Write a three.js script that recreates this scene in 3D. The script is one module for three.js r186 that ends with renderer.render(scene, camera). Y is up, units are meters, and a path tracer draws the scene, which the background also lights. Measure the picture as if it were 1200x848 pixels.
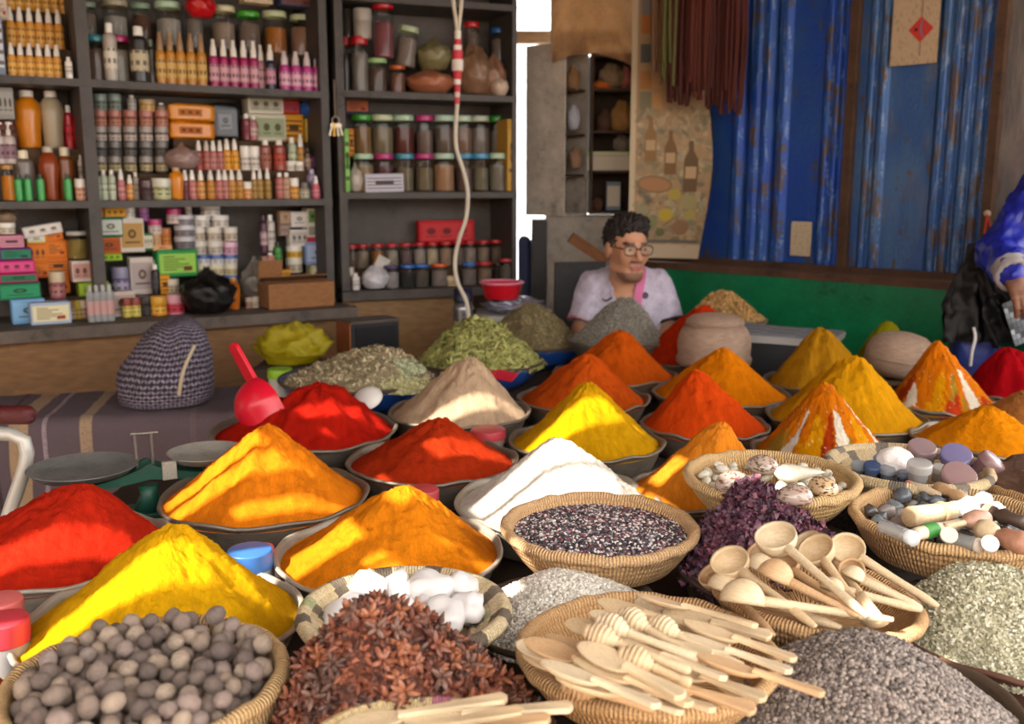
import * as THREE from 'three';
import { mergeGeometries, mergeVertices } from 'three/addons/utils/BufferGeometryUtils.js';
import { RoundedBoxGeometry } from 'three/addons/geometries/RoundedBoxGeometry.js';
import { MarchingCubes } from 'three/addons/objects/MarchingCubes.js';
import { MeshSurfaceSampler } from 'three/addons/math/MeshSurfaceSampler.js';
import { createNoise2D, createNoise3D } from 'simplex-noise';

// ---------------------------------------------------------------- camera, sky, sun, exposure
const scene = new THREE.Scene();
const FOCAL = 1150, HORIZON = 215, EYE = 1.5;                    // lens in pixels of a 1200 x 848 frame
const PITCH = Math.atan((424 - HORIZON) / FOCAL);
const camera = new THREE.PerspectiveCamera(2 * Math.atan(424 / FOCAL) * 180 / Math.PI, 1200 / 848, 0.05, 200);
camera.position.set(0, EYE, 0);
camera.rotation.x = -PITCH;
camera.focus = 1.65;
camera.userData.fStop = 4.6;
const SKY = new THREE.Color().setRGB(1.0, 0.965, 0.92);
scene.background = SKY;
scene.backgroundIntensity = 5.6;
const SUN_DIR = new THREE.Vector3(-0.6, 0.66, 0.45).normalize(); // towards the sun
const sun = new THREE.DirectionalLight(new THREE.Color().setRGB(1, 0.93, 0.80), 16);
sun.position.copy(SUN_DIR).multiplyScalar(12); sun.target.position.set(0, 0.9, -2.2);
sun.position.add(sun.target.position);
sun.castShadow = true; sun.shadow.mapSize.set(4096, 4096); sun.shadow.radius = 0.7;
Object.assign(sun.shadow.camera, { left: -5, right: 5, top: 5, bottom: -5, near: 0.5, far: 30 });
scene.add(sun, sun.target);
const renderer = new THREE.WebGLRenderer({ antialias: true });
renderer.toneMapping = THREE.LinearToneMapping;
renderer.toneMappingExposure = 1.0;
renderer.shadowMap.enabled = true;
// roof boards over the stall, with the gaps that let the sun through: [from, to across the boards, from, to along them]
const GAPS = [[-1.988, -1.936, -1.62, -0.88], [-1.908, -1.876, -1.70, -1.46], [-1.640, -1.564, -1.12, -0.76], [-1.584, -1.526, -1.95, -1.46], [-1.594, -1.538, -1.33, -1.15], [-1.514, -1.466, -1.95, -1.46], [-1.416, -1.378, -1.82, -1.60], [-1.318, -1.254, -2.50, -1.72], [-1.285, -1.222, -1.40, -1.0], [-1.212, -1.110, -1.42, -1.0], [-1.248, -1.192, -0.99, -0.85], [-1.172, -1.084, -1.85, -1.50], [-1.166, -1.112, -1.50, -1.41], [-1.044, -1.022, -1.66, -1.46], [-1.018, -0.962, -1.75, -1.37], [-1.006, -0.940, -2.55, -1.76], [-0.900, -0.815, -1.70, -1.44], [-0.942, -0.898, -1.43, -1.365], [-0.912, -0.838, -0.95, -0.79], [-0.705, -0.625, -0.76, -0.56], [-0.464, -0.418, -1.11, -1.02]];
const SLATS = [];
{
  const A0 = -5.4, A1 = 3.4, cuts = [...new Set([-4.7, 0.35, ...GAPS.flatMap(([a, b]) => [a, b])])].sort((a, b) => a - b);
  for (let i = 0; i + 1 < cuts.length; i++) {
    const q0 = cuts[i], q1 = cuts[i + 1], m = (q0 + q1) / 2, open = GAPS.filter(([a, b]) => a <= m && m <= b).map(([, , a, b]) => [a, b]).sort((x, y) => x[0] - y[0]);
    const runs = []; let at = A0; for (const [a, b] of open) { if (a > at) runs.push([at, a]); at = Math.max(at, b); } runs.push([at, A1]);
    const n = Math.max(1, Math.round((q1 - q0) / 0.14)), w = (q1 - q0) / n;
    for (let k = 0; k < n; k++) for (const [a, b] of runs) SLATS.push([q0 + w * (k + 0.5), w + 0.0015, a, b]);
  }
}

// ---------------------------------------------------------------- helpers
let seedState = 12345;
const rnd = () => { seedState = (seedState + 0x6d2b79f5) | 0; let t = Math.imul(seedState ^ (seedState >>> 15), 1 | seedState); t = (t + Math.imul(t ^ (t >>> 7), 61 | t)) ^ t; return ((t ^ (t >>> 14)) >>> 0) / 4294967296; };
const reseed = (n) => { seedState = n * 7919 + 17; };
const rr = (a, b) => a + (b - a) * rnd();
const pick = (a) => a[Math.floor(rnd() * a.length)];
reseed(1);
const noise2 = createNoise2D(rnd), noise3 = createNoise3D(rnd);
const V = (x, y, z) => new THREE.Vector3(x, y, z);
const XAX = V(1, 0, 0), YAX = V(0, 1, 0);
function rayTo(px, py) { return V((px - 600) / FOCAL, (424 - py) / FOCAL, -1).applyAxisAngle(XAX, -PITCH); }
function onY(px, py, y) { const v = rayTo(px, py); return v.multiplyScalar((y - EYE) / v.y).add(camera.position); }
function atZ(px, py, z) { const v = rayTo(px, py); return v.multiplyScalar(z / v.z).add(camera.position); }
// a round rim at height y, found from its widest columns and its front edge
function rimAt(xl, xr, yf, y) {
  const k = (xr - xl) / 2 / FOCAL, f = onY((xl + xr) / 2, yf, y), cp = Math.cos(PITCH), sp = Math.sin(PITCH);
  const depth = (p) => -p.z * cp + (EYE - p.y) * sp;
  const R = k * depth(f) / (1 - k * cp);
  const c = V(0, y, f.z - R); c.x = ((xl + xr) / 2 - 600) / FOCAL * depth(c);
  return { c, R };
}
const taken = {};
const numbered = (n) => { taken[n] = (taken[n] ?? -1) + 1; return taken[n] ? n + '_' + String(taken[n]).padStart(3, '0') : n; };
function tag(o, label, category, group, kind) {
  if (label) o.userData.label = label;
  if (category) o.userData.category = category;
  if (group) o.userData.group = group;
  if (kind) o.userData.kind = kind;
  return o;
}
function thing(name, label, category, pos = [0, 0, 0], turn = 0, group, kind) {
  const o = new THREE.Group(); o.name = numbered(name); scene.add(o);
  if (pos.isVector3) o.position.copy(pos); else o.position.set(...pos);
  o.rotation.y = turn;
  return tag(o, label, category, group, kind);
}
function part(name, geo, mat, parent) {
  const m = new THREE.Mesh(geo, mat); m.name = name; m.castShadow = m.receiveShadow = true; parent.add(m); return m;
}
function one(name, geo, mat, label, category, group, kind) {
  const m = new THREE.Mesh(geo, mat); m.name = numbered(name); m.castShadow = m.receiveShadow = true; scene.add(m);
  return tag(m, label, category, group, kind);
}
function struct(name, geo, mat, parent) {
  const m = new THREE.Mesh(geo, mat); m.castShadow = m.receiveShadow = true;
  if (parent) { m.name = name; parent.add(m); } else { m.name = numbered(name); scene.add(m); m.userData.kind = 'structure'; }
  return m;
}
function copyOf(o, label, group) {
  const c = o.clone(); c.name = numbered(o.name.replace(/_\d{3}$/, '')); scene.add(c);
  c.userData = { ...o.userData }; if (label) c.userData.label = label; if (group) c.userData.group = group;
  return c;
}
// geometries
const geoCache = new Map();
const cached = (key, make) => { if (!geoCache.has(key)) geoCache.set(key, make()); return geoCache.get(key); };
function box(w, h, d, x = 0, y = 0, z = 0, r = 0) {
  const g = r ? new RoundedBoxGeometry(w, h, d, 1, Math.min(r, w / 2.1, h / 2.1, d / 2.1)) : new THREE.BoxGeometry(w, h, d);
  return g.translate(x, y, z);
}
const bb = (w, h, d, r = 0.003) => cached(`b${w.toFixed(3)},${h.toFixed(3)},${d.toFixed(3)},${r}`, () => box(w, h, d, 0, h / 2, 0, r));
function lathe(pts, seg = 32) { return new THREE.LatheGeometry(pts.map(([x, y]) => new THREE.Vector2(Math.max(x, 1e-5), y)), seg); }
function tube(pts, r, seg = 24, rad = 8, closed = false) { return new THREE.TubeGeometry(new THREE.CatmullRomCurve3(pts.map((p) => p.isVector3 ? p : V(...p)), closed), seg, r, rad, closed); }
function bar(a, b, r0, r1 = r0, seg = 8) {
  const d = b.clone().sub(a), g = new THREE.CylinderGeometry(r1, r0, d.length(), seg);
  return g.applyQuaternion(new THREE.Quaternion().setFromUnitVectors(YAX, d.clone().normalize())).translate((a.x + b.x) / 2, (a.y + b.y) / 2, (a.z + b.z) / 2);
}
const merge = (list) => mergeGeometries(list.map((g) => g.index ? g.toNonIndexed() : g), false);
function planarUV(g, s = 1, ax = 'x', ay = 'z') {
  const p = g.attributes.position, n = p.count, uv = new Float32Array(n * 2), get = { x: 'getX', y: 'getY', z: 'getZ' };
  for (let i = 0; i < n; i++) { uv[2 * i] = p[get[ax]](i) * s; uv[2 * i + 1] = p[get[ay]](i) * s; }
  g.setAttribute('uv', new THREE.BufferAttribute(uv, 2)); return g;
}
function boxUV(g, s = 1) {
  g = g.index ? g.toNonIndexed() : g; const p = g.attributes.position, n = p.count, uv = new Float32Array(n * 2), a = V(), b = V(), c = V();
  for (let i = 0; i < n; i += 3) {
    a.fromBufferAttribute(p, i); b.fromBufferAttribute(p, i + 1); c.fromBufferAttribute(p, i + 2);
    const nn = b.clone().sub(a).cross(c.clone().sub(a)), ax = Math.abs(nn.x), ay = Math.abs(nn.y), az = Math.abs(nn.z);
    [a, b, c].forEach((q, k) => { const [u, v] = ax > ay && ax > az ? [q.z, q.y] : ay > az ? [q.x, q.z] : [q.x, q.y]; uv[2 * (i + k)] = u * s; uv[2 * (i + k) + 1] = v * s; });
  }
  g.setAttribute('uv', new THREE.BufferAttribute(uv, 2)); return g;
}
// textures
function dataTex(size, fn, srgb = false) {
  const d = new Uint8Array(size * size * 4);
  for (let y = 0; y < size; y++) for (let x = 0; x < size; x++) { const c = fn(x / size, y / size, x, y), i = (y * size + x) * 4; d[i] = c[0]; d[i + 1] = c[1]; d[i + 2] = c[2]; d[i + 3] = 255; }
  const t = new THREE.DataTexture(d, size, size); t.wrapS = t.wrapT = THREE.RepeatWrapping; t.magFilter = THREE.LinearFilter; t.minFilter = THREE.LinearMipmapLinearFilter; t.generateMipmaps = true;
  if (srgb) t.colorSpace = THREE.SRGBColorSpace; t.needsUpdate = true; return t;
}
function canvasTex(w, h, draw, srgb = true) {
  const c = document.createElement('canvas'); c.width = w; c.height = h; draw(c.getContext('2d'), w, h);
  const t = new THREE.CanvasTexture(c); t.wrapS = t.wrapT = THREE.RepeatWrapping; if (srgb) t.colorSpace = THREE.SRGBColorSpace; return t;
}
// seamless noise: sampled on a torus by blending four shifted copies
function tileNoise(u, v, f, z = 0) {
  const s = (x, y) => noise3(x * f, y * f, z);
  return (s(u, v) * (1 - u) * (1 - v) + s(u - 1, v) * u * (1 - v) + s(u, v - 1) * (1 - u) * v + s(u - 1, v - 1) * u * v);
}
const clamp = (x, a = 0, b = 1) => Math.min(b, Math.max(a, x));
const smooth = (a, b, x) => { const t = clamp((x - a) / (b - a)); return t * t * (3 - 2 * t); };
const mix = (a, b, t) => a + (b - a) * t;
const grainTex = dataTex(512, (u, v) => { const k = 128 + 70 * (rnd() - 0.5) + 60 * tileNoise(u, v, 40) + 30 * tileNoise(u, v, 90, 5); return [k, k, k]; });
const mottleTex = dataTex(256, (u, v) => { const k = 226 + 20 * tileNoise(u, v, 6) + 14 * tileNoise(u, v, 22, 3) + 26 * (rnd() - 0.5); return [k, k, k].map((x) => clamp(x, 0, 255)); }, true);
const wornTex = dataTex(512, (u, v) => { const n = tileNoise(u, v, 5) * 0.5 + tileNoise(u, v, 17, 2) * 0.35 + tileNoise(u, v, 60, 4) * 0.3, k = 214 + 42 * n - 26 * smooth(-0.25, -0.6, n); return [k, k * 0.985, k * 0.965].map((x) => clamp(x, 0, 255)); }, true);
const woodTex = dataTex(512, (u, v) => { const g = tileNoise(u * 0.3, v, 34, 7) * 0.6 + tileNoise(u * 0.15, v, 90, 1) * 0.5, k = 215 + 30 * g + 10 * (rnd() - 0.5); return [k, k * 0.96, k * 0.9].map((x) => clamp(x, 0, 255)); }, true);
// straw: fine wrap stitches across the coil (u runs along the coil)
const strawTex = dataTex(256, (u, v) => { const w = Math.abs(Math.sin(u * Math.PI * 24 + 1.2 * tileNoise(u, v, 6))), k = 188 + 55 * w + 34 * tileNoise(u, v, 18, 9); return [k, k * 0.95, k * 0.86].map((x) => clamp(x, 0, 255)); }, true);
const strawBump = dataTex(256, (u, v) => { const w = Math.abs(Math.sin(u * Math.PI * 24)), k = 60 + 180 * w; return [k, k, k]; });
const rep = (t, x, y) => { const c = t.clone(); c.repeat.set(x, y); c.needsUpdate = true; return c; };
// materials
const matCache = new Map();
function mat(color, rough = 0.7, opt = {}) {
  const key = JSON.stringify([color, rough, Object.keys(opt).map((k) => [k, opt[k]?.uuid ?? opt[k]])]);
  if (!matCache.has(key)) matCache.set(key, new THREE.MeshPhysicalMaterial({ color: new THREE.Color(color), roughness: rough, side: THREE.DoubleSide, ...opt }));
  return matCache.get(key);
}
const grain8 = rep(grainTex, 7, 7), mottle3 = rep(mottleTex, 3, 3);
const powder = (c) => mat(c, 1, { bumpMap: grain8, bumpScale: 0.0022, map: mottle3, specularIntensity: 0.12 });
const worn = (c, r = 0.6, o = {}) => mat(c, r, { map: wornTex, ...o });
const wood = (c, r = 0.6, o = {}) => mat(c, r, { map: woodTex, ...o });
const straw = (c) => mat(c, 0.85, { map: strawTex, bumpMap: strawBump, bumpScale: 0.002 });
const clear = mat('#f3f4f2', 0.06, { transmission: 1, thickness: 0, ior: 1.3 });

// ---------------------------------------------------------------- the place: ground, walls, roof
const ROOF = 2.75;
struct('floor', boxUV(box(16, 0.1, 16, 0, -0.05, -3), 0.5), worn('#b59a7c', 0.95));
// a vertical plane with its own axes: u along it, v up, w towards the viewer
function frameAt(pxa, da, pxb, db) {
  const a = V((pxa - 600) / FOCAL * da, 0, -da), b = V((pxb - 600) / FOCAL * db, 0, -db), U = b.clone().sub(a).normalize();
  const turn = Math.atan2(-U.z, U.x), W = V(Math.sin(turn), 0, Math.cos(turn));
  return {
    o: a, U, W, turn,
    hit(px, py, w = 0) { const d = rayTo(px, py), o = camera.position.clone().sub(a); const t = (w - o.dot(W)) / d.dot(W), p = d.multiplyScalar(t).add(o); return { u: p.dot(U), v: p.y, t }; },
    at(u, v, w = 0) { return a.clone().addScaledVector(U, u).addScaledVector(W, w).setY(v); },
    scale(px, py, w = 0) { return this.hit(px, py, w).t / FOCAL; },                 // metres per pixel there
  };
}
const FL = frameAt(0, 3.7, 385, 4.4), FR = frameAt(396, 4.42, 608, 4.75), FB = frameAt(835, 4.75, 1110, 3.95);
const inFrame = (o, F, u, v, w) => { o.position.copy(F.at(u, v, w)); o.rotation.y = F.turn; return o; };

const plaster = worn('#8d7458', 0.95);
{ // walls behind the shelves and beyond, all thick
  const wl = struct('wall_left', boxUV(box(5.2, 3.1, 0.12, 0, 1.55, 0), 0.6), plaster); inFrame(wl, FL, -1.0, 0, -0.42);
  const u = FR.hit(608, 200).u;
  const wr = struct('wall_back', boxUV(box(1.3, 3.1, 0.1, 0, 1.55, 0), 0.6), plaster); inFrame(wr, FR, u - 0.66, 0, -0.40);
}
inFrameless();
function inFrameless() { const w = struct('wall_front', boxUV(box(16, 2.3, 0.2, 0, 1.15, 6), 0.5), worn('#b08a62', 0.95)); struct('wall_side', boxUV(box(0.2, 2.7, 3.2, -4.6, 1.35, -0.4), 0.5), worn('#b08a62', 0.95)); return w; }
{ // roof: closed sheet over the back and the right, reed slats over the stall
  const roof = struct('ceiling', boxUV(box(11, 0.05, 4.2, 0.5, 0, 0), 0.5), worn('#7c6a55', 0.95)); roof.position.set(0, ROOF + 0.12, -5.25);
  roof.userData.kind = 'structure';
  const D = V(0.906, 0, -0.42).normalize(), Q = V(-D.z, 0, D.x), slatMat = wood('#8a6a45', 0.9);
  const yaw = Math.atan2(-D.z, D.x);
  const deck = new THREE.Group(); deck.name = 'trim_1'; deck.userData.kind = 'structure'; scene.add(deck);
  // [centre across the slats, width, from, to along them]
  for (const [q, w, a, b] of SLATS) {
    const s = struct('slat', cached('slat' + w + ',' + a + ',' + b, () => boxUV(box(b - a, 0.025, w), 1)), slatMat, deck);
    const m = (a + b) / 2; s.position.set(D.x * m + Q.x * q, ROOF, D.z * m + Q.z * q); s.rotation.y = yaw;
  }
  for (const a of [-4.6, -1.6, 1.0, 2.6]) { // carrying beams
    const s = struct('beam', cached('roofbeam', () => boxUV(box(0.05, 0.05, 7.2), 1)), slatMat, deck);
    s.position.set(D.x * a - Q.x * 1.0, ROOF + 0.05, D.z * a - Q.z * 1.0); s.rotation.y = yaw;
  }
}

// ---------------------------------------------------------------- blue corrugated doors over a green board
{
  const hit = (px) => FB.hit(px, 150).u, v0 = FB.hit(835, 303).v, top = 2.86;
  // height of the sheet over u: flat pans with raised ribs
  const ribs = [[862, 869], [880, 889], [894, 901], [912, 921], [966, 972], [977, 983], [1016, 1022], [1029, 1036], [1098, 1106], [1112, 1120], [1128, 1137], [1143, 1152], [1157, 1163]].map(([a, b]) => [hit(a), hit(b)]);
  const rise = (u) => { let h = 0; for (const [a, b] of ribs) { const e = (b - a) * 0.55; h = Math.max(h, Math.min(smooth(a - e, a + e * 0.4, u), 1 - smooth(b - e * 0.4, b + e, u))); } return h * 0.02; };
  const u0 = hit(820), uF = hit(999), u1 = hit(1168), u2 = hit(1290);
  const blueTex = (base, lo, seed) => { reseed(seed); return (a, b) => dataTex(1024, (u, v) => {
    const uu = a + (b - a) * u, h = rise(uu) / 0.02, n = tileNoise(u, v, 9, seed) * 0.6 + tileNoise(u, v, 31, seed + 1) * 0.4, m = noise2(u * 2.2 + seed, v * 3.1) * 0.65 + noise2(u * 7, v * 9 + seed) * 0.35;
    const streak = noise2(uu * 42, v * 9 + seed), fine = tileNoise(u, v, 80, 2);
    let c = base.map((x, i) => mix(x, lo[i], smooth(-0.5, 0.8, m)));
    const edge = h > 0.12 && h < 0.9 ? 1 : h >= 0.9 ? 0.8 : 0.03;
    const scuff = edge * smooth(0.25, 0.8, streak + 0.55 * fine) * 0.55; c = c.map((x, i) => mix(x, [176, 178, 192][i], scuff * 0.9));
    const rust = smooth(0.26, 0.58, n + 0.24 * (h > 0.3) + 0.25 * fine) * 0.8; c = c.map((x, i) => mix(x, [92, 62, 44][i], rust));
    const dust = smooth(0.35, 0.8, noise2(u * 3 + 7, v * 5 + seed)) * (h < 0.1 ? 0.4 : 0); c = c.map((x, i) => mix(x, [118, 100, 104][i], dust * (0.7 + 0.3 * fine)));
    const g = 1 + 0.05 * fine; return c.map((x) => clamp(x * g, 0, 255));
  }, true); };
  const sheet = (name, a, b, tex, label) => {
    const n = 260, g = new THREE.PlaneGeometry(b - a, top - v0, n, 1), p = g.attributes.position;
    for (let i = 0; i < p.count; i++) p.setZ(i, rise(p.getX(i) + (a + b) / 2));
    g.computeVertexNormals();
    const d = struct(name, g, new THREE.MeshPhysicalMaterial({ map: tex(a, b), roughness: 0.42, metalness: 0.25, side: THREE.DoubleSide, bumpMap: grainTex, bumpScale: 0.004 }));
    inFrame(d, FB, (a + b) / 2, (top + v0) / 2, 0); d.userData.label = label; return d;
  };
  sheet('door_1', u0 - 0.12, uF, blueTex([16, 66, 160], [34, 80, 152], 11), 'deep blue corrugated metal door leaf with rust and scuffs');
  sheet('door_2', uF, u1, blueTex([44, 84, 142], [68, 102, 144], 23), 'faded grey-blue corrugated metal door leaf with dents');
  sheet('door_3', u1, u2, blueTex([92, 86, 84], [120, 110, 100], 37), 'weathered grey metal door leaf beside the blue doors');
  const rust = worn('#5a3f2c', 0.85);
  const bars = (name, geo, u, v, w) => inFrame(struct(name, geo, rust), FB, u, v, w);
  bars('trim_2', boxUV(box(0.035, top - v0, 0.05), 1), uF, (top + v0) / 2, 0.015);
  bars('trim_3', boxUV(box(0.035, top - v0, 0.05), 1), u1, (top + v0) / 2, 0.015);
  bars('trim_4', boxUV(box(u2 - u0 + 0.35, 0.035, 0.06), 1), (u2 + u0) / 2 - 0.17, v0 - 0.012, 0.02);
  // wall behind the sheets keeps the light out
  inFrame(struct('wall_right', boxUV(box(u2 - u0 + 0.3, 3.1, 0.06), 0.6), plaster), FB, (u2 + u0) / 2 + 0.13, 1.55, -0.06);
  // green sheet-metal board below, with a pressed lip
  const green = mat('#12905f', 0.35, { map: wornTex, bumpMap: grainTex, bumpScale: 0.002 });
  const pr = [[0, 0.0], [0, 0.98 - 0.0], [0, v0 - 0.16], [0.018, v0 - 0.135], [0.018, v0 - 0.115], [0, v0 - 0.10], [0, v0 - 0.07], [0.028, v0 - 0.055], [0.028, v0 - 0.035]];
  const sh = new THREE.Shape(); sh.moveTo(-0.03, 0); for (const [z, y] of pr.filter(([, y], i) => i !== 1)) sh.lineTo(z, y); sh.lineTo(-0.03, v0 - 0.035); sh.closePath();
  const gl = u2 - hit(768), gg = new THREE.ExtrudeGeometry(sh, { depth: gl, bevelEnabled: false, curveSegments: 4 }); gg.rotateY(-Math.PI / 2).translate(gl / 2, 0, 0); gg.rotateY(Math.PI).translate(0, 0, 0);
  const gw = struct('wall_green', boxUV(gg, 0.8), green); inFrame(gw, FB, u2 - gl / 2, 0, 0.10); gw.rotation.y = FB.turn; gw.userData.label = 'glossy green metal board under the blue doors';
  const led = struct('trim_5', boxUV(box(gl, 0.03, 0.16), 1), worn('#6d4c3a', 0.9)); inFrame(led, FB, u2 - gl / 2, v0 - 0.036, 0.06);
  // paper notices on the doors
  const paper = (px0, px1, py0, py1, label, draw, name) => {
    const a = FB.hit(px0, py1, 0.022), b = FB.hit(px1, py0, 0.022), w = b.u - a.u, h = b.v - a.v;
    const t = canvasTex(256, Math.round(256 * h / w), draw), o = one(name, boxUV(box(w, h, 0.002)), mat('#ffffff', 0.85, { map: t }), label, 'notice');
    const g = o.geometry, p = g.attributes.position, uv = g.attributes.uv; for (let i = 0; i < p.count; i++) uv.setXY(i, p.getX(i) / w + 0.5, p.getY(i) / h + 0.5);
    inFrame(o, FB, (a.u + b.u) / 2, (a.v + b.v) / 2, 0.024);
  };
  const stain = (c, w, h, n, col) => { for (let i = 0; i < n; i++) { c.fillStyle = col(rnd()); c.fillRect(rnd() * w, rnd() * h, rr(1, 9), rr(2, 26)); } };
  paper(1043, 1104, -10, 78, 'worn wooden board with a red diamond sticker on the grey-blue door', (c, w, h) => {
    c.fillStyle = '#b9a284'; c.fillRect(0, 0, w, h); stain(c, w, h, 220, (r) => `rgba(${110 + 60 * r},${90 + 50 * r},${60 + 40 * r},.35)`);
    c.save(); c.translate(w * 0.62, h * 0.5); c.rotate(Math.PI / 4); c.fillStyle = '#c1352b'; c.fillRect(-48, -48, 96, 96); c.restore();
    c.strokeStyle = '#6b6f8f'; c.lineWidth = 9; c.beginPath(); c.moveTo(w * 0.66, h * 0.36); c.quadraticCurveTo(w * 0.58, h * 0.5, w * 0.68, h * 0.62); c.stroke();
    c.fillStyle = '#3a2320'; c.beginPath(); c.arc(w * 0.52, h * 0.5, 10, 0, 7); c.fill(); c.fillRect(w * 0.62, 0, 4, h * 0.3); c.fillRect(w * 0.62, h * 0.68, 4, h * 0.2);
  }, 'wooden_board');
  paper(926, 952, 260, 299, 'small stained cream paper notice on the deep blue door', (c, w, h) => { c.fillStyle = '#c3b296'; c.fillRect(0, 0, w, h); stain(c, w, h, 160, (r) => `rgba(${90 + 50 * r},${50 + 50 * r},${40 + 30 * r},.4)`); }, 'paper_notice');
}

// ---------------------------------------------------------------- stall table
const TABLE = 0.79;
{
  const t = thing('stall_table', 'long low stall table of dark boards carrying the spice pans', 'table', [0, 0, 0]);
  const sh = new THREE.Shape(); [[-1.05, 0.78], [1.70, 0.78], [1.70, 3.1], [1.1, 4.05], [-0.66, 4.05], [-0.66, 3.0], [-0.80, 2.75], [-0.86, 2.42], [-0.93, 2.3], [-0.93, 1.95], [-1.05, 1.86]].forEach(([x, y], i) => i ? sh.lineTo(x, y) : sh.moveTo(x, y)); sh.closePath();
  const g = new THREE.ExtrudeGeometry(sh, { depth: 0.04, bevelEnabled: false }).rotateX(-Math.PI / 2).translate(0, TABLE - 0.04, 0);
  part('table_top', boxUV(g, 1), worn('#3d3029', 0.9), t);
  for (const [x, z] of [[-0.95, -0.9], [1.62, -0.9], [1.6, -3.0], [-0.85, -2.2], [0.9, -3.9], [-0.35, -3.9]]) part('leg', cached('tleg', () => boxUV(box(0.07, TABLE - 0.04, 0.07, 0, (TABLE - 0.04) / 2, 0), 1)), wood('#4d3827', 0.9), t).position.set(x, 0, z);
}
// ---------------------------------------------------------------- pans, bowls and powder heaps
function panGeo(R, h, flare = 0.82, t = 0.004, wob = 0.006, seed = 0) {
  const rb = R * flare, pts = [[0, 0], [rb - 0.012, 0], [rb, 0.006], [mix(rb, R, 0.5), h * 0.5], [R - 0.003, h - 0.006], [R + 0.004, h - 0.004], [R + 0.006, h], [R + 0.003, h + 0.004], [R - 0.003, h + 0.002], [R - 0.006, h - 0.006], [mix(rb, R, 0.5) - t, h * 0.5], [rb - t, 0.010], [0, 0.008]];
  const g = lathe(pts, 64), p = g.attributes.position;
  for (let i = 0; i < p.count; i++) { const x = p.getX(i), y = p.getY(i), z = p.getZ(i), a = Math.atan2(z, x), k = y / h, n = noise2(Math.cos(a) * 1.6 + seed, Math.sin(a) * 1.6 - seed); p.setY(i, y + k * wob * n); p.setX(i, x * (1 + 0.012 * k * n)); p.setZ(i, z * (1 + 0.012 * k * noise2(Math.sin(a) * 1.4 + seed, 3))); }
  g.computeVertexNormals(); return g;
}
function heapGeo(R, H, off, seed, o = {}) {
  const { p: pw = 1.12, tip = 0.10, lump = 0.03, fine = 0.0016, rings = 64, seg = 128, facet = 0.05, crust = 0 } = o;
  const pos = [], uv = [], idx = [], e = tip;
  const L = Math.sqrt(1 + e * e) - e;
  for (let i = 0; i <= rings; i++) {
    const r = Math.pow(i / rings, 1.15);
    for (let j = 0; j <= seg; j++) {
      const a = (j % seg) / seg * Math.PI * 2, ca = Math.cos(a), sa = Math.sin(a);
      const wob = 1 + 0.03 * noise2(ca * 1.3 + seed, sa * 1.3);
      let x = mix(off[0], R * ca * (r > 0.98 ? 1 : wob), r), z = mix(off[1], R * sa * (r > 0.98 ? 1 : wob), r);
      const s = (Math.sqrt(r * r + e * e) - e) / L; let h = Math.pow(1 - s, pw);
      const env = r * (1 - r) * 4;
      h += env * facet * noise2(ca * 1.1 + seed * 3.1, sa * 1.1 + r * 0.5) + env * lump * noise2(x * 14 + seed, z * 14) ;
      h += (1 - r * r) * 0.022 * noise2(x * 40 + seed, z * 40);
      let y = H * h + fine * (noise2(x * 120, z * 120 + seed) + 0.7 * noise2(x * 260 + seed, z * 260)) * (1 - Math.pow(r, 12));
      if (crust) y += crust * Math.max(0, noise2(x * 30 + seed * 2, z * 30)) * (1 - r);
      pos.push(x, y, z); uv.push(x * 2.4 + seed, z * 2.4 + y * 1.2);
    }
  }
  const n = seg + 1;
  for (let i = 0; i < rings; i++) for (let j = 0; j < seg; j++) { const a = i * n + j, b = a + 1, c = a + n, d = c + 1; idx.push(a, b, c, b, d, c); }
  const g = new THREE.BufferGeometry(); g.setAttribute('position', new THREE.Float32BufferAttribute(pos, 3)); g.setAttribute('uv', new THREE.Float32BufferAttribute(uv, 2)); g.setIndex(idx); g.computeVertexNormals(); return g;
}
const tinMat = mat('#9a8f82', 0.5, { metalness: 0.55, map: wornTex }), tinDark = mat('#6b5c4e', 0.6, { metalness: 0.4, map: wornTex }), tinPale = mat('#c4bdb0', 0.45, { metalness: 0.3, map: wornTex });
const blueEnamel = mat('#2a5fbe', 0.3, { map: wornTex }), blueInner = mat('#5b4a38', 0.6, { map: wornTex });
const HEAP = {};
// each pan drawn in a little and nudged until neighbours clear one another: [size, x, z]
const ROOM = { A: [0.917, -0.015, -0.007], B: [0.880, -0.011, 0.027], C: [0.908, -0.012, 0.002], D: [0.927, -0.024, 0.012], E: [0.880, -0.024, -0.026], F: [0.880, -0.005, 0.009], G: [0.880, -0.028, 0.014], H: [0.880, -0.002, 0.043], I: [0.880, -0.002, 0.022], J: [0.893, -0.010, 0.005], K: [0.880, -0.023, 0.028], L: [0.880, 0.010, -0.010], M: [0.880, -0.023, -0.027], N: [0.940, 0.011, -0.006], O: [0.880, -0.030, 0.003], U: [0.880, 0.010, -0.030], R: [0.880, -0.000, 0.043], S: [0.880, 0.030, 0.000], T: [1.000, 0.000, 0.000], AA: [0.954, -0.013, 0.011], Z: [0.880, -0.007, 0.030], Y: [0.880, -0.026, -0.022], X: [0.880, -0.030, -0.004], W: [0.900, 0.010, -0.022], V: [1.050, -0.050, 0.000], CC: [1.000, 0.000, 0.000], P: [0.921, -0.001, 0.015], Q: [0.880, -0.008, -0.041], X0: [0.941, -0.006, 0.008], HI: [1.000, 0.000, 0.000], BS: [1.000, 0.000, 0.000], WS: [0.973, 0.003, -0.002], DP: [0.941, -0.010, 0.007], TH: [0.940, 0.010, -0.007], SA: [0.983, -0.002, 0.003] };
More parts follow.
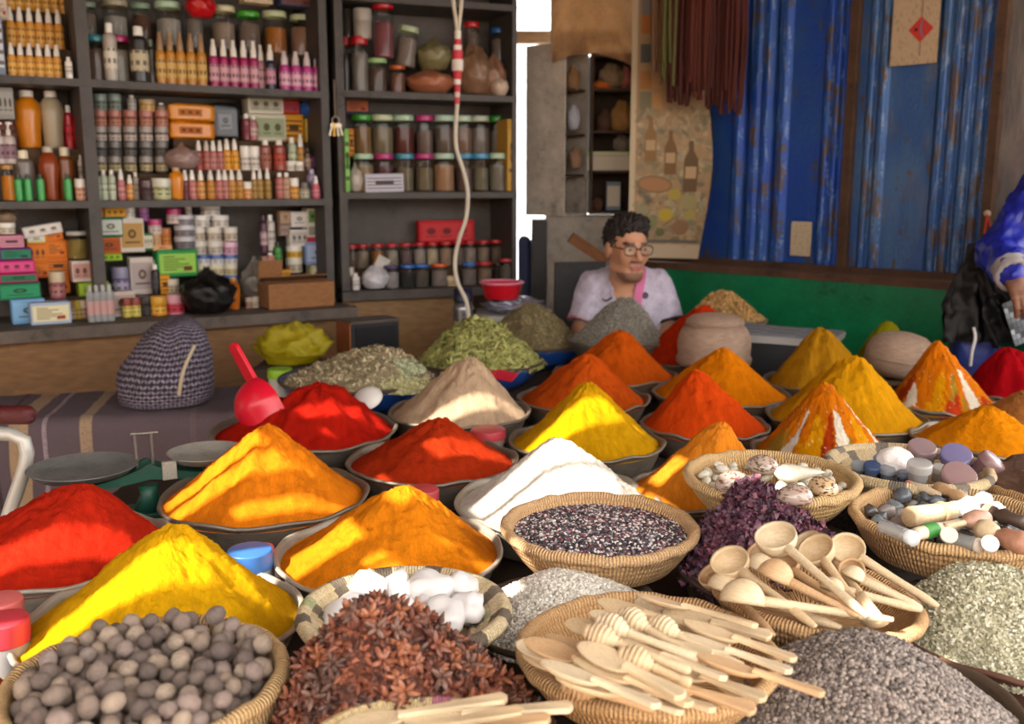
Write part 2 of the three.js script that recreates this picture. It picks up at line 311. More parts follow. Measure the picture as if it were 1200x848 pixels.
// one pan and the powder in it, from the rim's columns, its front edge and the peak
function spice(key, xl, xr, yf, peak, color, panLabel, heapLabel, o = {}) {
  const Y = o.y ?? 0.865, rim0 = rimAt(xl, xr, yf, Y), fit = ROOM[key] ?? [1, 0, 0], c = rim0.c.add(V(fit[1], 0, fit[2])), R = rim0.R * fit[0], h = o.h ?? (Y - TABLE), base = Y - h;
  const seed = o.seed ?? (xl * 0.013 + yf * 0.007);
  if (!o.noPan) {
    const p = thing(o.blue ? 'enamel_bowl' : 'metal_pan', panLabel, o.blue ? 'bowl' : 'pan', [c.x, base, c.z]);
    if (o.blue) {
      part('bowl_wall', lathe([[0, 0], [R * 0.62, 0], [R * 0.8, h * 0.35], [R * 0.95, h * 0.8], [R, h], [R * 0.985, h], [R * 0.935, h * 0.8], [R * 0.78, h * 0.37], [0, 0.008]], 64), blueEnamel, p);
      part('rim', new THREE.TorusGeometry(R, 0.005, 8, 72).rotateX(Math.PI / 2).translate(0, h, 0), blueInner, p);
    } else part('pan_wall', panGeo(R, h, o.flare ?? 0.84, 0.004, o.wob ?? 0.006, seed), o.tin ?? tinMat, p);
    if (base > TABLE + 0.03) { // pans further back stand on low crates
      const b = thing('wooden_crate', o.crateLabel ?? 'low wooden crate under the ' + panLabel, 'crate', [c.x, TABLE, c.z]), hh = base - TABLE - 0.001, s = R * 1.25;
      part('crate_top', boxUV(box(s, 0.015, s, 0, hh - 0.0075, 0), 1), wood('#6e5236', 0.9), b);
      for (const k of [-1, 1]) { part('crate_side', boxUV(box(0.015, hh - 0.015, s, k * (s / 2 - 0.0075), (hh - 0.015) / 2, 0), 1), wood('#6e5236', 0.9), b); part('crate_side', boxUV(box(s - 0.03, hh - 0.015, 0.015, 0, (hh - 0.015) / 2, k * (s / 2 - 0.0075)), 1), wood('#6e5236', 0.9), b); }
    }
  }
  const fill = o.fill ?? 0.982, Rh = R * fill, y0 = Y - (o.sink ?? 0.011);
  const zp = c.z + (o.pz ?? 0), P = atZ(peak[0], peak[1], zp), H = P.y - y0;
  const g = heapGeo(Rh, H, [P.x - c.x, zp - c.z], seed * 10, o);
  HEAP[key] = { c, R: Rh, H, y0, g };
  if (o.geoOnly) return HEAP[key];
  const m = one(o.name ?? 'spice_heap', g, o.mat ?? powder(color), heapLabel, o.cat ?? 'spice heap'); m.position.set(c.x, y0, c.z);
  return HEAP[key];
}
const PAPRIKA = '#bf2812', RUST = '#c9500f', ORANGE = '#ef8415', YELLOW = '#e2a908';
spice('A', -85, 212, 706, [97, 568], PAPRIKA, 'grey metal pan of bright red powder beside the green balance scale', 'tall bright red paprika heap beside the green balance scale', { pz: 0.0, tin: tinPale, tip: 0.2 });
spice('B', 28, 385, 806, [205, 615], '#dfa60c', 'pale-rimmed metal pan of yellow powder behind the nutmeg basket', 'bright yellow turmeric heap behind the nutmeg basket', { tin: tinPale, tip: 0.14 });
spice('C', 188, 447, 624, [312, 498], ORANGE, 'metal pan of orange powder beside the scale pan', 'sunlit orange spice heap with stripes of light, in front of the scooped red heap', { tip: 0.1 });
spice('D', 256, 482, 532, [375, 450], '#b51c0d', 'metal pan of red powder holding the red scoop', 'crumbly deep red paprika heap with the red plastic scoop in it', { lump: 0.09, tip: 0.25, facet: 0.1 });
spice('E', 405, 630, 577, [515, 490], '#b23210', 'metal pan of brick-red powder behind the red-lidded jar', 'brick-red chilli heap in front of the beige heap', { tip: 0.16, lump: 0.05 });
spice('F', 314, 608, 704, [474, 570], '#f08a14', 'metal pan of light orange powder behind the salt basket', 'light orange spice heap behind the basket of salt lumps', { tin: tinPale, tip: 0.12 });
spice('G', 458, 642, 503, [551, 419], '#c9ab8c', 'metal pan of beige powder behind the brick-red heap', 'smooth beige ginger heap crossed by one bright stripe', { tip: 0.2, facet: 0.02, pw: 1.2 });
spice('H', 598, 768, 482, [690, 415], RUST, 'metal pan of rust-orange powder beside the beige heap', 'rust-orange heap between the beige heap and the mustard heap', { tip: 0.14 });
spice('I', 640, 800, 452, [728, 387], '#cc560c', 'metal pan of burnt orange powder in front of the grey seed heap', 'burnt orange heap in front of the grey seed heap', { tip: 0.14 });
spice('J', 592, 792, 543, [690, 448], '#d29a08', 'metal pan of mustard-yellow powder behind the white heap', 'mustard-yellow heap behind the white heap', { tip: 0.12, facet: 0.08 });
spice('K', 533, 796, 628, [656, 514], '#ece4d8', 'metal pan of white powder behind the peppercorn basket', 'white powder heap behind the peppercorn basket', { tin: tinPale, tip: 0.14 });
spice('L', 738, 906, 519, [815, 434], '#d8480c', 'metal pan of vivid orange-red powder', 'vivid orange-red heap behind the light orange heap', { tip: 0.14 });
spice('M', 765, 945, 482, [848, 407], '#e07c04', 'metal pan of deep orange powder in front of the beige clay jar', 'deep orange heap in front of the beige clay jar', { tip: 0.12 });
spice('N', 890, 1030, 462, [961, 384], '#b07a12', 'metal pan of ochre powder in front of the stacked papers', 'ochre brown heap in front of the stacked newspapers', { tip: 0.2 });
spice('O', 903, 1104, 513, [1002, 417], '#d8960a', 'metal pan of golden yellow powder behind the patchwork cone', 'golden yellow heap behind the patchwork cone', { tip: 0.16 });
spice('U', 722, 915, 610, [848, 495], '#e88a24', 'metal pan of light orange powder behind the seashell basket', 'soft orange heap behind the basket of seashells', { tip: 0.18 });
spice('R', 1055, 1235, 534, [1158, 475], '#e58a06', 'metal pan of bright orange powder behind the basket of plastic pots', 'bright orange heap behind the basket of plastic pots', { tip: 0.12 });
spice('S', 1120, 1290, 510, [1205, 458], '#b4743c', 'metal pan of light brown powder beside the bright orange heap', 'light brown heap beside the bright orange heap', { tip: 0.2 });
spice('T', 1130, 1240, 470, [1182, 407], '#9c0410', 'metal pan of dark crimson powder below the black bag', 'dark crimson heap below the black bag', { tip: 0.6, pw: 0.6 });

// ---------------------------------------------------------------- metal shelf units
const steel = worn('#55504e', 0.55, { metalness: 0.2 }), steelIn = worn('#67605d', 0.7);
const LV = {};
{
  LV.A = FL.hit(240, 100).v; LV.B = FL.hit(240, 234).v; LV.C = FL.hit(200, 370, 0.05).v; LV.T = LV.A + 0.52;
  LV.RA = FR.hit(500, 109).v; LV.RB = FR.hit(500, 225).v; LV.RC = FR.hit(500, 338, 0.03).v; LV.RT = FR.hit(560, 3).v;
  const D = 0.30;
  const unit = (F, name, label, uA, uB, posts, boards, top, low) => {
    const s = thing(name, label, 'shelf unit'); inFrame(s, F, 0, 0, 0);
    part('back_panel', boxUV(box(uB - uA, top - low, 0.012, (uA + uB) / 2, (top + low) / 2, -D - 0.006), 1), steelIn, s);
    for (const [u, w] of posts) part('upright', boxUV(box(w, top - low, D, u, (top + low) / 2, -D / 2), 1), steel, s);
    for (const v of boards) part('shelf_board', boxUV(box(uB - uA, 0.028, D + 0.004, (uA + uB) / 2, v - 0.0141, -D / 2 + 0.003), 1), steel, s);
    return s;
  };
  const uL = -1.1, uR = FL.hit(388, 200).u, ud = FL.hit(104, 150).u;
  unit(FL, 'shelf_unit', 'grey metal shelf unit crowded with bottles, soaps and boxes', uL, uR, [[uL + 0.01, 0.02], [ud, 0.045], [uR - 0.018, 0.036]], [LV.A, LV.B, LV.T], 2.7, LV.C + 0.002);
  const a = FR.hit(397, 200).u, b = FR.hit(606, 200).u;
  unit(FR, 'shelf_unit', 'grey metal shelf unit with rows of glass jars beside the bright gap', a, b, [[a + 0.018, 0.036], [b - 0.012, 0.024]], [LV.RA, LV.RB, LV.RT], 2.7, LV.RC + 0.002);
  // counters the units stand on
  const c = thing('shop_counter', 'grey wooden counter board with brown panelled front under the bottle shelves', 'counter'); inFrame(c, FL, 0, 0, 0);
  const fw = 0.18; // reaches this far in front of the shelves
  part('counter_top', boxUV(box(uR - uL + 0.06, 0.045, D + fw, (uL + uR) / 2, LV.C - 0.0225, (fw - D) / 2), 1), worn('#6a5f58', 0.7), c);
  part('counter_front', boxUV(box(uR - uL, LV.C - 0.046, 0.02, (uL + uR) / 2, (LV.C - 0.046) / 2, fw - 0.08), 1), wood('#94714e', 0.8), c);
  const r = thing('shop_counter', 'grey counter board with plain brown wooden front under the jar shelves', 'counter'); inFrame(r, FR, 0, 0, 0);
  part('counter_top', boxUV(box(b - a + 0.02, 0.04, D + 0.05, (a + b) / 2, LV.RC - 0.02, (0.05 - D) / 2), 1), worn('#5a5350', 0.7), r);
  const ue = FR.hit(548, 370).u;
  part('counter_front', boxUV(box(ue - a, LV.RC - 0.042, 0.02, (a + ue) / 2, (LV.RC - 0.042) / 2, -0.02), 1), wood('#a5845e', 0.75), r);
  part('leg', boxUV(box(0.04, LV.RC - 0.042, 0.04, b - 0.03, (LV.RC - 0.042) / 2, -0.25), 1), wood('#4a3a2c', 0.8), r);
}
// ---------------------------------------------------------------- goods: unit-sized shapes, one wide and one high
const K = {};
const L = (pts, seg = 20) => lathe(pts, seg);
const body = (h, neck = 0.2, r = 0.5) => [[0, 0], [r * 0.92, 0], [r, 0.02], [r, h - 0.10], [r * 0.8, h - 0.03], [neck, h], [0, h]];
K.spray = [['bottle_body', L(body(0.66, 0.26)), 0], ['cap', L([[0.3, 0.64], [0.32, 0.66], [0.30, 0.80], [0.2, 0.9], [0.17, 1], [0, 1]]), 1], ['label_band', L([[0.505, 0.12], [0.512, 0.13], [0.512, 0.46], [0.505, 0.47]]), 2]];
K.bottle = [['bottle_body', L(body(0.84, 0.22)), 0], ['cap', L([[0.24, 0.83], [0.26, 0.84], [0.26, 0.98], [0.22, 1], [0, 1]]), 1], ['label_band', L([[0.505, 0.2], [0.512, 0.21], [0.512, 0.56], [0.505, 0.57]]), 2]];
K.plain = K.bottle.slice(0, 2);
K.flask = [['bottle_body', L([[0, 0], [0.34, 0], [0.4, 0.03], [0.42, 0.3], [0.5, 0.62], [0.42, 0.8], [0.2, 0.9], [0, 0.9]]), 0], ['cap', L([[0.24, 0.89], [0.25, 0.9], [0.25, 0.99], [0.2, 1], [0, 1]]), 1]];
K.pump = [['bottle_body', L(body(0.68, 0.2)), 0], ['pump_head', merge([L([[0.16, 0.66], [0.18, 0.8], [0.08, 0.82], [0.07, 0.92], [0.16, 0.93], [0.16, 1], [0, 1]]), box(0.34, 0.05, 0.14, 0.14, 0.965, 0)].map((g) => { g = g.index ? g.toNonIndexed() : g; return g; })), 1], ['label_band', K.spray[2][1], 2]];
K.tub = [['tub_body', L([[0, 0], [0.44, 0], [0.47, 0.03], [0.47, 0.62], [0, 0.62]]), 0], ['lid', L([[0.49, 0.6], [0.5, 0.62], [0.5, 0.96], [0.46, 1], [0, 1]]), 1], ['label_band', L([[0.472, 0.1], [0.48, 0.12], [0.48, 0.5], [0.472, 0.52]]), 2]];
const ribbed = []; for (let i = 0; i <= 14; i++) { const y = 0.05 + i * 0.055; ribbed.push([0.47 - (i % 2) * 0.02, y]); }
K.jar = [['glass_wall', L([[0, 0.003], [0.44, 0.003], [0.475, 0.03], [0.475, 0.76], [0.42, 0.85], [0.40, 0.9]], 24), 'glass'], ['contents', L([[0, 0.015], [0.43, 0.015], [0.455, 0.04], [0.455, 0.68], [0.35, 0.7], [0, 0.71]], 20), 0], ['lid', L([[0.45, 0.86], [0.47, 0.87], [0.47, 0.97], [0.44, 1], [0, 1]], 24), 1]];
K.ribjar = [['glass_wall', L([[0, 0.003], [0.44, 0.003], ...ribbed, [0.42, 0.86], [0.40, 0.9]], 24), 'glass'], K.jar[1].slice(0, 1).concat([L([[0, 0.015], [0.40, 0.015], [0.42, 0.05], [0.42, 0.6], [0.3, 0.63], [0, 0.62]], 20), 0]), K.jar[2]];
const unitBox = box(1, 1, 1, 0, 0.5, 0, 0.03);
K.box = [['carton', unitBox, 0], ['printed_face', box(0.9, 0.72, 0.02, 0, 0.5, 0.5), 1]];
K.brick = [['wrapper', (() => { const g = new RoundedBoxGeometry(1, 1, 1, 3, 0.18).translate(0, 0.5, 0), p = g.attributes.position; for (let i = 0; i < p.count; i++) p.setY(i, p.getY(i) + 0.06 * noise3(p.getX(i) * 3, p.getY(i) * 3, p.getZ(i) * 3)); g.computeVertexNormals(); return g; })(), 0], ['printed_face', box(0.5, 0.4, 0.02, -0.05, 0.5, 0.5), 1]];
// a slack bag: a gathered lump with creases
function bagGeo(seed, neck = 0.2, crease = 0.07) {
  const g = new THREE.SphereGeometry(0.5, 40, 28), p = g.attributes.position;
  for (let i = 0; i < p.count; i++) {
    let x = p.getX(i), y = p.getY(i) + 0.5, z = p.getZ(i); const a = Math.atan2(z, x);
    const k = y > 0.6 ? mix(1, neck, smooth(0.6, 0.92, y)) : 1 + 0.15 * (1 - y / 0.6), n = noise3(x * 3 + seed, y * 3, z * 3) * crease * 1.4 + Math.abs(noise3(x * 7, y * 7 + seed, z * 7)) * crease - crease * 0.5 + (y > 0.55 ? 0.05 * Math.sin(a * 9 + seed) * (y - 0.5) : 0);
    x *= k * (1 + n); z *= k * (1 + n); y = Math.max(0.0, y < 0.12 ? y * 0.5 : y + n * 0.5);
    p.setXYZ(i, x, y, z);
  }
  g.computeVertexNormals(); return g;
}
K.bag = [['bag_film', bagGeo(3), 0]]; K.bag2 = [['bag_film', bagGeo(8, 0.3, 0.1), 0]]; K.sack = [['bag_film', bagGeo(5, 0.75, 0.09), 0]];
reseed(39);
const prints = [0, 1, 2, 3].map((k) => canvasTex(128, 128, (c, w, h) => { // faint generic print: an emblem, figures, stripes, lines of text
  c.fillStyle = '#ffffff'; c.fillRect(0, 0, w, h); c.fillStyle = '#8a8078';
  if (k === 0) { c.beginPath(); c.arc(64, 56, 24, 0, 7); c.fill(); c.fillRect(20, 96, 88, 9); c.fillStyle = '#f4ead0'; c.beginPath(); c.arc(64, 56, 11, 0, 7); c.fill(); }
  if (k === 1) for (let i = 0; i < 3; i++) { c.beginPath(); c.ellipse(24 + i * 40, 60, 11, 26, 0, 0, 7); c.fill(); c.fillRect(10 + i * 40, 98, 28, 7); }
  if (k === 2) { for (let i = 0; i < 4; i++) c.fillRect(0, 12 + i * 32, 128, 12); c.fillStyle = '#5a5450'; c.fillRect(30, 40, 68, 36); }
  if (k === 3) { for (let i = 0; i < 6; i++) c.fillRect(14, 16 + i * 17, 40 + (i * 37) % 60, 7); c.fillStyle = '#b0403a'; c.fillRect(84, 84, 30, 30); }
}));
const labelTex = canvasTex(256, 64, (c, w, h) => { c.fillStyle = '#ffffff'; c.fillRect(0, 0, w, h); c.fillStyle = '#8f8680'; for (let i = 0; i < 8; i++) { c.fillRect(i * 32 + 4, 10, 22, 14); c.fillRect(i * 32 + 6, 32, 18, 5); c.fillRect(i * 32 + 6, 42, 14, 5); } });
const printed = (c, k) => mat(c, 0.7, { map: prints[k % 4] });
const glossy = (c) => mat(c, 0.28), paperish = (c) => mat(c, 0.75), film = (c) => mat(c, 0.22, { transmission: 0.35, thickness: 0 });
function goods(F, kind, px, yb, w, h, dep, cols, label, cat, o = {}) {
  const v0 = typeof yb === 'string' ? LV[yb] + 0.001 : F.hit(px, yb, -dep).v, pv = typeof yb === 'string' ? 200 : yb;
  const s = F.scale(px, pv, -dep), hit = F.hit(px, pv, -dep), W = w * s * (o.stretch ?? 1), H = h * s, D = o.d ? o.d : kind === 'box' || kind === 'brick' ? Math.min(0.16, Math.max(0.05, W * 0.6)) : W;
  const shapes = K[kind], name = o.name ?? { spray: 'spray_bottle', bottle: 'bottle', plain: 'bottle', flask: 'bottle', pump: 'pump_bottle', tub: 'tub', jar: 'glass_jar', ribjar: 'ribbed_jar', box: 'carton', brick: 'packet', bag: 'plastic_bag', bag2: 'plastic_bag', sack: 'pouch' }[kind];
  const root = thing(name, label, cat ?? { spray: 'bottle', pump: 'bottle', flask: 'bottle', plain: 'bottle', ribjar: 'jar', brick: 'packet', box: 'box', bag: 'bag', bag2: 'bag', sack: 'bag' }[kind] ?? kind, [0, 0, 0], 0, o.group ?? label.replace(/^(a|the) /, ''));
  inFrame(root, F, hit.u, v0, -dep); if (o.yaw) root.rotation.y += o.yaw; if (o.roll) { root.rotation.order = 'YXZ'; root.rotation.z = o.roll; }
  shapes.forEach(([n, g, c], i) => {
    const col = c === 'glass' ? null : cols[Math.min(c, cols.length - 1)]; if (col === '-') return;
    const m = part(n, g, c === 'glass' ? clear : o.m ? o.m(col) : n === 'printed_face' ? printed(col, Math.round(px * 1.3 + h)) : n === 'label_band' ? mat(col, 0.6, { map: labelTex }) : kind === 'box' ? paperish(col) : /bag|sack/.test(kind) ? (o.solid ? glossy(col) : film(col)) : n === 'contents' ? mat(col, 0.9, { map: mottleTex }) : glossy(col), root);
    m.scale.set(W, H, D);
  });
  return root;
}
function row(F, kind, pxs, yb, w, h, dep, cols, label, cat, o = {}) { pxs.forEach((px, i) => goods(F, kind, px, typeof yb === 'string' ? yb : yb + (o.slope ?? 0) * (px - pxs[0]), w, h, dep, Array.isArray(cols[0]) ? cols[i % cols.length] : cols, o.tints ? o.tints[i] + ' ' + label : label, cat, { ...o, group: o.tints ? label : o.group })); }
// hidden steps that lift the rows behind
function riser(F, pxa, pxb, ytop, v0, dep, d, label) {
  const a = F.hit(pxa, ytop, -dep), b = F.hit(pxb, ytop, -dep), v = Math.min(a.v, b.v) - 0.002, base = LV[v0] + 0.001;
  const r = one('display_riser', boxUV(box(b.u - a.u, v - base, d, 0, (v - base) / 2, 0), 1), wood('#5d4a38', 0.9), label, 'riser'); inFrame(r, F, (a.u + b.u) / 2, base, -dep);
  return v + 0.0005;
}
const GOLD = '#c98a2a', GLASSGREY = '#8d8a84', WHITE = '#e2ddd4', CREAM = '#d9cdb2', MAG = '#a5165e', MINT = '#a9c4a8', LIDRED = '#b01622';
reseed(40);
// --- narrow bay, top shelf
LV.A2 = riser(FL, 20, 94, 55, 'A', 0.15, 0.06, 'wooden step under the middle row of gold bottles'); LV.A3 = riser(FL, 24, 96, 13, 'A', 0.23, 0.07, 'tall wooden step under the upper row of gold bottles');
row(FL, 'spray', [25, 35.5, 46, 56.5, 67, 77], 'A', 10, 38, 0.07, [GOLD, WHITE, '#d9a54c'], 'small gold bottle with white tip, lowest gold row on the top shelf', 'bottle');
row(FL, 'spray', [27, 38, 49, 60, 71, 82], 'A2', 10.5, 44, 0.15, [GOLD, WHITE, '#cf9a45'], 'small gold bottle with white tip, middle gold row on the top shelf', 'bottle');
row(FL, 'spray', [30, 40, 50, 60, 70, 80, 90], 'A3', 10, 44, 0.23, ['#cf932f', WHITE, '#dba84d'], 'small gold bottle, uppermost gold row on the top shelf', 'bottle');
goods(FL, 'box', 6, 'A', 19, 66, 0.07, ['#7f8a9c', '#c3c9d4'], 'grey-blue carton with zigzag print beside the gold bottles', 'box');
goods(FL, 'box', 1, 24, 14, 26, 0.12, ['#b59d8a', '#c7b2a0'], 'pinkish beige carton lying above the zigzag carton', 'box');
goods(FL, 'bottle', 90, 'A', 8, 24, 0.03, [WHITE, WHITE, '#cfc8c0'], 'small white bottle against the shelf upright beside the gold bottles', 'bottle');
// --- narrow bay, second shelf
LV.B2 = riser(FL, 24, 98, 174, 'B', 0.20, 0.14, 'wooden step under the large oil bottles on the second shelf');
goods(FL, 'flask', 38, 'B2', 31, 66, 0.20, ['#c8780f', WHITE], 'large amber oil bottle with white cap in clear film', 'bottle');
goods(FL, 'flask', 66, 'B2', 27, 66, 0.20, ['#a89a80', WHITE], 'large pale clear bottle with white cap beside the amber oil bottle', 'bottle');
row(FL, 'bottle', [85, 95], 'B2', 11, 50, 0.20, ['#b0121f', WHITE, '#c22030'], 'bright red liquid bottle with white cap next to the upright', 'bottle');
goods(FL, 'box', 7, 140, 18, 36, 0.14, ['#8c8a85', '#9a9893'], 'grey carton with a pale blue top edge on the second shelf', 'box');
goods(FL, 'box', 6, 193, 30, 50, 0.23, ['#5b3028', '#6a3a30'], 'dark brown carton behind the clear pump bottles', 'box');
row(FL, 'pump', [1, 13], 192, 14, 48, 0.12, ['#b5a8a2', WHITE, '#8b6d78'], 'clear pump bottle with white pump head', 'bottle');
goods(FL, 'jar', 8, 'B', 15, 42, 0.06, ['#d98512', '#a8783a'], 'orange-filled jar at the end of the green bottle row', 'jar');
row(FL, 'plain', [20, 31, 46, 78], 'B', 9, 31, 0.05, ['#2f9a48', '#1c1a1a'], 'tiny green bottle with black cap on the second shelf', 'bottle');
goods(FL, 'flask', 57.5, 'B', 23, 62, 0.10, ['#8a3b14', '#b9a897'], 'tall reddish-brown bottle between the tiny green bottles', 'bottle');
goods(FL, 'plain', 28, 'B', 24, 58, 0.13, ['#6f645c', CREAM], 'smoky grey bottle with cream cap behind the tiny green bottles', 'bottle');
goods(FL, 'plain', 77, 'B', 21, 61, 0.12, ['#7a431a', CREAM], 'round brown bottle with cream cap behind the tiny green bottles', 'bottle');
goods(FL, 'tub', 93, 'B', 13, 25, 0.05, ['#c58c74', WHITE, '#d9a48c'], 'small salmon pot with white lid beside the upright', 'tub');
goods(FL, 'bottle', 97, 212, 8, 30, 0.10, ['#b6aea6', WHITE, '#8d8880'], 'small grey-white bottle beside the upright', 'bottle');
// --- narrow bay, on the counter
const LC = 'C';
goods(FL, 'box', 18, LC, 26, 29, 0.04, ['#6fa0cf', '#7fb0da'], 'pale blue carton under the stack of striped cartons', 'box', { stretch: 1.4 });
goods(FL, 'box', 44, LC, 44, 26, -0.02, ['#9fb0c6', '#d7cfa8'], 'pale carton with yellow and blue print and dark handle slot', 'box');
[[22, 349, 44, 19, '#146b47', '#1d8a5c', 'green carton printed with white figures, lowest of the striped stack'], [20, 329, 41, 10, '#b3175f', '#1e6a4a', 'magenta and green striped carton in the stack'], [18, 318, 38, 14, '#c2246f', '#d14a86', 'plain magenta carton in the striped stack'], [17, 303, 34, 13, '#5a2470', '#1c7b57', 'purple and green carton near the top of the striped stack'], [12, 289, 26, 14, '#c77f97', '#d693a8', 'pink carton topping the striped stack']].forEach(([px, yb, w, h, a, b, l]) => goods(FL, 'box', px, yb, w, h, 0.12, [a, b], l, 'box', { d: 0.14 }));
goods(FL, 'tub', 8, 274, 20, 13, 0.12, ['#cfc6b5', WHITE, '#c3bda9'], 'white tub on the pink carton', 'tub');
goods(FL, 'bag', 8, 262, 24, 19, 0.12, ['#7f6a54'], 'small brown bag on top of the white tub', 'bag', { solid: 1 });
[[47, 325, 20, 18, 'lowest orange carton of the shorter orange stack'], [44, 308, 21, 24, 'upper orange carton of the shorter orange stack'], [70, 343, 22, 24, 'lowest orange carton of the taller orange stack'], [68, 320, 22, 18, 'second orange carton of the taller orange stack'], [66, 302, 23, 21, 'third orange carton of the taller orange stack'], [63, 281, 20, 13, 'tilted orange carton on top of the taller orange stack']].forEach(([px, yb, w, h, l], i) => goods(FL, 'box', px, yb, w, h, 0.16, ['#cd6a10', '#d97a1c'], l, 'box', { roll: i === 5 ? 0.12 : 0 }));
goods(FL, 'box', 42, 284, 20, 9, 0.16, ['#b9c22a', '#d8d6c8'], 'lime and white carton under the white carton', 'box');
goods(FL, 'box', 50, 275, 42, 12, 0.16, ['#cfc8bf', '#d9d3ca'], 'long white carton tilted over the orange cartons', 'box', { roll: 0.16 });
LV.C2 = riser(FL, 40, 96, 344, 'C', 0.17, 0.17, 'wooden step carrying the orange cartons'); goods(FL, 'box', 98, 'C2', 34, 16, 0.10, ['#86a51c', '#94b52a'], 'lime green carton on the counter beside the water bottles', 'box');
goods(FL, 'box', 99, 329, 28, 24, 0.10, ['#c9bdb2', '#b98a80'], 'white and red carton on the lime carton', 'box');
goods(FL, 'jar', 92, 303, 24, 32, 0.12, ['#9a8440', '#b8b5ae'], 'glass jar with silver lid on the white and red carton', 'jar');
goods(FL, 'tub', 56, 'C2', 18, 33, 0.04, ['#8a4a58', '#b9a88c', '#a06a6a'], 'rosy tub with cream cap in front of the orange cartons', 'tub');
row(FL, 'tub', [61, 70, 79, 84], LC, 11, 22, 0.05, [['#c8501a', '#e2d6c2', '#e0a05a'], ['#d1b49a', '#b88a68', '#d9c7ae'], ['#c9a53a', '#cfc04a', '#d4b95c'], ['#b98a70', '#d9c9b8', '#c9a48c']], 'tiny cosmetic pot on the counter beside the water bottles', 'tub', { tints: ['red-orange', 'beige brown-lidded', 'yellow', 'rosy cream-lidded'] });
// water bottles in a pack
for (const [px, dz] of [[94, 0], [102, 0], [110, 0], [118, 0]]) goods(FL, 'bottle', px, LC, 9, 44, -0.08, ['#c9cdd0', '#e9eaea', '#b78f8c'], 'clear water bottle of the four-pack at the counter edge', 'bottle', { m: (c) => mat(c, 0.1, { transmission: c === '#b78f8c' ? 0 : 0.6, thickness: 0 }) });
// --- wide bay, top shelf
LV.A4 = riser(FL, 112, 376, 50, 'A', 0.20, 0.13, 'long wooden step under the large jars on the top shelf');
[[115, 22, 44, '#7c6f66', '#7d8a78'], [147, 30, 48, '#a59f97', '#9a927a'], [177, 22, 47, '#5b3b2a', '#6f8a72'], [208, 31, 50, '#a8a199', MINT], [237, 20, 48, '#7f7770', '#8c8a80'], [270, 29, 50, '#9d8878', '#c9c29c'], [299, 27, 46, '#7d6a60', '#3f9a2a'], [329, 29, 48, '#b06a20', '#b5c098'], [359, 27, 46, '#a07a64', '#b5c098']].forEach(([px, w, h, c, l], i) => goods(FL, i % 2 ? 'ribjar' : 'jar', px, 'A4', w, h, 0.20, [c, l], ['large jar with dull green lid at the upright end of the jar row', 'large jar of white sticks in the upper jar row', 'large jar with dark brown contents in the upper jar row', 'large jar of pale sticks with mint lid beside the red cloth', 'large clear jar partly under the red cloth', 'large jar of rosy sticks with cream lid in the upper jar row', 'large ribbed jar with bright green lid', 'large jar of orange grains with pale lid', 'large jar of pinkish grains at the end of the upper jar row'][i], 'jar'));
goods(FL, 'bag2', 236, 22, 34, 30, 0.12, ['#b30f18'], 'bright red cloth bundle hanging over the jars', 'cloth', { solid: 1, name: 'cloth_bundle' });
goods(FL, 'box', 300, 5, 34, 12, 0.14, ['#c8b494', '#d6c6a8'], 'cream carton lying on the jar lids', 'box'); goods(FL, 'box', 345, 9, 40, 14, 0.14, ['#3a3f5e', '#6a3a30'], 'dark blue packet with orange print lying on the jar lids', 'box');
goods(FL, 'jar', 123, 'A', 25, 51, 0.09, ['#6a5348', '#2f7d88'], 'jar with teal lid below the large jars', 'jar'); goods(FL, 'jar', 148, 'A', 27, 52, 0.10, ['#8d857a', '#a31f5a'], 'jar with magenta lid behind the slim white bottle', 'jar');
goods(FL, 'bottle', 139, 'A', 15, 64, 0.035, ['#a39a8e', WHITE, '#cfc8b8'], 'slim clear bottle with white stopper and cream label', 'bottle'); goods(FL, 'bottle', 172, 'A', 20, 62, 0.04, ['#241d1a', WHITE, '#b9ae92'], 'black bottle with white cap and cream label', 'bottle'); goods(FL, 'bottle', 185, 'A', 12, 50, 0.09, ['#3a342c', '#6f7a68', '#4a443a'], 'dark slim bottle behind the black bottle', 'bottle');
row(FL, 'spray', [196, 207.5, 219, 231, 243], 'A', 11.5, 58, 0.06, ['#b97c1e', '#9a7a58', '#c9a35c'], 'amber bottle with cream label and clear cap', 'bottle');
row(FL, 'spray', [257, 268.5, 280, 291.5, 303], 'A', 11, 53, 0.06, ['#9c1458', WHITE, '#c99aa6'], 'magenta bottle with white cap and pink label', 'bottle'); goods(FL, 'spray', 311, 'A', 10, 50, 0.09, ['#b98a90', WHITE, '#c9a0a4'], 'pale pink bottle at the end of the magenta row', 'bottle'); goods(FL, 'spray', 322, 'A', 11, 50, 0.05, ['#1d1c38', WHITE, '#c08aa0'], 'navy bottle with white cap and pink label', 'bottle');
row(FL, 'spray', [338, 351, 364, 376], 'A', 12.5, 44, 0.06, ['#b02a82', '#cfc4c4', '#d9a6bc'], 'pink bottle in clear film next to the navy bottle', 'bottle');
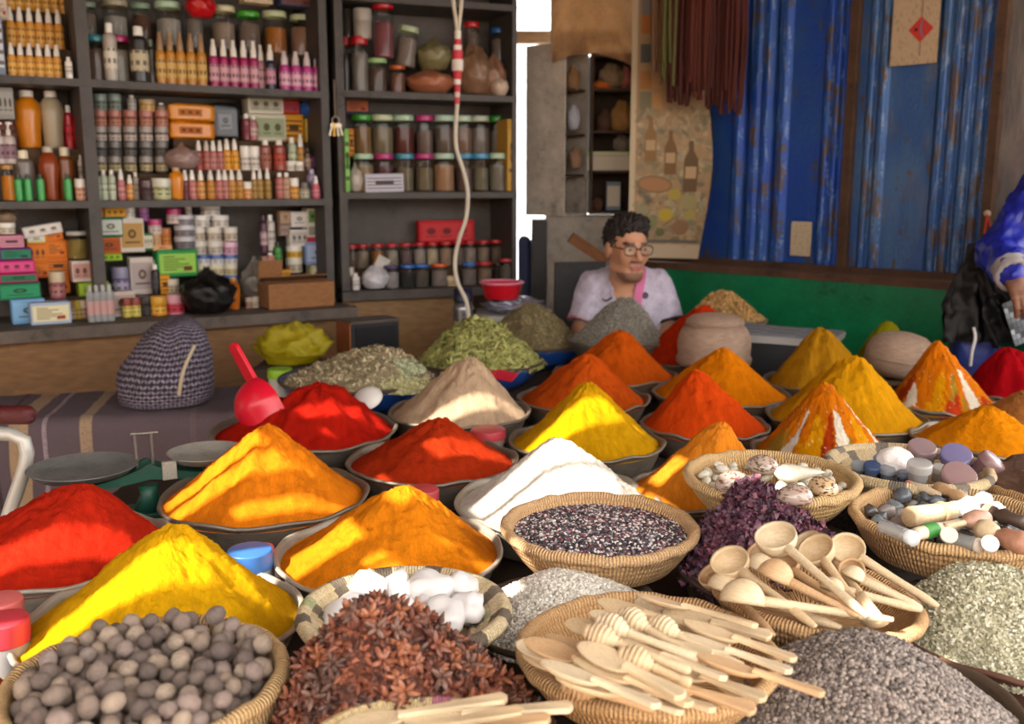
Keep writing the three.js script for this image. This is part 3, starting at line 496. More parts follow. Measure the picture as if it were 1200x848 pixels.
// --- wide bay, second shelf
const SB = [['#5c6660', '#7c8a80', '#6f7a70'], ['#8a4a44', '#a86a58', '#b0765e'], ['#3a3634', '#9a9088', '#b8aaa2'], ['#2c2a2a', '#6a6460', '#55504c'], ['#4a4340', '#8a8078', '#a89a70']];
[[131, 20], [149, 19], [167, 18], [184, 17], [202, 18]].forEach(([yb, h], r) => row(FL, 'tub', [118, 135, 153, 172, 190].slice(0, r === 0 ? 2 : 5), yb, 15.5, h + 0.5, 0.17, SB[r], ['grey-green pot in the top course of the stacked pots', 'rosy pot in the second course of the stacked pots', 'pale-labelled dark pot in the third course of the stacked pots', 'near-black pot in the fourth course of the stacked pots', 'brown pot in the lowest course of the stacked pots'][r], 'tub'));
LV.B3 = riser(FL, 112, 198, 202.5, 'B', 0.17, 0.08, 'wooden step under the stacked pots');
goods(FL, 'tub', 173, 131, 18, 14, 0.17, ['#b98a4a', '#a58a5c', '#c99e60'], 'honey-coloured pot on the stacked pots', 'tub'); goods(FL, 'bottle', 155, 131, 10, 19, 0.17, [GLASSGREY, WHITE, '#a5a19c'], 'small clear bottle on the stacked pots', 'bottle'); goods(FL, 'bottle', 189, 131, 10, 10, 0.17, ['#6a5a50', WHITE, '#8a7a70'], 'tiny dark bottle with white cap on the stacked pots', 'bottle');
row(FL, 'bottle', [112, 120.5, 130], 'B', 8.5, 35, 0.06, ['#a8b09a', WHITE, '#b8bfa8'], 'small pale green bottle with white cap in the front row', 'bottle'); goods(FL, 'spray', 141, 'B', 9, 36, 0.06, ['#b0606a', WHITE, '#c08080'], 'small rose bottle with white tip in the front row', 'bottle'); goods(FL, 'spray', 151, 'B', 9, 29, 0.06, ['#c07a2a', WHITE, '#cf9a5a'], 'small honey bottle with white tip in the front row', 'bottle'); goods(FL, 'bottle', 158, 'B', 8, 32, 0.09, ['#a59c92', CREAM, '#b5aa9e'], 'small greyish bottle beside the dark round pot', 'bottle');
goods(FL, 'tub', 170, 'B', 16, 23, 0.06, ['#3a2226', '#4a2c30', '#3f262a'], 'dark round pot in the front row', 'tub'); goods(FL, 'tub', 188, 'B', 23, 25, 0.05, ['#a9ac80', '#c9c6b4', '#b3b68c'], 'sage green tub in the front row', 'tub'); goods(FL, 'flask', 206, 'B', 17, 37, 0.05, ['#cf7d10', '#b89a70'], 'orange flask in the front row beside the sage tub', 'bottle');
LV.B4 = riser(FL, 204, 376, 199, 'B', 0.13, 0.06, 'wooden step under the second row of essence bottles'); LV.B5 = riser(FL, 200, 380, 163, 'B', 0.22, 0.10, 'wooden step under the packets and cartons');
goods(FL, 'brick', 225, 'B5', 52, 20, 0.22, ['#cf7c0c', '#a85a10'], 'orange soap packet, lower of two', 'packet'); goods(FL, 'brick', 222, 143, 54, 20, 0.22, ['#d28211', '#b0640f'], 'orange soap packet, upper of two', 'packet');
goods(FL, 'brick', 266, 'B5', 32, 42, 0.21, ['#14161a', '#8a8f98'], 'black packet with white lettering beside the orange packets', 'packet');
goods(FL, 'box', 310, 'B5', 47, 30, 0.22, ['#c3bda8', '#8f9a78'], 'cream carton printed with green figures, lower of two', 'box'); goods(FL, 'box', 308, 134, 42, 21, 0.22, ['#c8c2b2', '#a09c88'], 'cream carton printed with dark figures, upper of two', 'box'); goods(FL, 'bottle', 291, 'B5', 10, 30, 0.16, ['#6a1826', WHITE, '#7a2838'], 'maroon bottle in front of the cream cartons', 'bottle'); goods(FL, 'bottle', 299, 'B5', 10, 28, 0.16, ['#a05a60', WHITE, '#c9a8a4'], 'rosy white-capped bottle in front of the cream cartons', 'bottle');
goods(FL, 'box', 344, 'B5', 23, 31, 0.22, ['#cf8e12', '#d99a1e'], 'plain mustard carton between cream carton and blue bag', 'box'); goods(FL, 'box', 339, 133, 20, 14, 0.22, ['#c22a1e', '#a83a4a'], 'small red packet on the mustard carton', 'packet'); goods(FL, 'box', 370, 'B5', 28, 26, 0.21, ['#b99a2a', '#c9b27a'], 'yellow and white striped carton under the blue bag', 'box'); goods(FL, 'sack', 366, 138, 34, 22, 0.20, ['#20509a'], 'crumpled blue plastic bag on the yellow striped carton', 'bag', { solid: 1 });
goods(FL, 'bag', 215, 'B4', 40, 32, 0.13, ['#b3948c'], 'rosy clear bag beside the essence bottles', 'bag');
row(FL, 'spray', [234, 243, 251, 259], 'B4', 9.5, 34, 0.12, [['#8c2c20', WHITE, '#9a3c30'], ['#a04c44', '#c9b8ac', '#b06a60'], ['#a8605c', WHITE, '#b57a74'], ['#a25450', WHITE, '#b06c66']], 'essence bottle with white tip in the second row', 'bottle', { tints: ['brick-red', 'dull-capped rose', 'dusty pink', 'brownish pink'] }); row(FL, 'spray', [267, 276], 'B4', 10, 36, 0.12, [['#d08a10', WHITE, '#d99a20']], 'golden essence bottle with white tip in the second row', 'bottle');
row(FL, 'tub', [288, 299], 'B4', 12, 28, 0.12, [WHITE, WHITE, '#cfc8c0'], 'white round pot in the second row', 'tub'); goods(FL, 'bottle', 312, 'B4', 13, 35, 0.11, ['#8a4a3a', WHITE, '#9a5c4c'], 'brown bottle with white cap in the second row', 'bottle'); goods(FL, 'bottle', 328, 'B4', 15, 35, 0.11, ['#8f3a26', WHITE, '#b0402e'], 'russet bottle with white cap and red label in the second row', 'bottle'); goods(FL, 'bottle', 343, 'B4', 11, 38, 0.12, ['#9aa58a', WHITE, '#b5c0a0'], 'pale green bottle with white cap in the second row', 'bottle'); goods(FL, 'spray', 353, 'B4', 10, 42, 0.12, ['#b0792a', WHITE, '#b98a40'], 'tall amber bottle with white tip in the second row', 'bottle'); goods(FL, 'bottle', 361, 'B4', 9, 26, 0.10, ['#4a2a20', '#2a2422', '#a89080'], 'small dark bottle with black cap in the second row', 'bottle'); goods(FL, 'sack', 375, 'B4', 20, 24, 0.12, ['#9a5a94'], 'small purple pouch at the end of the second row', 'bag', { solid: 1 });
row(FL, 'spray', [216, 224.5, 234.5, 246, 256, 263, 271, 280], 'B', 10, 34, 0.06, [['#5a1020', WHITE, '#6a2030'], ['#b06058', WHITE, '#c07c72'], ['#c8843a', WHITE, '#d29a58'], ['#b8741c', WHITE, '#c08430'], ['#b05a54', WHITE, '#bd766e'], ['#a8625a', WHITE, '#b87a70'], ['#b5781e', WHITE, '#bd8632'], ['#ac7018', WHITE, '#b5802c']], 'small essence bottle with white tip in the front row', 'bottle', { tints: ['maroon', 'salmon pink', 'light orange', 'broad amber', 'dull rose', 'brownish rose', 'dark amber', 'olive amber'] }); goods(FL, 'tub', 289, 'B', 10, 20, 0.05, ['#d08a48', WHITE, '#d99c62'], 'tiny orange pot with white lid in the front row', 'tub'); row(FL, 'spray', [297, 304, 313], 'B', 8.5, 35, 0.06, ['#96722c', WHITE, '#a27e38'], 'olive-gold essence bottle with white tip in the front row', 'bottle');
row(FL, 'bottle', [327, 335], 'B', 10, 30, 0.06, [['#a85a50', WHITE, '#b87468'], ['#a8846a', WHITE, '#b8967c']], 'short bottle with white cap in the front row', 'bottle', { tints: ['rosy', 'tan'] }); goods(FL, 'tub', 344, 'B', 11, 24, 0.04, ['#d08a1c', WHITE, '#dba24a'], 'yellow pot with white lid in the front row', 'tub'); goods(FL, 'tub', 355, 'B', 15, 19, 0.06, ['#a9a48a', '#4a3c30', '#b5b09a'], 'pale tub with dark lid in the front row', 'tub'); goods(FL, 'bottle', 365, 'B', 12, 34, 0.09, ['#9a8fb0', '#b5aec8', '#a89cc0'], 'lilac bottle at the end of the front row', 'bottle'); goods(FL, 'spray', 369.5, 'B', 9, 26, 0.03, ['#c04a60', WHITE, '#cf7a88'], 'coral bottle in front of the lilac bottle', 'bottle'); goods(FL, 'bottle', 380, 'B', 9, 38, 0.05, ['#c07a20', '#c9bba8', '#6a9a3a'], 'orange and green bottle against the upright', 'bottle');
row(FL, 'tub', [341, 351], 'B4', 11, 11, 0.09, [WHITE, WHITE, '#cfc6ba'], 'white lidded pot behind the yellow pot', 'tub');
// --- wide bay, on the counter
LV.C3 = riser(FL, 112, 216, 340, 'C', 0.18, 0.16, 'wooden step under the tall stack of soaps and tubs');
goods(FL, 'box', 131, 'C', 29, 30, 0.05, ['#c3b8ae', '#b09c94'], 'white carton on the counter under the floral tub', 'box', { d: 0.06 });
row(FL, 'tub', [137, 148], 'C', 12, 23, 0.0, ['#c0b048', '#8a4038', '#cdbf62'], 'pale yellow tub with red edge on the counter', 'tub'); goods(FL, 'tub', 160, 'C', 16, 23, 0.01, ['#23201f', '#1c1a1a', '#2a2726'], 'black tub on the counter', 'tub'); goods(FL, 'tub', 175.5, 'C', 20, 23, 0.0, ['#cf8c14', '#c9952a', '#d9a23a'], 'mustard yellow tub on the counter', 'tub'); goods(FL, 'tub', 196, 'C', 22, 24, 0.0, ['#c9808c', '#d29aa4', '#b5283e'], 'pink tub with red print beside the black bag', 'tub');
goods(FL, 'tub', 132, 'C3', 21, 34, 0.14, ['#5d5280', '#8a86a0', '#a49ab5'], 'purple and white floral tub', 'tub'); goods(FL, 'box', 157, 'C3', 27, 44, 0.14, ['#c6bab2', '#a89a98'], 'white carton with silver print, lower of two', 'box'); goods(FL, 'box', 154.5, 295, 27, 39, 0.14, ['#cbc2b8', '#b08a4a'], 'white carton with gold emblem and red band, upper of two', 'box');
goods(FL, 'box', 130, 305, 23, 8, 0.14, ['#86b018', '#94be26'], 'thin lime carton on the floral tub', 'box'); goods(FL, 'box', 127, 297, 27, 19, 0.14, ['#bf5d10', '#a84e0c'], 'dark orange carton on the lime carton', 'box'); goods(FL, 'box', 129, 278, 28, 24, 0.14, ['#0d5a40', '#c3c9be'], 'dark green carton with white tag', 'box'); goods(FL, 'box', 134, 254, 23, 11, 0.14, ['#d09212', '#db9f20'], 'yellow carton on the dark green carton', 'box'); goods(FL, 'tub', 152, 256, 13, 14, 0.14, [WHITE, WHITE, '#cfcac2'], 'white pot beside the yellow carton', 'tub'); goods(FL, 'box', 114, 254, 12, 12, 0.14, ['#a8641a', '#b87222'], 'brown-orange carton against the upright', 'box');
goods(FL, 'bottle', 174, 'C3', 10, 36, 0.08, ['#1e1c20', WHITE, '#3a3a40'], 'black bottle with long white cap among the tubs', 'bottle'); goods(FL, 'box', 183.5, 'C3', 11, 23, 0.09, ['#cf8a12', '#d9981e'], 'small amber carton beside the black-and-white bottle', 'box'); goods(FL, 'tub', 194, 'C3', 15, 18, 0.08, ['#c2bba4', '#d4cfc0', '#b5ae94'], 'cream pot under the bright green carton', 'tub'); goods(FL, 'tub', 178, 318, 12, 14, 0.14, ['#a89a74', '#cfc9ba', '#b3a584'], 'beige pot beside the white cartons', 'tub');
goods(FL, 'box', 206, 323, 45, 31, 0.13, ['#1f8a46', '#8fbf4a'], 'bright green carton with yellow-green print', 'box'); goods(FL, 'box', 173, 293, 11, 20, 0.14, ['#2f6a3a', '#c9c3b0'], 'small green and white carton', 'box'); goods(FL, 'box', 189, 293, 22, 6, 0.14, ['#c88a58', '#cf9a6c'], 'thin apricot carton on the bright green carton', 'box');
[[182, 274, 16, 17, '#c9b8ae', '#b02468', 'white jar with magenta lid, lower of two'], [204, 262, 17, 18, '#c2ada6', '#b02468', 'white jar with magenta lid, upper of two'], [183, 288, 13, 14, '#c49a6a', '#b58a5c', 'apricot pot under the magenta-lidded jar'], [195, 287, 12, 20, '#b5702a', '#a85a20', 'orange-brown pot beside the apricot pot'], [217, 291, 24, 14, '#6a666c', '#b5b2b8', 'grey and white round pot, lowest of its stack'], [217, 277, 24, 13, '#78747a', '#bdbac0', 'grey and white round pot, middle of its stack'], [216, 264, 22, 12, '#858086', '#c3c0c6', 'grey and white round pot, top of its stack'], [169, 259, 12, 17, '#8a4a86', '#a06a9a', 'purple pot under the shelf board'], [221, 252, 8, 12, '#b5aca4', '#c9c2ba', 'tiny pale pot topping the round pots']].forEach(([px, yb, w, h, a, b, l]) => goods(FL, 'tub', px, yb, w, h, 0.14, [a, b, a], l, 'tub'));
LV.C4 = riser(FL, 224, 282, 336, 'C', 0.18, 0.14, 'wooden step under the white cream tubs');
const tubs = (list, cols, l) => list.forEach(([px, yb, w, h]) => goods(FL, 'tub', px, yb, w, h, 0.16, cols, l, 'tub'));
tubs([[247, 253, 23, 14]], ['#d5d1ca', '#dedad4', '#cfcac4'], 'plain white tub crowning the tub pyramid'); tubs([[236, 266, 21, 14], [258, 266, 21, 14]], ['#d0cbc4', '#dad5ce', '#c9c3bb'], 'plain white tub in the second course of the pyramid'); tubs([[232, 282, 18, 16], [251, 282, 18, 16], [270, 282, 17, 16]], ['#c9bfb2', '#d2cabd', '#b5a898'], 'cream tub in the third course of the pyramid'); tubs([[233, 298, 19, 16], [252, 298, 19, 16]], ['#c3bcb2', '#cbc5bb', '#b8afa4'], 'greyish white tub in the fourth course of the pyramid'); tubs([[270, 298, 18, 15]], ['#c79ab0', '#d0a8bc', '#bb8ca4'], 'pink tub in the pyramid'); tubs([[237, 309, 18, 11], [254, 309, 18, 11], [270, 309, 17, 11]], ['#c9c6c8', '#3c5a9a', '#c4c2c6'], 'white tub with blue lid in the pyramid'); tubs([[237, 322, 18, 13], [254, 322, 18, 13], [270, 322, 17, 13]], ['#c5bda0', '#cdc6ac', '#b8ac88'], 'ivory tub near the foot of the pyramid'); tubs([[238, 336, 18, 14], [255, 336, 18, 14], [271, 336, 17, 14]], ['#bcbac4', '#44609c', '#c9c7cc'], 'white and blue tub at the foot of the pyramid');
goods(FL, 'flask', 266, 'C', 17, 38, 0.02, ['#b9641a', '#b8844a'], 'orange-brown flask beside the black bag', 'bottle');
row(FL, 'tub', [284, 292, 302], 'C', 9, 13, 0.03, [['#b89a84', '#c9b4a4', '#b08c74'], ['#cfc4b4', '#d9d2c6', '#c3b6a4'], ['#9a929c', '#b5aeb8', '#8a828c']], 'tiny pot on the counter beside the clear bag', 'tub', { tints: ['tan', 'cream', 'grey-lilac'] });
goods(FL, 'bag2', 293, 'C', 36, 56, 0.12, ['#8d857c'], 'clear crumpled plastic bag of packets on the counter', 'bag');
goods(FL, 'bag2', 236, 'C', 62, 54, -0.06, ['#0f0e0f'], 'shiny black plastic bag on the counter', 'bag', { solid: 1, m: () => mat('#0f0e0f', 0.3, { bumpMap: grainTex, bumpScale: 0.004 }) });
LV.C5 = riser(FL, 304, 384, 331, 'C', 0.19, 0.15, 'wooden step behind the cardboard box');
goods(FL, 'box', 371, 'C5', 29, 23, 0.16, ['#b9b48c', '#cdc8a6'], 'row of cream slim cartons beside the upright', 'box'); goods(FL, 'box', 371, 309, 32, 26, 0.16, ['#7d93bd', '#9fb0cf'], 'pale blue carton with two white windows', 'box'); goods(FL, 'box', 371, 283, 29, 6, 0.16, ['#a8243c', '#a8243c'], 'thin crimson carton on the pale blue carton', 'box'); goods(FL, 'box', 371, 277, 28, 14, 0.16, ['#cbc6ba', '#8a887e'], 'cream carton with small dark prints', 'box'); goods(FL, 'box', 371, 263, 29, 19, 0.16, ['#c9c5b2', '#6a8a4c'], 'cream carton with green tree prints topping the stack', 'box');
goods(FL, 'box', 348, 'C5', 20, 12, 0.16, ['#b5a8a0', '#c9a09a'], 'small grey carton behind the cardboard box', 'box'); goods(FL, 'tub', 345, 319, 19, 17, 0.16, ['#bdb4a0', '#cfc8b8', '#b0a68e'], 'ivory tub above the cardboard box', 'tub'); goods(FL, 'tub', 345, 302, 19, 14, 0.16, ['#c9b98a', '#d6d0c4', '#c89a1e'], 'white tub with yellow band above the cardboard box', 'tub'); goods(FL, 'box', 349, 288, 23, 19, 0.16, ['#c9c3bd', '#b0aaa4'], 'white dotted carton above the yellow-banded tub', 'box'); goods(FL, 'box', 349, 266, 20, 18, 0.16, ['#c6beb8', '#cfc8c2'], 'plain white carton beside the tree-print carton', 'box'); goods(FL, 'box', 333, 262, 14, 15, 0.17, ['#9a7a62', '#a88a72'], 'tan carton on the upper pile', 'box'); goods(FL, 'box', 332, 276, 12, 13, 0.17, ['#8a7268', '#968076'], 'brownish carton under the tan carton', 'box');
row(FL, 'box', [316, 328], 'C5', 11.5, 20, 0.15, ['#d3921c', '#d99c2a'], 'amber yellow slim carton beside the green bottle', 'box', { slope: 0 }); goods(FL, 'bottle', 326, 312, 10, 28, 0.15, ['#2f7a30', '#2a2420', '#3f8a3a'], 'green bottle with black cap on the amber cartons', 'bottle'); goods(FL, 'bottle', 317, 312, 10, 16, 0.15, ['#b06a60', WHITE, '#c08a80'], 'short rosy bottle on the amber cartons', 'bottle'); goods(FL, 'bottle', 310, 296, 9, 44, 0.17, ['#4a2038', '#3a1c2c', '#b59ca4'], 'dark plum bottle near the amber cartons', 'bottle'); goods(FL, 'bottle', 318, 294, 10, 42, 0.18, ['#c9c2bb', WHITE, '#bdb5ae'], 'tall white bottle near the dark plum bottle', 'bottle'); goods(FL, 'box', 306, 'C5', 11, 36, 0.17, ['#a88a78', '#b59c8a'], 'slim brownish carton beside the clear bag', 'box');
{ // open cardboard box
  const a = FL.hit(308, 360, 0.1), s = FL.scale(350, 360, 0.1), w = 80 * s, h = 29 * s, d = 0.16;
  const b = thing('cardboard_box', 'open brown cardboard box with raised flap at the counter end', 'box'); inFrame(b, FL, FL.hit(350, 360, 0.05).u, LV.C + 0.001, 0.02);
  const cb = mat('#a06d42', 0.85, { map: mottleTex }), t = 0.004;
  for (const k of [-1, 1]) { part('box_wall', box(t, h, d, k * (w / 2 - t / 2), h / 2, 0), cb, b); part('box_wall', box(w - 2 * t, h, t, 0, h / 2, k * (d / 2 - t / 2)), cb, b); }
  part('box_base', box(w, t, d, 0, t / 2, 0), cb, b);
  const f = part('flap', box(w * 0.36, t, d * 0.6, 0, 0, d * 0.3), cb, b); f.position.set(-w * 0.3, h, -d / 2 + t); f.rotation.x = -1.35;
  const f2 = part('flap', box(w, t, d * 0.5, 0, 0, d * 0.25), cb, b); f2.position.set(0, h, -d / 2 + t); f2.rotation.x = -0.35;
  const f3 = part('flap', box(w * 0.98, t, d * 0.45, 0, 0, -d * 0.225), cb, b); f3.position.set(0, h, d / 2 - t); f3.rotation.x = 0.1;
}
// ---------------------------------------------------------------- jar shelves
const jar = (px, yb, w, h, dep, c, l, label, o) => goods(FR, o?.rib ? 'ribjar' : 'jar', px, yb, w, h, dep, [c, l], label, 'jar', o);
jar(425, 'RA', 21, 62, 0.10, '#8a8078', LIDRED, 'tall clear jar with red lid under the upturned cup'); jar(409, 'RA', 16, 62, 0.16, '#4a403c', LIDRED, 'dark jar with red lid beside the upright'); jar(445, 'RA', 23, 38, 0.08, '#5d463a', '#93b47c', 'small jar with light green lid under the tall rosy jar'); jar(468, 'RA', 19, 31, 0.08, '#7a4a34', '#b8561c', 'small jar with orange lid on the top jar shelf');
goods(FR, 'tub', 425, 46, 22, 34, 0.10, ['#a39a90', '#a39a90', '-'], 'upturned clear cup on the red-lidded jar', 'cup', { name: 'cup' }); jar(450, 70, 27, 66, 0.08, '#8a4c54', '#b8161c', 'tall rosy jar with red lid', { rib: 1 }); jar(408, 46, 16, 48, 0.16, '#4a4440', '#8fa57c', 'dark jar with pale green lid beside the upright'); jar(474, 79, 25, 46, 0.10, '#8f8078', '#aebd98', 'tilted clear jar with pale green lid', { roll: -0.14 });
goods(FR, 'bag', 505, 'RA', 56, 32, 0.11, ['#a4674a'], 'peach plastic bag lying on the top jar shelf', 'bag', { solid: 1 }); goods(FR, 'bag', 508, 84, 42, 40, 0.13, ['#77704c'], 'olive plastic bag on the peach bag', 'bag', { solid: 1 }); goods(FR, 'sack', 556, 'RA', 42, 58, 0.10, ['#7d5f48'], 'brown pouch on the top jar shelf', 'bag', { solid: 1 }); jar(553, 70, 19, 42, 0.17, '#6a5c54', '#b41a20', 'small clear jar with red lid behind the brown pouch'); LV.R2 = riser(FR, 542, 596, 76, 'RA', 0.20, 0.10, 'wooden step at the end of the top jar shelf'); jar(585, 'R2', 19, 42, 0.19, '#8c8078', '#1f62ac', 'small clear jar with blue lid'); goods(FR, 'bag2', 579, 'RA', 30, 48, 0.09, ['#8a6450'], 'crinkled clear bag of brown pieces at the shelf end', 'bag', { solid: 1 }); goods(FR, 'bag', 586, 'RA', 20, 24, 0.04, ['#bda894'], 'small pale crinkled bag in front of the brown pieces', 'bag', { solid: 1 });
LV.R4 = riser(FR, 412, 596, 182.5, 'RB', 0.19, 0.09, 'wooden step under the upper jar row');
const up = [[425, 24, '#9a7448', '#3f9a2c', 'upper-row jar with bright green lid and tan contents'], [449, 27, '#8a7a5e', '#bfc8a4', 'upper-row jar with cream lid full of khaki seeds'], [474, 25, '#6a2c26', '#a9c4a8', 'upper-row jar with mint lid and dark red contents'], [498, 23, '#7a625c', '#a8206a', 'upper-row ribbed jar with magenta lid'], [521, 26, '#6d5a50', '#a9c4ac', 'upper-row jar with wide mint lid behind the cable'], [543, 23, '#8a6a58', '#b0c4ac', 'upper-row jar with mint lid and rosy contents'], [563, 23, '#8d837c', '#b5c0ac', 'upper-row jar with greyish mint lid and grey contents'], [583, 21, '#7d6e64', '#2f8c26', 'upper-row ribbed jar with dark green lid at the end']];
up.forEach(([px, w, c, l, n], i) => jar(px, 'R4', w, 47, 0.19, c, l, n, { rib: i === 3 || i === 7 }));
const lo = [[426, 25, '#9a8060', '#a9c4a8', 'lower-row jar with mint lid behind the white paper'], [450, 24, '#5a2c34', '#a8206a', 'lower-row jar with magenta lid behind the white paper'], [474, 24, '#7a7058', '#3a8aa0', 'lower-row ribbed jar with teal lid beside the white paper'], [497, 24, '#7a6c54', '#a8206a', 'lower-row ribbed jar with magenta lid and khaki contents'], [520, 26, '#b08462', '#a9c4ac', 'lower-row jar with mint lid full of peach grains'], [544, 23, '#5c4440', '#3a86a8', 'lower-row ribbed jar with teal lid and dark contents'], [563, 22, '#77705c', '#3f8cb0', 'lower-row ribbed jar with sky blue lid'], [583, 22, '#7f776a', '#a9c4a8', 'lower-row jar with mint lid and grey-green contents']];
lo.forEach(([px, w, c, l, n], i) => jar(px, 'RB', w, 44, 0.07, c, l, n, { rib: [2, 3, 5, 6].includes(i) }));
goods(FR, 'box', 450, 'RB', 46, 21, 0.015, ['#b9b7c4', '#c6c4d0'], 'white paper packet leaning before the lower jar row', 'packet', { d: 0.02, roll: 0.02 }); goods(FR, 'bag', 416, 'RB', 18, 34, 0.04, ['#b3a89c'], 'white crumpled bag beside the green strip', 'bag', { solid: 1 });
goods(FR, 'box', 404.5, 'RB', 5, 72, 0.03, ['#7cb45c', '#86c066'], 'thin light green board against the upright', 'board', { d: 0.1, name: 'board' }); goods(FR, 'box', 411, 184, 6, 32, 0.10, ['#c2781a', '#cd8426'], 'thin orange carton beside the green board', 'box'); goods(FR, 'box', 592.5, 'RB', 9, 82, 0.08, ['#b58a34', '#bd9440'], 'ochre board against the end upright', 'board', { d: 0.14, name: 'board' }); goods(FR, 'box', 419, 133, 28, 18, 0.19, ['#1c2440', '#a8562c'], 'dark blue card with an orange food picture', 'card', { d: 0.004, name: 'picture_card' });
LV.R5 = riser(FR, 402, 592, 309, 'RC', 0.17, 0.09, 'wooden step under the row of red-lidded jars');
[[409, '#6a5a50'], [422, '#9a8a78'], [440, '#a5642a'], [457, '#a89a8c'], [474, '#6f5c60'], [490, '#a3968e'], [505, '#bfae92'], [521, '#a88a78'], [536, '#7a6e68'], [550, '#9c8e88'], [566, '#94806e'], [581, '#6c5c50']].forEach(([px, c], i) => jar(px, 'R5', 15.5, 29, 0.17, c, '#b0161f', `small red-lidded jar with ${['dusky brown', 'pale beige', 'orange-brown', 'oatmeal', 'mauve-grey', 'greige', 'cream', 'rosy tan', 'ash grey', 'pinkish grey', 'khaki tan', 'dark brown'][i]} contents in the raised row`, { group: 'small red-lidded jars in a row' }));
[[456, '#9c9498', '#3a2c5c', 'small jar with navy lid in the low row'], [475, '#2c2c30', '#2a63b4', 'small jar with blue lid and black contents'], [492, '#5c5450', '#2a63b4', 'small jar with blue lid and grey-brown contents'], [513, '#8a7c78', '#d0560e', 'small jar with orange lid in the low row'], [549, '#7d7270', '#2a63b4', 'small jar with blue lid beside the cable'], [567, '#8a7462', '#b0161f', 'small jar with red lid and tan contents in the low row'], [594, '#6a625c', '#b0323c', 'small jar with dull red lid at the end upright']].forEach(([px, c, l, n]) => jar(px, 'RC', px === 513 ? 21 : 19, px === 594 ? 30 : 27, 0.05, c, l, n));
jar(583, 'RC', 13, 23, 0.09, '#2a2220', '#1e1818', 'small black jar beside the end upright'); row(FR, 'tub', [526, 532], 'RC', 7, 12, 0.03, ['#c0a884', '#cbb698', '#b59c78'], 'tiny beige pot beside the orange-lidded jar', 'tub');
goods(FR, 'box', 522, 284, 68, 26, 0.235, ['#b3101c', '#c02a30'], 'long red carton with white print behind the red-lidded jars', 'box', { d: 0.05 });
goods(FR, 'sack', 436, 'RC', 32, 28, 0.04, ['#c4c1c6'], 'white crumpled paper bag on the lower counter', 'bag', { solid: 1 }); goods(FR, 'box', 429, 'RC', 16, 42, 0.06, ['#b5aea6', '#bdb6ae'], 'folded grey-white paper standing in the crumpled bag', 'paper', { roll: -0.5, d: 0.006, name: 'folded_paper' }); goods(FR, 'bottle', 413, 'RC', 10, 20, 0.03, ['#cfcac6', WHITE, '#c0bab6'], 'small white bottle beside the crumpled paper bag', 'bottle'); goods(FR, 'tub', 407, 'RC', 9, 26, 0.07, ['#b08a7c', '#cabfb4', '#8a5a64'], 'small rosy pot against the upright on the lower counter', 'tub');

// ---------------------------------------------------------------- heaps of loose pieces
function rimBack(xl, xr, yb, y) {
  const k = (xr - xl) / 2 / FOCAL, f = onY((xl + xr) / 2, yb, y), cp = Math.cos(PITCH), sp = Math.sin(PITCH);
  const depth = (p) => -p.z * cp + (EYE - p.y) * sp, R = k * depth(f) / (1 + k * cp), c = V(0, y, f.z + R); c.x = ((xl + xr) / 2 - 600) / FOCAL * depth(c);
  return { c, R };
}
const frontOf = (r, y) => { // picture row of a rim's front edge
  const p = V(r.c.x, y, r.c.z + r.R).sub(camera.position).applyAxisAngle(XAX, PITCH); return 424 - FOCAL * p.y / -p.z;
};
// scatter pieces over a heap: its body and its pieces are one uncountable mass
function strew(H, name, label, cat, bodyColor, geo, material, n, size, o = {}) {
  if (o.colors) { const m = new THREE.Color(0, 0, 0), q = new THREE.Color(); for (const k of o.colors) m.add(q.set(k)); bodyColor = '#' + m.multiplyScalar(1 / o.colors.length).getHexString(); } // the mass is the same stuff as its pieces
  const root = one(name, H.g, o.bodyMat ?? mat(bodyColor, 1, { map: mottle3, bumpMap: grain8, bumpScale: 0.003 }), label, cat, null, 'stuff'); root.position.set(H.c.x, H.y0, H.c.z);
  const inst = new THREE.InstancedMesh(geo, material, n); inst.name = o.piece ?? 'loose_pieces'; root.add(inst); inst.userData.kind = 'stuff';
  const s = new MeshSurfaceSampler(new THREE.Mesh(H.g)); s.randomFunction = rnd; s.build();
  const p = V(), nn = V(), m = new THREE.Matrix4(), q = new THREE.Quaternion(), q2 = new THREE.Quaternion(), c = new THREE.Color();
  for (let i = 0; i < n; i++) {
    s.sample(p, nn); const k = rr(size[0], size[1]); p.addScaledVector(nn, (o.lift ?? 0) * k + (o.deep ? -rnd() * o.deep : 0));
    if (o.flat) { q.setFromUnitVectors(YAX, nn); q2.setFromEuler(new THREE.Euler(rr(-o.flat, o.flat), rr(0, 6.28), rr(-o.flat, o.flat))); q.multiply(q2); } else q.setFromEuler(new THREE.Euler(rr(0, 6.28), rr(0, 6.28), rr(0, 6.28)));
    m.compose(p, q, V(k, k * (o.tall ?? 1), k)); inst.setMatrixAt(i, m);
    if (o.colors) { c.set(pick(o.colors)); c.offsetHSL(0, 0, rr(-0.02, 0.02)); inst.setColorAt(i, c); }
  }
  inst.castShadow = inst.receiveShadow = true; return root;
}
const seedGeo = new THREE.IcosahedronGeometry(0.5, 1), white = mat('#ffffff', 0.75);
const flakeGeo = (() => { const g = new THREE.PlaneGeometry(1, 0.45, 3, 1), p = g.attributes.position; for (let i = 0; i < p.count; i++) p.setZ(i, 0.25 * Math.sin(p.getX(i) * 3) * (1 + p.getY(i))); g.rotateX(-Math.PI / 2).computeVertexNormals(); return g; })();
const twigGeo = new THREE.CylinderGeometry(0.09, 0.06, 1, 5).rotateZ(Math.PI / 2);
const podGeo = new THREE.TubeGeometry(new THREE.CatmullRomCurve3([V(-0.5, 0, 0), V(-0.2, 0.12, 0.03), V(0.2, 0.13, 0), V(0.5, 0, 0.05)]), 8, 0.1, 6);
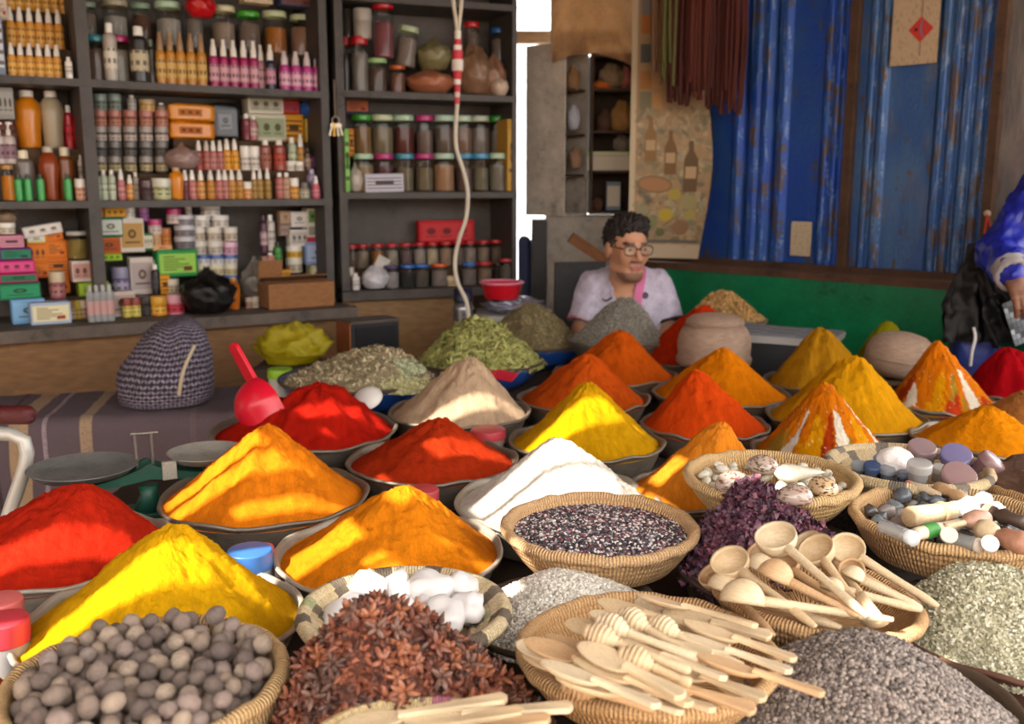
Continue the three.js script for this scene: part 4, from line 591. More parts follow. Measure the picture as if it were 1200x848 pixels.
const petalGeo = (() => { const g = new THREE.PlaneGeometry(1, 0.5, 6, 3), p = g.attributes.position; for (let i = 0; i < p.count; i++) { const x = p.getX(i), y = p.getY(i); p.setXYZ(i, x, y * 0.7 * (1 - 1.2 * x * x), 0.26 * Math.sin(x * 6 + y * 5) + 0.5 * y * y); } g.rotateX(-Math.PI / 2).computeVertexNormals(); return g; })();
reseed(60);
const H = (key, xl, xr, yf, peak, o) => spice(key, xl, xr, yf, peak, '#000', o.pan ?? '', '', { ...o, geoOnly: true });
// blue enamel bowls at the back
let h = H('AA', 330, 522, 461, [452, 408], { blue: 1, pan: 'blue enamel bowl of mixed dried herbs beside the red scoop', tip: 0.5, pw: 0.8, lump: 0.12, y: 0.89 });
strew(h, 'herb_heap', 'mixed dried herb heap with pale clumps in the blue bowl beside the red scoop', 'herb heap', '#6b5c42', flakeGeo, white, 3200, [0.006, 0.013], { flat: 0.7, lift: 0.2, colors: ['#998868', '#a89774', '#7d6f54', '#b8a684', '#8f8662', '#c9ba9a'], piece: 'dried_leaves' });
{ // the two pale clumps lying on it
  for (const [px, py, w, lab] of [[470, 428, 60, 'pale green crumbled herb clump high on the mixed herbs'], [472, 448, 76, 'pale yellow crumbled herb clump at the rim of the herb bowl']]) {
    const p = atZ(px, py, h.c.z + (py > 440 ? 0.17 : 0.075)), s = w * 3.0 / FOCAL;
    const g = heapGeo(s / 2, 0.03, [0, 0], px, { tip: 0.6, pw: 0.7, lump: 0.2, rings: 16, seg: 40 });
    g.scale(1, 1, 0.5); g.rotateX(0.35); strew({ g, c: p, y0: p.y - 0.012 }, 'herb_clump', lab, 'herb clump', py > 440 ? '#b0a878' : '#a3a27c', flakeGeo, white, 500, [0.005, 0.010], { flat: 0.6, lift: 0.2, colors: py > 440 ? ['#d9d4a8', '#c9c48e', '#b5b078'] : ['#c3c6a4', '#a8ad88', '#8f9470'] });
  }
}
h = H('Z', 482, 648, 436, [558, 376], { blue: 1, pan: 'blue enamel bowl of green pods behind the beige heap', tip: 0.4, pw: 0.75, lump: 0.08, y: 0.885 });
strew(h, 'pod_heap', 'heap of dried green pods in the blue bowl behind the beige heap', 'pod heap', '#6a6a35', podGeo, white, 2000, [0.030, 0.046], { flat: 0.5, lift: 0.05, colors: ['#8a8c48', '#989a56', '#7a7a3e', '#a6a464', '#6d6c38', '#8f864c'], piece: 'green_pods' });
h = H('Y', 556, 704, 414, [622, 356], { blue: 1, pan: 'blue enamel bowl of brown-green herbs beside the green pods', tip: 0.4, pw: 0.8, y: 0.885 });
strew(h, 'herb_heap', 'brown-green crumbled herb heap beside the green pods', 'herb heap', '#5d4f36', flakeGeo, white, 3000, [0.005, 0.011], { flat: 0.7, lift: 0.2, colors: ['#877650', '#706042', '#9a8862', '#625838', '#8c845c'], piece: 'dried_leaves' });
h = H('X', 668, 800, 408, [735, 349], { pan: 'shallow metal pan of grey seeds in front of the seated man', tip: 0.45, pw: 0.72, y: 0.92, h: 0.075, crateLabel: 'low wooden crate under the pan of grey seeds' });
strew(h, 'seed_heap', 'rounded grey-green seed heap in front of the seated man', 'seed heap', '#7a7468', seedGeo, white, 5000, [0.003, 0.006], { lift: 0.15, tall: 0.7, colors: ['#8a857a', '#77726a', '#9c968a', '#6a655c', '#8f8c7e'], piece: 'grey_seeds' });
h = H('W', 796, 902, 381, [846, 342], { pan: 'raised metal pan of tan flakes against the green board', y: 0.965, h: 0.075, tip: 0.4, pw: 0.75, crateLabel: 'low wooden crate under the raised pan of tan flakes' });
strew(h, 'flake_heap', 'tan flaky root heap against the green board', 'root heap', '#a5814c', petalGeo, white, 1800, [0.010, 0.020], { flat: 0.8, lift: 0.15, colors: ['#c49a5c', '#b0884c', '#d4b07a', '#9a7440', '#cfa468'], piece: 'root_flakes' });
spice('V', 758, 880, 428, [830, 358], '#c8330a', 'metal pan of bright red-orange powder behind the clay jar', 'steep red-orange heap behind the clay jar', { tip: 0.2 });
spice('CC', 992, 1080, 440, [1040, 376], '#8f8a10', 'small metal pan of yellow-green powder against the green board', 'small yellow-green powder heap against the green board', { tip: 0.3, pw: 0.9 });
// patchwork cones: pressed sectors of different powders
function patchwork(key, xl, xr, yf, peak, cols, panLabel, label) {
  const q = spice(key, xl, xr, yf, peak, '#000', panLabel, '', { geoOnly: true, tip: 0.1, facet: 0.02, lump: 0.015, seg: 220, rings: 90 }), g = q.g, p = g.attributes.position, c = new Float32Array(p.count * 3), col = new THREE.Color();
  for (let i = 0; i < p.count; i++) {
    const x = p.getX(i), y = p.getY(i) / q.H, z = p.getZ(i), a = (Math.atan2(z, x) / (Math.PI * 2) + 1) % 1, n1 = noise2(x * 26 + xl, z * 26 + y * 3), n2 = noise2(x * 90, z * 90);
    col.set(cols[0]);
    for (const [at, half, lo, hi, k] of cols.slice(1)) { const w = half * (0.75 + 0.5 * n1 + 0.25 * n2) * (1.1 - 0.5 * smooth(lo, hi, y)); if (Math.abs(a - at) < w && y > lo + 0.05 * n1 && y < hi + 0.10 * n1) col.set(k); }
    if (noise2(x * 130 + 9, z * 130) > 0.88) col.set('#d8cbb4'); c.set([col.r, col.g, col.b], i * 3);
  }
  g.setAttribute('color', new THREE.BufferAttribute(c, 3));
  const m = one('spice_heap', g, mat('#ffffff', 1, { vertexColors: true, map: mottle3, bumpMap: grain8, bumpScale: 0.0022, specularIntensity: 0.12 }), label, 'spice heap'); m.position.set(q.c.x, q.y0, q.c.z);
}
const OR = '#d0700a', WH = '#e2d6c2', RU = '#b3440b', YE = '#dd9508', OC = '#a8842c';
patchwork('P', 876, 1052, 551, [967, 448], [OR, [0.46, 0.06, -0.1, 0.4, OC], [0.335, 0.045, 0, 0.62, YE], [0.16, 0.05, -0.1, 0.6, YE], [0.21, 0.035, -0.1, 0.36, OC], [0.285, 0.026, -0.1, 0.66, '#a8380f'], [0.245, 0.030, -0.1, 0.66, WH], [0.405, 0.020, -0.1, 0.70, WH], [0.085, 0.014, 0.1, 0.82, WH]], 'metal pan under the patchwork cone beside the soft orange heap', 'patchwork cone of orange, white and rust powder in front of the golden yellow heap');
patchwork('Q', 1040, 1188, 493, [1098, 400], [OR, [0.47, 0.05, -0.1, 0.5, RU], [0.425, 0.026, 0.08, 0.34, WH], [0.325, 0.040, -0.1, 0.62, YE], [0.275, 0.022, 0.1, 0.5, OC], [0.285, 0.050, -0.1, 0.22, '#c4401a'], [0.205, 0.034, -0.1, 0.62, WH], [0.145, 0.032, -0.1, 0.26, '#c4401a'], [0.24, 0.016, -0.1, 0.3, OC]], 'metal pan under the patchwork cone beside the pale clay dome', 'patchwork cone of orange, yellow and white powder beside the pale clay dome');
spice('X0', -170, 42, 905, [-70, 760], '#b8420c', 'metal pan of orange-red powder beside the nutmeg basket', 'orange-red powder in the pan beside the nutmeg basket', { tin: tinPale, tip: 0.5, pw: 0.6, y: 0.85 });
// small round seeds and spices near the front
h = H('HI', 798, 1008, 712, [882, 571], { pan: 'dark metal pan of dried hibiscus', tin: tinDark, tip: 0.4, pw: 0.85, lump: 0.1, fill: 0.96 });
strew(h, 'hibiscus_heap', 'heap of dark purple dried hibiscus petals behind the wooden ladles', 'petal heap', '#3a1a24', petalGeo, mat('#ffffff', 0.55), 3600, [0.012, 0.028], { flat: 0.9, lift: 0.2, colors: ['#5c3648', '#6a4253', '#4a2c3a', '#7a4e5c', '#624052', '#7e4654', '#3c2430'], piece: 'hibiscus_petals' });
h = H('BS', 936, 1112, 632, [1030, 553], { pan: 'dark metal pan of black seeds behind the oval basket of trinkets', tin: tinDark, tip: 0.5, pw: 0.7, facet: 0.02, lump: 0.01 });
strew(h, 'seed_heap', 'smooth heap of tiny black seeds between the shell basket and trinket basket', 'seed heap', '#1c1a1f', seedGeo, mat('#ffffff', 0.5), 16000, [0.0018, 0.0030], { lift: 0.1, colors: ['#232128', '#1a181d', '#2c2a32', '#34313a', '#15141a'], piece: 'black_seeds' });
h = H('WS', 540, 790, 782, [660, 676], { pan: 'dark metal pan of white seeds between the salt basket and wooden spoons', tin: tinDark, tip: 0.7, pw: 0.6, facet: 0.02, lump: 0.01, y: 0.855 });
strew(h, 'seed_heap', 'heap of round off-white seeds between the salt basket and the wooden spoons', 'seed heap', '#a59f94', seedGeo, mat('#ffffff', 0.6), 14000, [0.0044, 0.0060], { lift: 0.25, colors: ['#d6d0c4', '#c0b9ad', '#e2ddd2', '#a59e92', '#cbc5ba', '#b2aca2'], piece: 'white_seeds' });
{ // dark peppercorns, flat and wide, in a sack with a rolled edge
  const r = rimBack(836, 1216, 744, 0.862), yf = frontOf(r, 0.862);
  h = H('DP', 836, 1216, yf, [1010, 752], { pan: 'wide dark pan of peppercorns below the wooden ladles', tin: tinDark, tip: 0.9, pw: 0.5, facet: 0.03, lump: 0.02, sink: 0.016 });
  strew(h, 'peppercorn_heap', 'wide heap of dark grey-brown peppercorns below the wooden ladles', 'peppercorns', '#40383a', seedGeo, mat('#ffffff', 0.65), 16000, [0.0046, 0.0064], { lift: 0.25, colors: ['#756a64', '#5c524d', '#8a7e76', '#4a423e', '#968a80', '#685e58'], piece: 'peppercorns' });
  const r2 = rimBack(1036, 1350, 676, 0.862);
  h = H('TH', 1036, 1350, frontOf(r2, 0.862), [1150, 668], { pan: 'wide brown-edged pan of pale dried thyme beside the peppercorns', tin: mat('#6a4434', 0.8, { map: wornTex }), tip: 0.8, pw: 0.6, facet: 0.05, lump: 0.04, sink: 0.016 });
  strew(h, 'herb_heap', 'pale grey-green dried thyme heap beside the dark peppercorns', 'herb heap', '#8f8c70', flakeGeo, white, 18000, [0.004, 0.008], { flat: 0.7, lift: 0.2, colors: ['#bdb89a', '#cbc7ae', '#a5a184', '#d8d4c0', '#949074', '#b3ae90'], piece: 'thyme_leaves' });
}
// ---------------------------------------------------------------- star anise
function anisePiece(seed) {
  const list = [];
  for (let k = 0; k < 8; k++) {
    if (Math.sin(seed * 5.3 + k * 2.1) > 0.72) continue; const a = k / 8 * Math.PI * 2 + 0.2 * Math.sin(seed * 7 + k * 3), len = 0.5 * (0.7 + 0.3 * Math.abs(Math.sin(seed * 3 + k * 1.7))), g = new THREE.SphereGeometry(0.5, 8, 6).scale(len, 0.27, 0.22), gp = g.attributes.position; for (let i = 0; i < gp.count; i++) { const t = gp.getX(i) / len + 0.5; gp.setZ(i, gp.getZ(i) * (1.15 - 0.5 * t)); gp.setY(i, gp.getY(i) * (1.1 - 0.5 * t) - (gp.getY(i) > 0.03 ? 0.05 : 0)); } g.computeVertexNormals(); g.translate(len / 2 + 0.01, 0, 0).rotateZ(0.3 + 0.3 * Math.sin(seed + k * 2)).rotateY(a);
    list.push(g);
    list.push(new THREE.SphereGeometry(0.055, 5, 4).scale(1.6, 0.7, 0.8).translate(len * 0.5, 0.12, 0).rotateY(a));
  }
  return merge(list);
}
{
  const r = rimBack(284, 652, 770, 0.862);
  h = H('SA', 284, 652, frontOf(r, 0.862), [436, 716], { pz: 0.03, pan: 'dark metal pan of star anise in front of the salt basket', tin: tinDark, tip: 0.25, pw: 1.5, lump: 0.06, sink: 0.02 });
  const variants = [1, 2, 3, 4].map(anisePiece), tones = ['#744230', '#63392c', '#85503a', '#553a30', '#925a3e', '#6d4e42'].map((c) => mat(c, 0.45));
  strew(h, 'star_anise_mass', 'mass of broken star anise filling the dark pan', 'star anise', '#3a1d14', variants[0], white, 2200, [0.026, 0.036], { lift: 0.05, deep: 0.01, flat: 1.2, colors: ['#7d4430', '#6a3a2a', '#8f5238', '#5a382e', '#4c2e26'], piece: 'star_anise_pieces' });
  const s = new MeshSurfaceSampler(new THREE.Mesh(h.g)); s.randomFunction = rnd; s.build(); const p = V(), n = V(), kept = [];
  let tries = 0;
  while (kept.length < 300 && tries++ < 60000) {
    s.sample(p, n); const w = p.clone().add(V(h.c.x, h.y0, h.c.z)); const c = w.clone().sub(camera.position).applyAxisAngle(XAX, PITCH), py = 424 - FOCAL * c.y / -c.z; if (py > 862) continue;
    if (kept.some((k) => k.distanceTo(w) < 0.0135)) continue; kept.push(w.clone());
    const m = one('star_anise', variants[kept.length % 4], tones[Math.floor(rnd() * 6)], 'reddish-brown star anise pod in the heap before the salt basket', 'star anise', 'star anise in the heap');
    m.position.copy(w).addScaledVector(n, 0.008 + rnd() * 0.004); m.quaternion.setFromUnitVectors(YAX, n).multiply(new THREE.Quaternion().setFromEuler(new THREE.Euler(rr(-1.1, 1.1), rr(0, 6), rr(-1.1, 1.1)))); m.scale.setScalar(rr(0.029, 0.041));
  }
}

// ---------------------------------------------------------------- baskets
const strawBody = (c) => mat(c, 0.85, { map: rep7, bumpMap: repB7, bumpScale: 0.004 }), rep7 = rep(strawTex, 6, 10), repB7 = rep(strawBump, 6, 10), rep9 = rep(strawTex, 8, 1), repB9 = rep(strawBump, 8, 1);
const strawRim = (c) => mat(c, 0.85, { map: rep9, bumpMap: repB9, bumpScale: 0.004 });
const repC = rep(strawTex, 0.25, 1), repCB = rep(strawBump, 0.25, 1), strawCoil = (c) => mat(c, 0.85, { map: repC, bumpMap: repCB, bumpScale: 0.002 });
const BASKET = {};
function basket(key, rim, depth, label, o = {}) {
  const { c, R } = rim, rb = R * (o.base ?? 0.72), cols = o.cols ?? ['#dcc098', '#d8ba90'];
  const b = thing('basket', label, 'basket', [c.x, c.y - depth, c.z]);
  if (o.tilt) { b.rotation.set(o.tilt[0], 0, o.tilt[1]); }
  if (o.coils) { // thick coils wrapped in bands of two colours
    const n = Math.max(3, Math.round(Math.hypot(R - rb, depth) / 0.018)), r = 0.0112;
    part('basket_base', new THREE.CylinderGeometry(rb, rb, 0.008, 48).translate(0, 0.006, 0), strawBody(cols[0]), b);
    for (let i = 0; i <= n; i++) {
      const t = i / n, rad = mix(rb, R, Math.pow(t, 0.8)), y = 0.009 + (depth - 0.018) * t, ring = new THREE.Group(); ring.name = 'coil'; b.add(ring);
      const N = 33; for (let k = 0; k < N; k++) {
        const w = Math.PI * 2 / N, g = cached(`arc${R.toFixed(3)},${i},${n}`, () => new THREE.TorusGeometry(rad, r, 7, 8, w * 0.995).rotateX(Math.PI / 2));
        const m = part('wrapped_band', g, strawCoil(o.coils[(k + i * 4) % o.coils.length]), ring); m.rotation.y = k * w + i * 0.17; m.position.y = y;
      }
    }
  } else {
    const outer = [[0, 0], [rb * 0.98, 0]], inner = [], n = 40;
    for (let i = 0; i <= n; i++) { const t = i / n, rad = mix(rb, R, Math.pow(t, 0.75)), y = depth * t, rg = 0.0017 * Math.abs(Math.sin(t * Math.PI * Math.round(depth / 0.010))); outer.push([rad + rg, y]); inner.unshift([rad - 0.011 - rg, Math.max(y, 0.008)]); }
    inner.push([0, 0.008]);
    part('basket_wall', lathe([...outer, ...inner], 72), strawBody(cols[0]), b);
    const g = new THREE.TorusGeometry(R - 0.005, o.rim ?? 0.0095, 10, 140), p = g.attributes.position; for (let i = 0; i < p.count; i++) { const a = Math.atan2(p.getY(i), p.getX(i)); p.setZ(i, p.getZ(i) + 0.003 * noise2(Math.cos(a) * 3 + R * 50, Math.sin(a) * 3)); }
    part('rim', g.rotateX(Math.PI / 2).translate(0, depth, 0), strawRim(cols[1]), b);
  }
  b.updateMatrixWorld(true); BASKET[key] = { b, R, c, depth, rb, m: b.matrixWorld.clone() }; return BASKET[key];
}
// drop round pieces into a basket or on a dome; returns resting places
function settle(sizes, R, floor, tries = 40) {
  const out = [];
  for (const r of sizes) {
    let best = null;
    for (let t = 0; t < tries; t++) {
      const a = rr(0, Math.PI * 2), q = (R - r) * Math.sqrt(rnd()), x = q * Math.cos(a), z = q * Math.sin(a); let y = floor(x, z) + r;
      for (const o of out) { const d2 = (o.x - x) ** 2 + (o.z - z) ** 2, s = (o.r + r) * 0.96; if (d2 < s * s) y = Math.max(y, o.y + Math.sqrt(s * s - d2)); }
      if (!best || y < best.y) best = { x, y, z, r };
    }
    out.push(best);
  }
  return out;
}
function toWorld(B, q) { return V(q.x, q.y, q.z).applyMatrix4(B.m); }
reseed(77);
// nutmegs
{
  const B = basket('nutmeg', rimBack(12, 332, 727, 0.945), 0.075, 'wide round straw basket heaped with nutmegs', { base: 0.8 });
  const g = [1, 2, 3].map((s) => { const q = new THREE.SphereGeometry(0.5, 14, 10), p = q.attributes.position; for (let i = 0; i < p.count; i++) { const x = p.getX(i), y = p.getY(i), z = p.getZ(i), n = 1 + 0.05 * noise3(x * 3 + s * 9, y * 3, z * 3) + 0.02 * noise3(x * 9, y * 9 + s, z * 9); p.setXYZ(i, x * n, y * n * 1.22, z * n); } q.computeVertexNormals(); return q; });
  const tones = ['#988478', '#8a786e', '#a8938a', '#7d6c64', '#b29c8a', '#c0aa96'].map((c) => mat(c, 0.75, { map: mottleTex, bumpMap: grainTex, bumpScale: 0.0015 }));
  const sizes = []; for (let i = 0; i < 235; i++) sizes.push(rr(0.0096, 0.0120));
  settle(sizes, B.R - 0.014, (x, z) => 0.012 + 0.040 * (1 - smooth(0.3, 1, Math.hypot(x, z) / B.R)) + 0.022).forEach((q, i) => {
    const m = one('nutmeg', g[i % 3], tones[Math.floor(rnd() * 6)], 'whole grey-brown nutmeg in the wide round straw basket', 'nutmeg', 'nutmegs in the straw basket');
    m.position.copy(toWorld(B, q)); m.rotation.set(rr(0, 6), rr(0, 6), rr(0, 6)); m.scale.setScalar(q.r * 1.9);
  });
  const bed = one('nutmeg_bed', heapGeo(B.R * 0.86, 0.052, [0, 0], 5, { tip: 0.6, pw: 0.6, lump: 0.05, rings: 24, seg: 64 }), mat('#9c887c', 1, { map: mottle3, bumpMap: grain8, bumpScale: 0.003 }), 'dusty layer of broken nutmegs under the whole nutmegs', 'nutmegs', null, 'stuff'); bed.position.set(B.c.x, B.c.y - B.depth + 0.010, B.c.z);
}
// salt lumps in a coiled basket
{
  const B = basket('salt', rimBack(357, 591, 664, 0.935), 0.052, 'coiled basket with grey and cream bands holding white salt lumps', { coils: ['#eadfc6', '#7d746e', '#e6dabe', '#eadfc6', '#8a817a', '#e2d6ba', '#eadfc6', '#b5c2a0', '#e6dabe', '#766d68', '#eadfc6'], base: 0.7 });
  const lump = (s) => { const q = new THREE.IcosahedronGeometry(0.5, 3), p = q.attributes.position; for (let i = 0; i < p.count; i++) { const v = V(p.getX(i), p.getY(i), p.getZ(i)), n = 1 + 0.26 * noise3(v.x * 1.7 + s * 5, v.y * 1.6, v.z * 1.6) + 0.09 * noise3(v.x * 4.5, v.y * 4.5 + s, v.z * 5); v.multiplyScalar(n); p.setXYZ(i, v.x, v.y, v.z); } return mergeVertices(q.deleteAttribute('uv').deleteAttribute('normal')); };
  const gs = [1, 2, 3, 4].map((s) => { const q = lump(s); q.computeVertexNormals(); return q; }), sm = mat('#f1ecea', 0.35, { transmission: 0.25, thickness: 0.01, ior: 1.5, bumpMap: grainTex, bumpScale: 0.002 });
  [[412, 703, 58, 46], [442, 706, 44, 40], [433, 682, 48, 44], [466, 678, 36, 48], [476, 708, 40, 42], [503, 684, 62, 44], [520, 706, 66, 40], [548, 700, 40, 34], [540, 680, 46, 34], [490, 700, 40, 34]].forEach(([px, py, w, hh], i) => {
    const p = onY(px, py + 6, 0.93), s = w / FOCAL * 1.45;
    const m = one('salt_lump', gs[i % 4], sm, 'translucent white salt lump in the banded coil basket', 'salt lump', 'salt lumps in the coil basket'); m.position.copy(p).setY(0.917 + (i % 3) * 0.005); m.scale.set(s, s * hh / w, s * 0.8); m.rotation.y = i * 1.3;
  });
}
// mixed peppercorns
{
  const B = basket('pepper', rimAt(589, 816, 660, 0.93), 0.062, 'round straw basket of mixed peppercorns in front of the white heap', { cols: ['#dcb890', '#e4c29c'] });
  const g = heapGeo(B.R - 0.014, 0.018, [0, 0], 9, { tip: 0.9, pw: 0.6, facet: 0.05, lump: 0.08, rings: 24, seg: 64 });
  strew({ g, c: B.c, y0: B.c.y - 0.014 }, 'peppercorns', 'speckled black, white and pink peppercorns in the straw basket', 'peppercorns', '#3a3234', seedGeo, mat('#ffffff', 0.55), 6500, [0.0048, 0.0066], { lift: 0.25, colors: ['#2e2a30', '#3b343a', '#4a4248', '#252228', '#8a8084', '#c9c0bc', '#d8d0ca', '#8c4a50', '#5a5058', '#332c32'], piece: 'peppercorn_grains' });
}
// wooden ladles
const palewood = ['#f2e0c2', '#ecd6b4', '#f5e6cc', '#e2c09a', '#eed8b8'].map((c) => mat(c, 0.55, { map: woodTex }));
function ladle(r, len, m, parent) {
  const bowl = []; for (let i = 0; i <= 10; i++) { const a = i / 10 * Math.PI / 2 * 1.08; bowl.push([r * Math.sin(a), -r * Math.cos(a)]); } for (let i = 10; i >= 0; i--) { const a = i / 10 * Math.PI / 2 * 1.04; bowl.push([(r - 0.0035) * Math.sin(a), -(r - 0.0035) * Math.cos(a)]); }
  part('ladle_bowl', cached('lb' + r.toFixed(4), () => lathe(bowl, 28)), m, parent);
  part('handle', cached(`lh${r.toFixed(4)},${len.toFixed(3)}`, () => { const g = lathe([[0, 0], [0.0075, 0], [0.0066, 0.02], [0.0055, len * 0.5], [0.0062, len * 0.85], [0.0035, len], [0, len]], 10); return g.rotateZ(-Math.PI / 2).translate(r * 0.86, -r * 0.12, 0); }), m, parent);
}
function laid(root, a, b, roll = 0, lift = 0) { // local x runs from a to b, local y kept up and rolled about x
  const x = b.clone().sub(a).normalize(), z = x.clone().cross(YAX).normalize(), y = z.clone().cross(x);
  root.quaternion.setFromRotationMatrix(new THREE.Matrix4().makeBasis(x, y, z)).multiply(new THREE.Quaternion().setFromAxisAngle(XAX, roll)); root.position.copy(a); root.position.y += lift;
}
{
  const B = basket('ladle', rimAt(829, 1072, 752, 0.925), 0.05, 'oval-looking straw basket of wooden ladles tipped towards the thyme', { tilt: [0.0, -0.10], cols: ['#d4ae84', '#dcb890'], base: 0.75 });
  const rows = [ // bowl x, y, height; handle end x, y, height; bowl radius in px; roll; tone; label
    [838, 672, 0.92, 905, 742, 0.915, 19, 0.5, 3, 'brownish ladle half hidden at the basket edge'], [895, 646, 0.925, 1000, 720, 0.91, 19, 0.4, 3, 'shaded ladle behind the topmost ladle'], [945, 634, 0.93, 1005, 716, 0.91, 17, 0.5, 4, 'small ladle peeking over the ladle bowls'], [848, 690, 0.92, 985, 738, 0.905, 17, 2.6, 0, 'pale ladle turned face down under another face-down ladle'], [917, 660, 0.935, 1015, 722, 0.915, 18, 0.6, 3, 'darker tan ladle below the topmost bowl'], [890, 666, 0.935, 970, 708, 0.92, 16, 2.7, 2, 'pale egg-shaped ladle turned face down'], [998, 668, 0.93, 1068, 706, 0.91, 14, 0.7, 3, 'small tan ladle in shade among the handles'], [1024, 712, 0.925, 975, 650, 0.925, 19, 0.8, 4, 'ladle lying the other way with its bowl at the rim'],
    [956, 643, 0.95, 1012, 718, 0.915, 20, 0.55, 1, 'broad pale ladle next to the topmost ladle'], [993, 642, 0.945, 1100, 709, 0.90, 19, 0.5, 0, 'pale ladle whose handle reaches over the thyme'], [908, 676, 0.95, 1005, 724, 0.925, 18, 2.5, 3, 'orange-tan cracked ladle turned face down'], [870, 704, 0.945, 1046, 729, 0.915, 21, 2.7, 0, 'pale face-down ladle with the longest straight handle'], [855, 657, 0.955, 955, 732, 0.93, 20, 0.45, 1, 'pale open ladle above the face-down ladles'], [909, 628, 0.975, 1016, 720, 0.94, 22, 0.35, 2, 'topmost pale ladle with wide open bowl'],
    [975, 690, 0.925, 1080, 716, 0.905, 12, 2.5, 0, 'slim pale ladle with its handle past the basket rim'], [1000, 676, 0.93, 1050, 700, 0.915, 12, 2.6, 2, 'short pale ladle among the handles']];
  for (const [x, y, Y, x2, y2, Y2, rp, roll, tone, label] of rows) {
    const a = onY(x, y, Y + 0.032), e = onY(x2, y2, Y2 + 0.032), r = rp / FOCAL * 1.56, d = a.distanceTo(e);
    const t = thing('wooden_ladle', label + ' in the ladle basket', 'ladle', [0, 0, 0], 0, 'wooden ladles in the straw basket'); ladle(r, Math.max(0.08, d - r * 0.86), palewood[tone], t);
    laid(t, a, e, 0, 0); t.rotateX(roll > 2 ? Math.PI - 0.4 : roll * 1.1); if (roll > 2) t.position.y += 0;
  }
}
// spoons and honey dippers
function dipper(len, m, t) {
  const hp = [[0, 0], [0.006, 0.001]]; for (let i = 0; i < 7; i++) { const y = 0.004 + i * 0.0052, r = 0.0145 * Math.sin(Math.PI * (0.22 + 0.62 * i / 6)); hp.push([r, y], [r, y + 0.003], [r - 0.0028, y + 0.0034], [r - 0.0028, y + 0.005]); } hp.push([0.006, 0.043], [0, 0.043]);
  part('dipper_head', cached('dh', () => lathe(hp, 18).rotateZ(-Math.PI / 2)), m, t);
  part('handle', cached('dhh' + len.toFixed(2), () => lathe([[0, 0], [0.0052, 0], [0.0042, 0.03], [0.0058, len * 0.7], [0.0062, len * 0.95], [0.003, len], [0, len]], 10).rotateZ(-Math.PI / 2).translate(0.042, 0, 0)), m, t);
}
function flatSpoon(len, w, m, t) {
  part('spoon_bowl', cached('sb' + w, () => { const g = new THREE.SphereGeometry(0.5, 20, 10), p = g.attributes.position; for (let i = 0; i < p.count; i++) { const x = p.getX(i), y = p.getY(i), z = p.getZ(i), d = Math.hypot(x, z); p.setY(i, y > 0 ? -0.35 * (0.25 - d * d) * 1.6 + y * 0.25 : y * 1.0); } g.scale(0.072, 0.018, w).translate(0.036, 0, 0); g.computeVertexNormals(); return g; }), m, t);
  part('handle', cached('sh' + len.toFixed(2) + w, () => { const s = new THREE.Shape(); s.moveTo(0.062, -0.004); s.lineTo(0.08, -0.004); s.lineTo(len - 0.01, -0.0085); s.quadraticCurveTo(len, 0, len - 0.01, 0.0085); s.lineTo(0.08, 0.004); s.lineTo(0.062, 0.004); s.closePath(); return new THREE.ExtrudeGeometry(s, { depth: 0.004, bevelEnabled: true, bevelSize: 0.001, bevelThickness: 0.001, bevelSegments: 1, curveSegments: 6 }).rotateX(Math.PI / 2).translate(0, 0.003, 0); }), m, t);
}
{
  const B = basket('spoon', rimAt(608, 908, 842, 0.925), 0.048, 'round straw basket of wooden spoons and honey dippers', { cols: ['#d4ae82', '#deba90'], base: 0.78 });
  const Yb = 0.93;
  const S = [[720, 712, 880, 752, 0], [662, 727, 830, 776, 1], [775, 716, 912, 748, 0], [690, 716, 868, 762, 2], [640, 742, 790, 800, 3], [790, 740, 905, 780, 2], [815, 765, 898, 792, 3], [770, 752, 845, 802, 1], [624, 756, 756, 812, 0], [742, 704, 880, 742, 2], [655, 750, 782, 806, 2], [700, 730, 850, 772, 0], [672, 770, 800, 822, 1], [634, 772, 782, 832, 2], [760, 770, 860, 806, 0], [740, 785, 830, 815, 3], [690, 790, 815, 826, 4], [800, 726, 895, 760, 4], [615, 748, 745, 795, 3], [715, 745, 835, 790, 2], [678, 752, 792, 812, 0], [612, 762, 748, 806, 1], [604, 752, 735, 786, 2], [700, 702, 850, 748, 1], [745, 694, 900, 738, 4], [650, 790, 775, 828, 0]];
  S.forEach(([x, y, x2, y2, c], i) => {
    const Y = Yb + 0.028 + (i % 7) * 0.0075 + (i > 10 ? 0.012 : 0), a = onY(x, y, Y), e = onY(x2, y2, Y - 0.012), d = a.distanceTo(e);
    const t = thing('wooden_spoon', 'flat pale wooden spoon in the basket with honey dippers', 'spoon', [0, 0, 0], 0, 'flat wooden spoons in the straw basket'); flatSpoon(Math.round(clamp(d, 0.14, 0.24) * 50) / 50, i === 9 ? 0.046 : 0.034, palewood[c], t); laid(t, a, e); t.rotateX(rr(-0.3, 0.3));
  });
  [[736, 722, 827, 777, 1.01], [708, 731, 823, 774, 1.017], [694, 743, 800, 783, 1.02], [734, 768, 812, 802, 1.012], [668, 804, 772, 832, 0.978], [770, 732, 866, 780, 1.002]].forEach(([x, y, x2, y2, Y], i) => {
    const a = onY(x - 10, y - 5, Y), e = onY(x2, y2, Y - 0.02), t = thing('honey_dipper', 'pale wooden honey dipper with grooved head lying on the flat spoons', 'honey dipper', [0, 0, 0], 0, 'honey dippers in the straw basket'); dipper(Math.round((a.distanceTo(e) - 0.04) * 50) / 50, palewood[(i * 2) % 5], t); laid(t, a, e);
  });
}
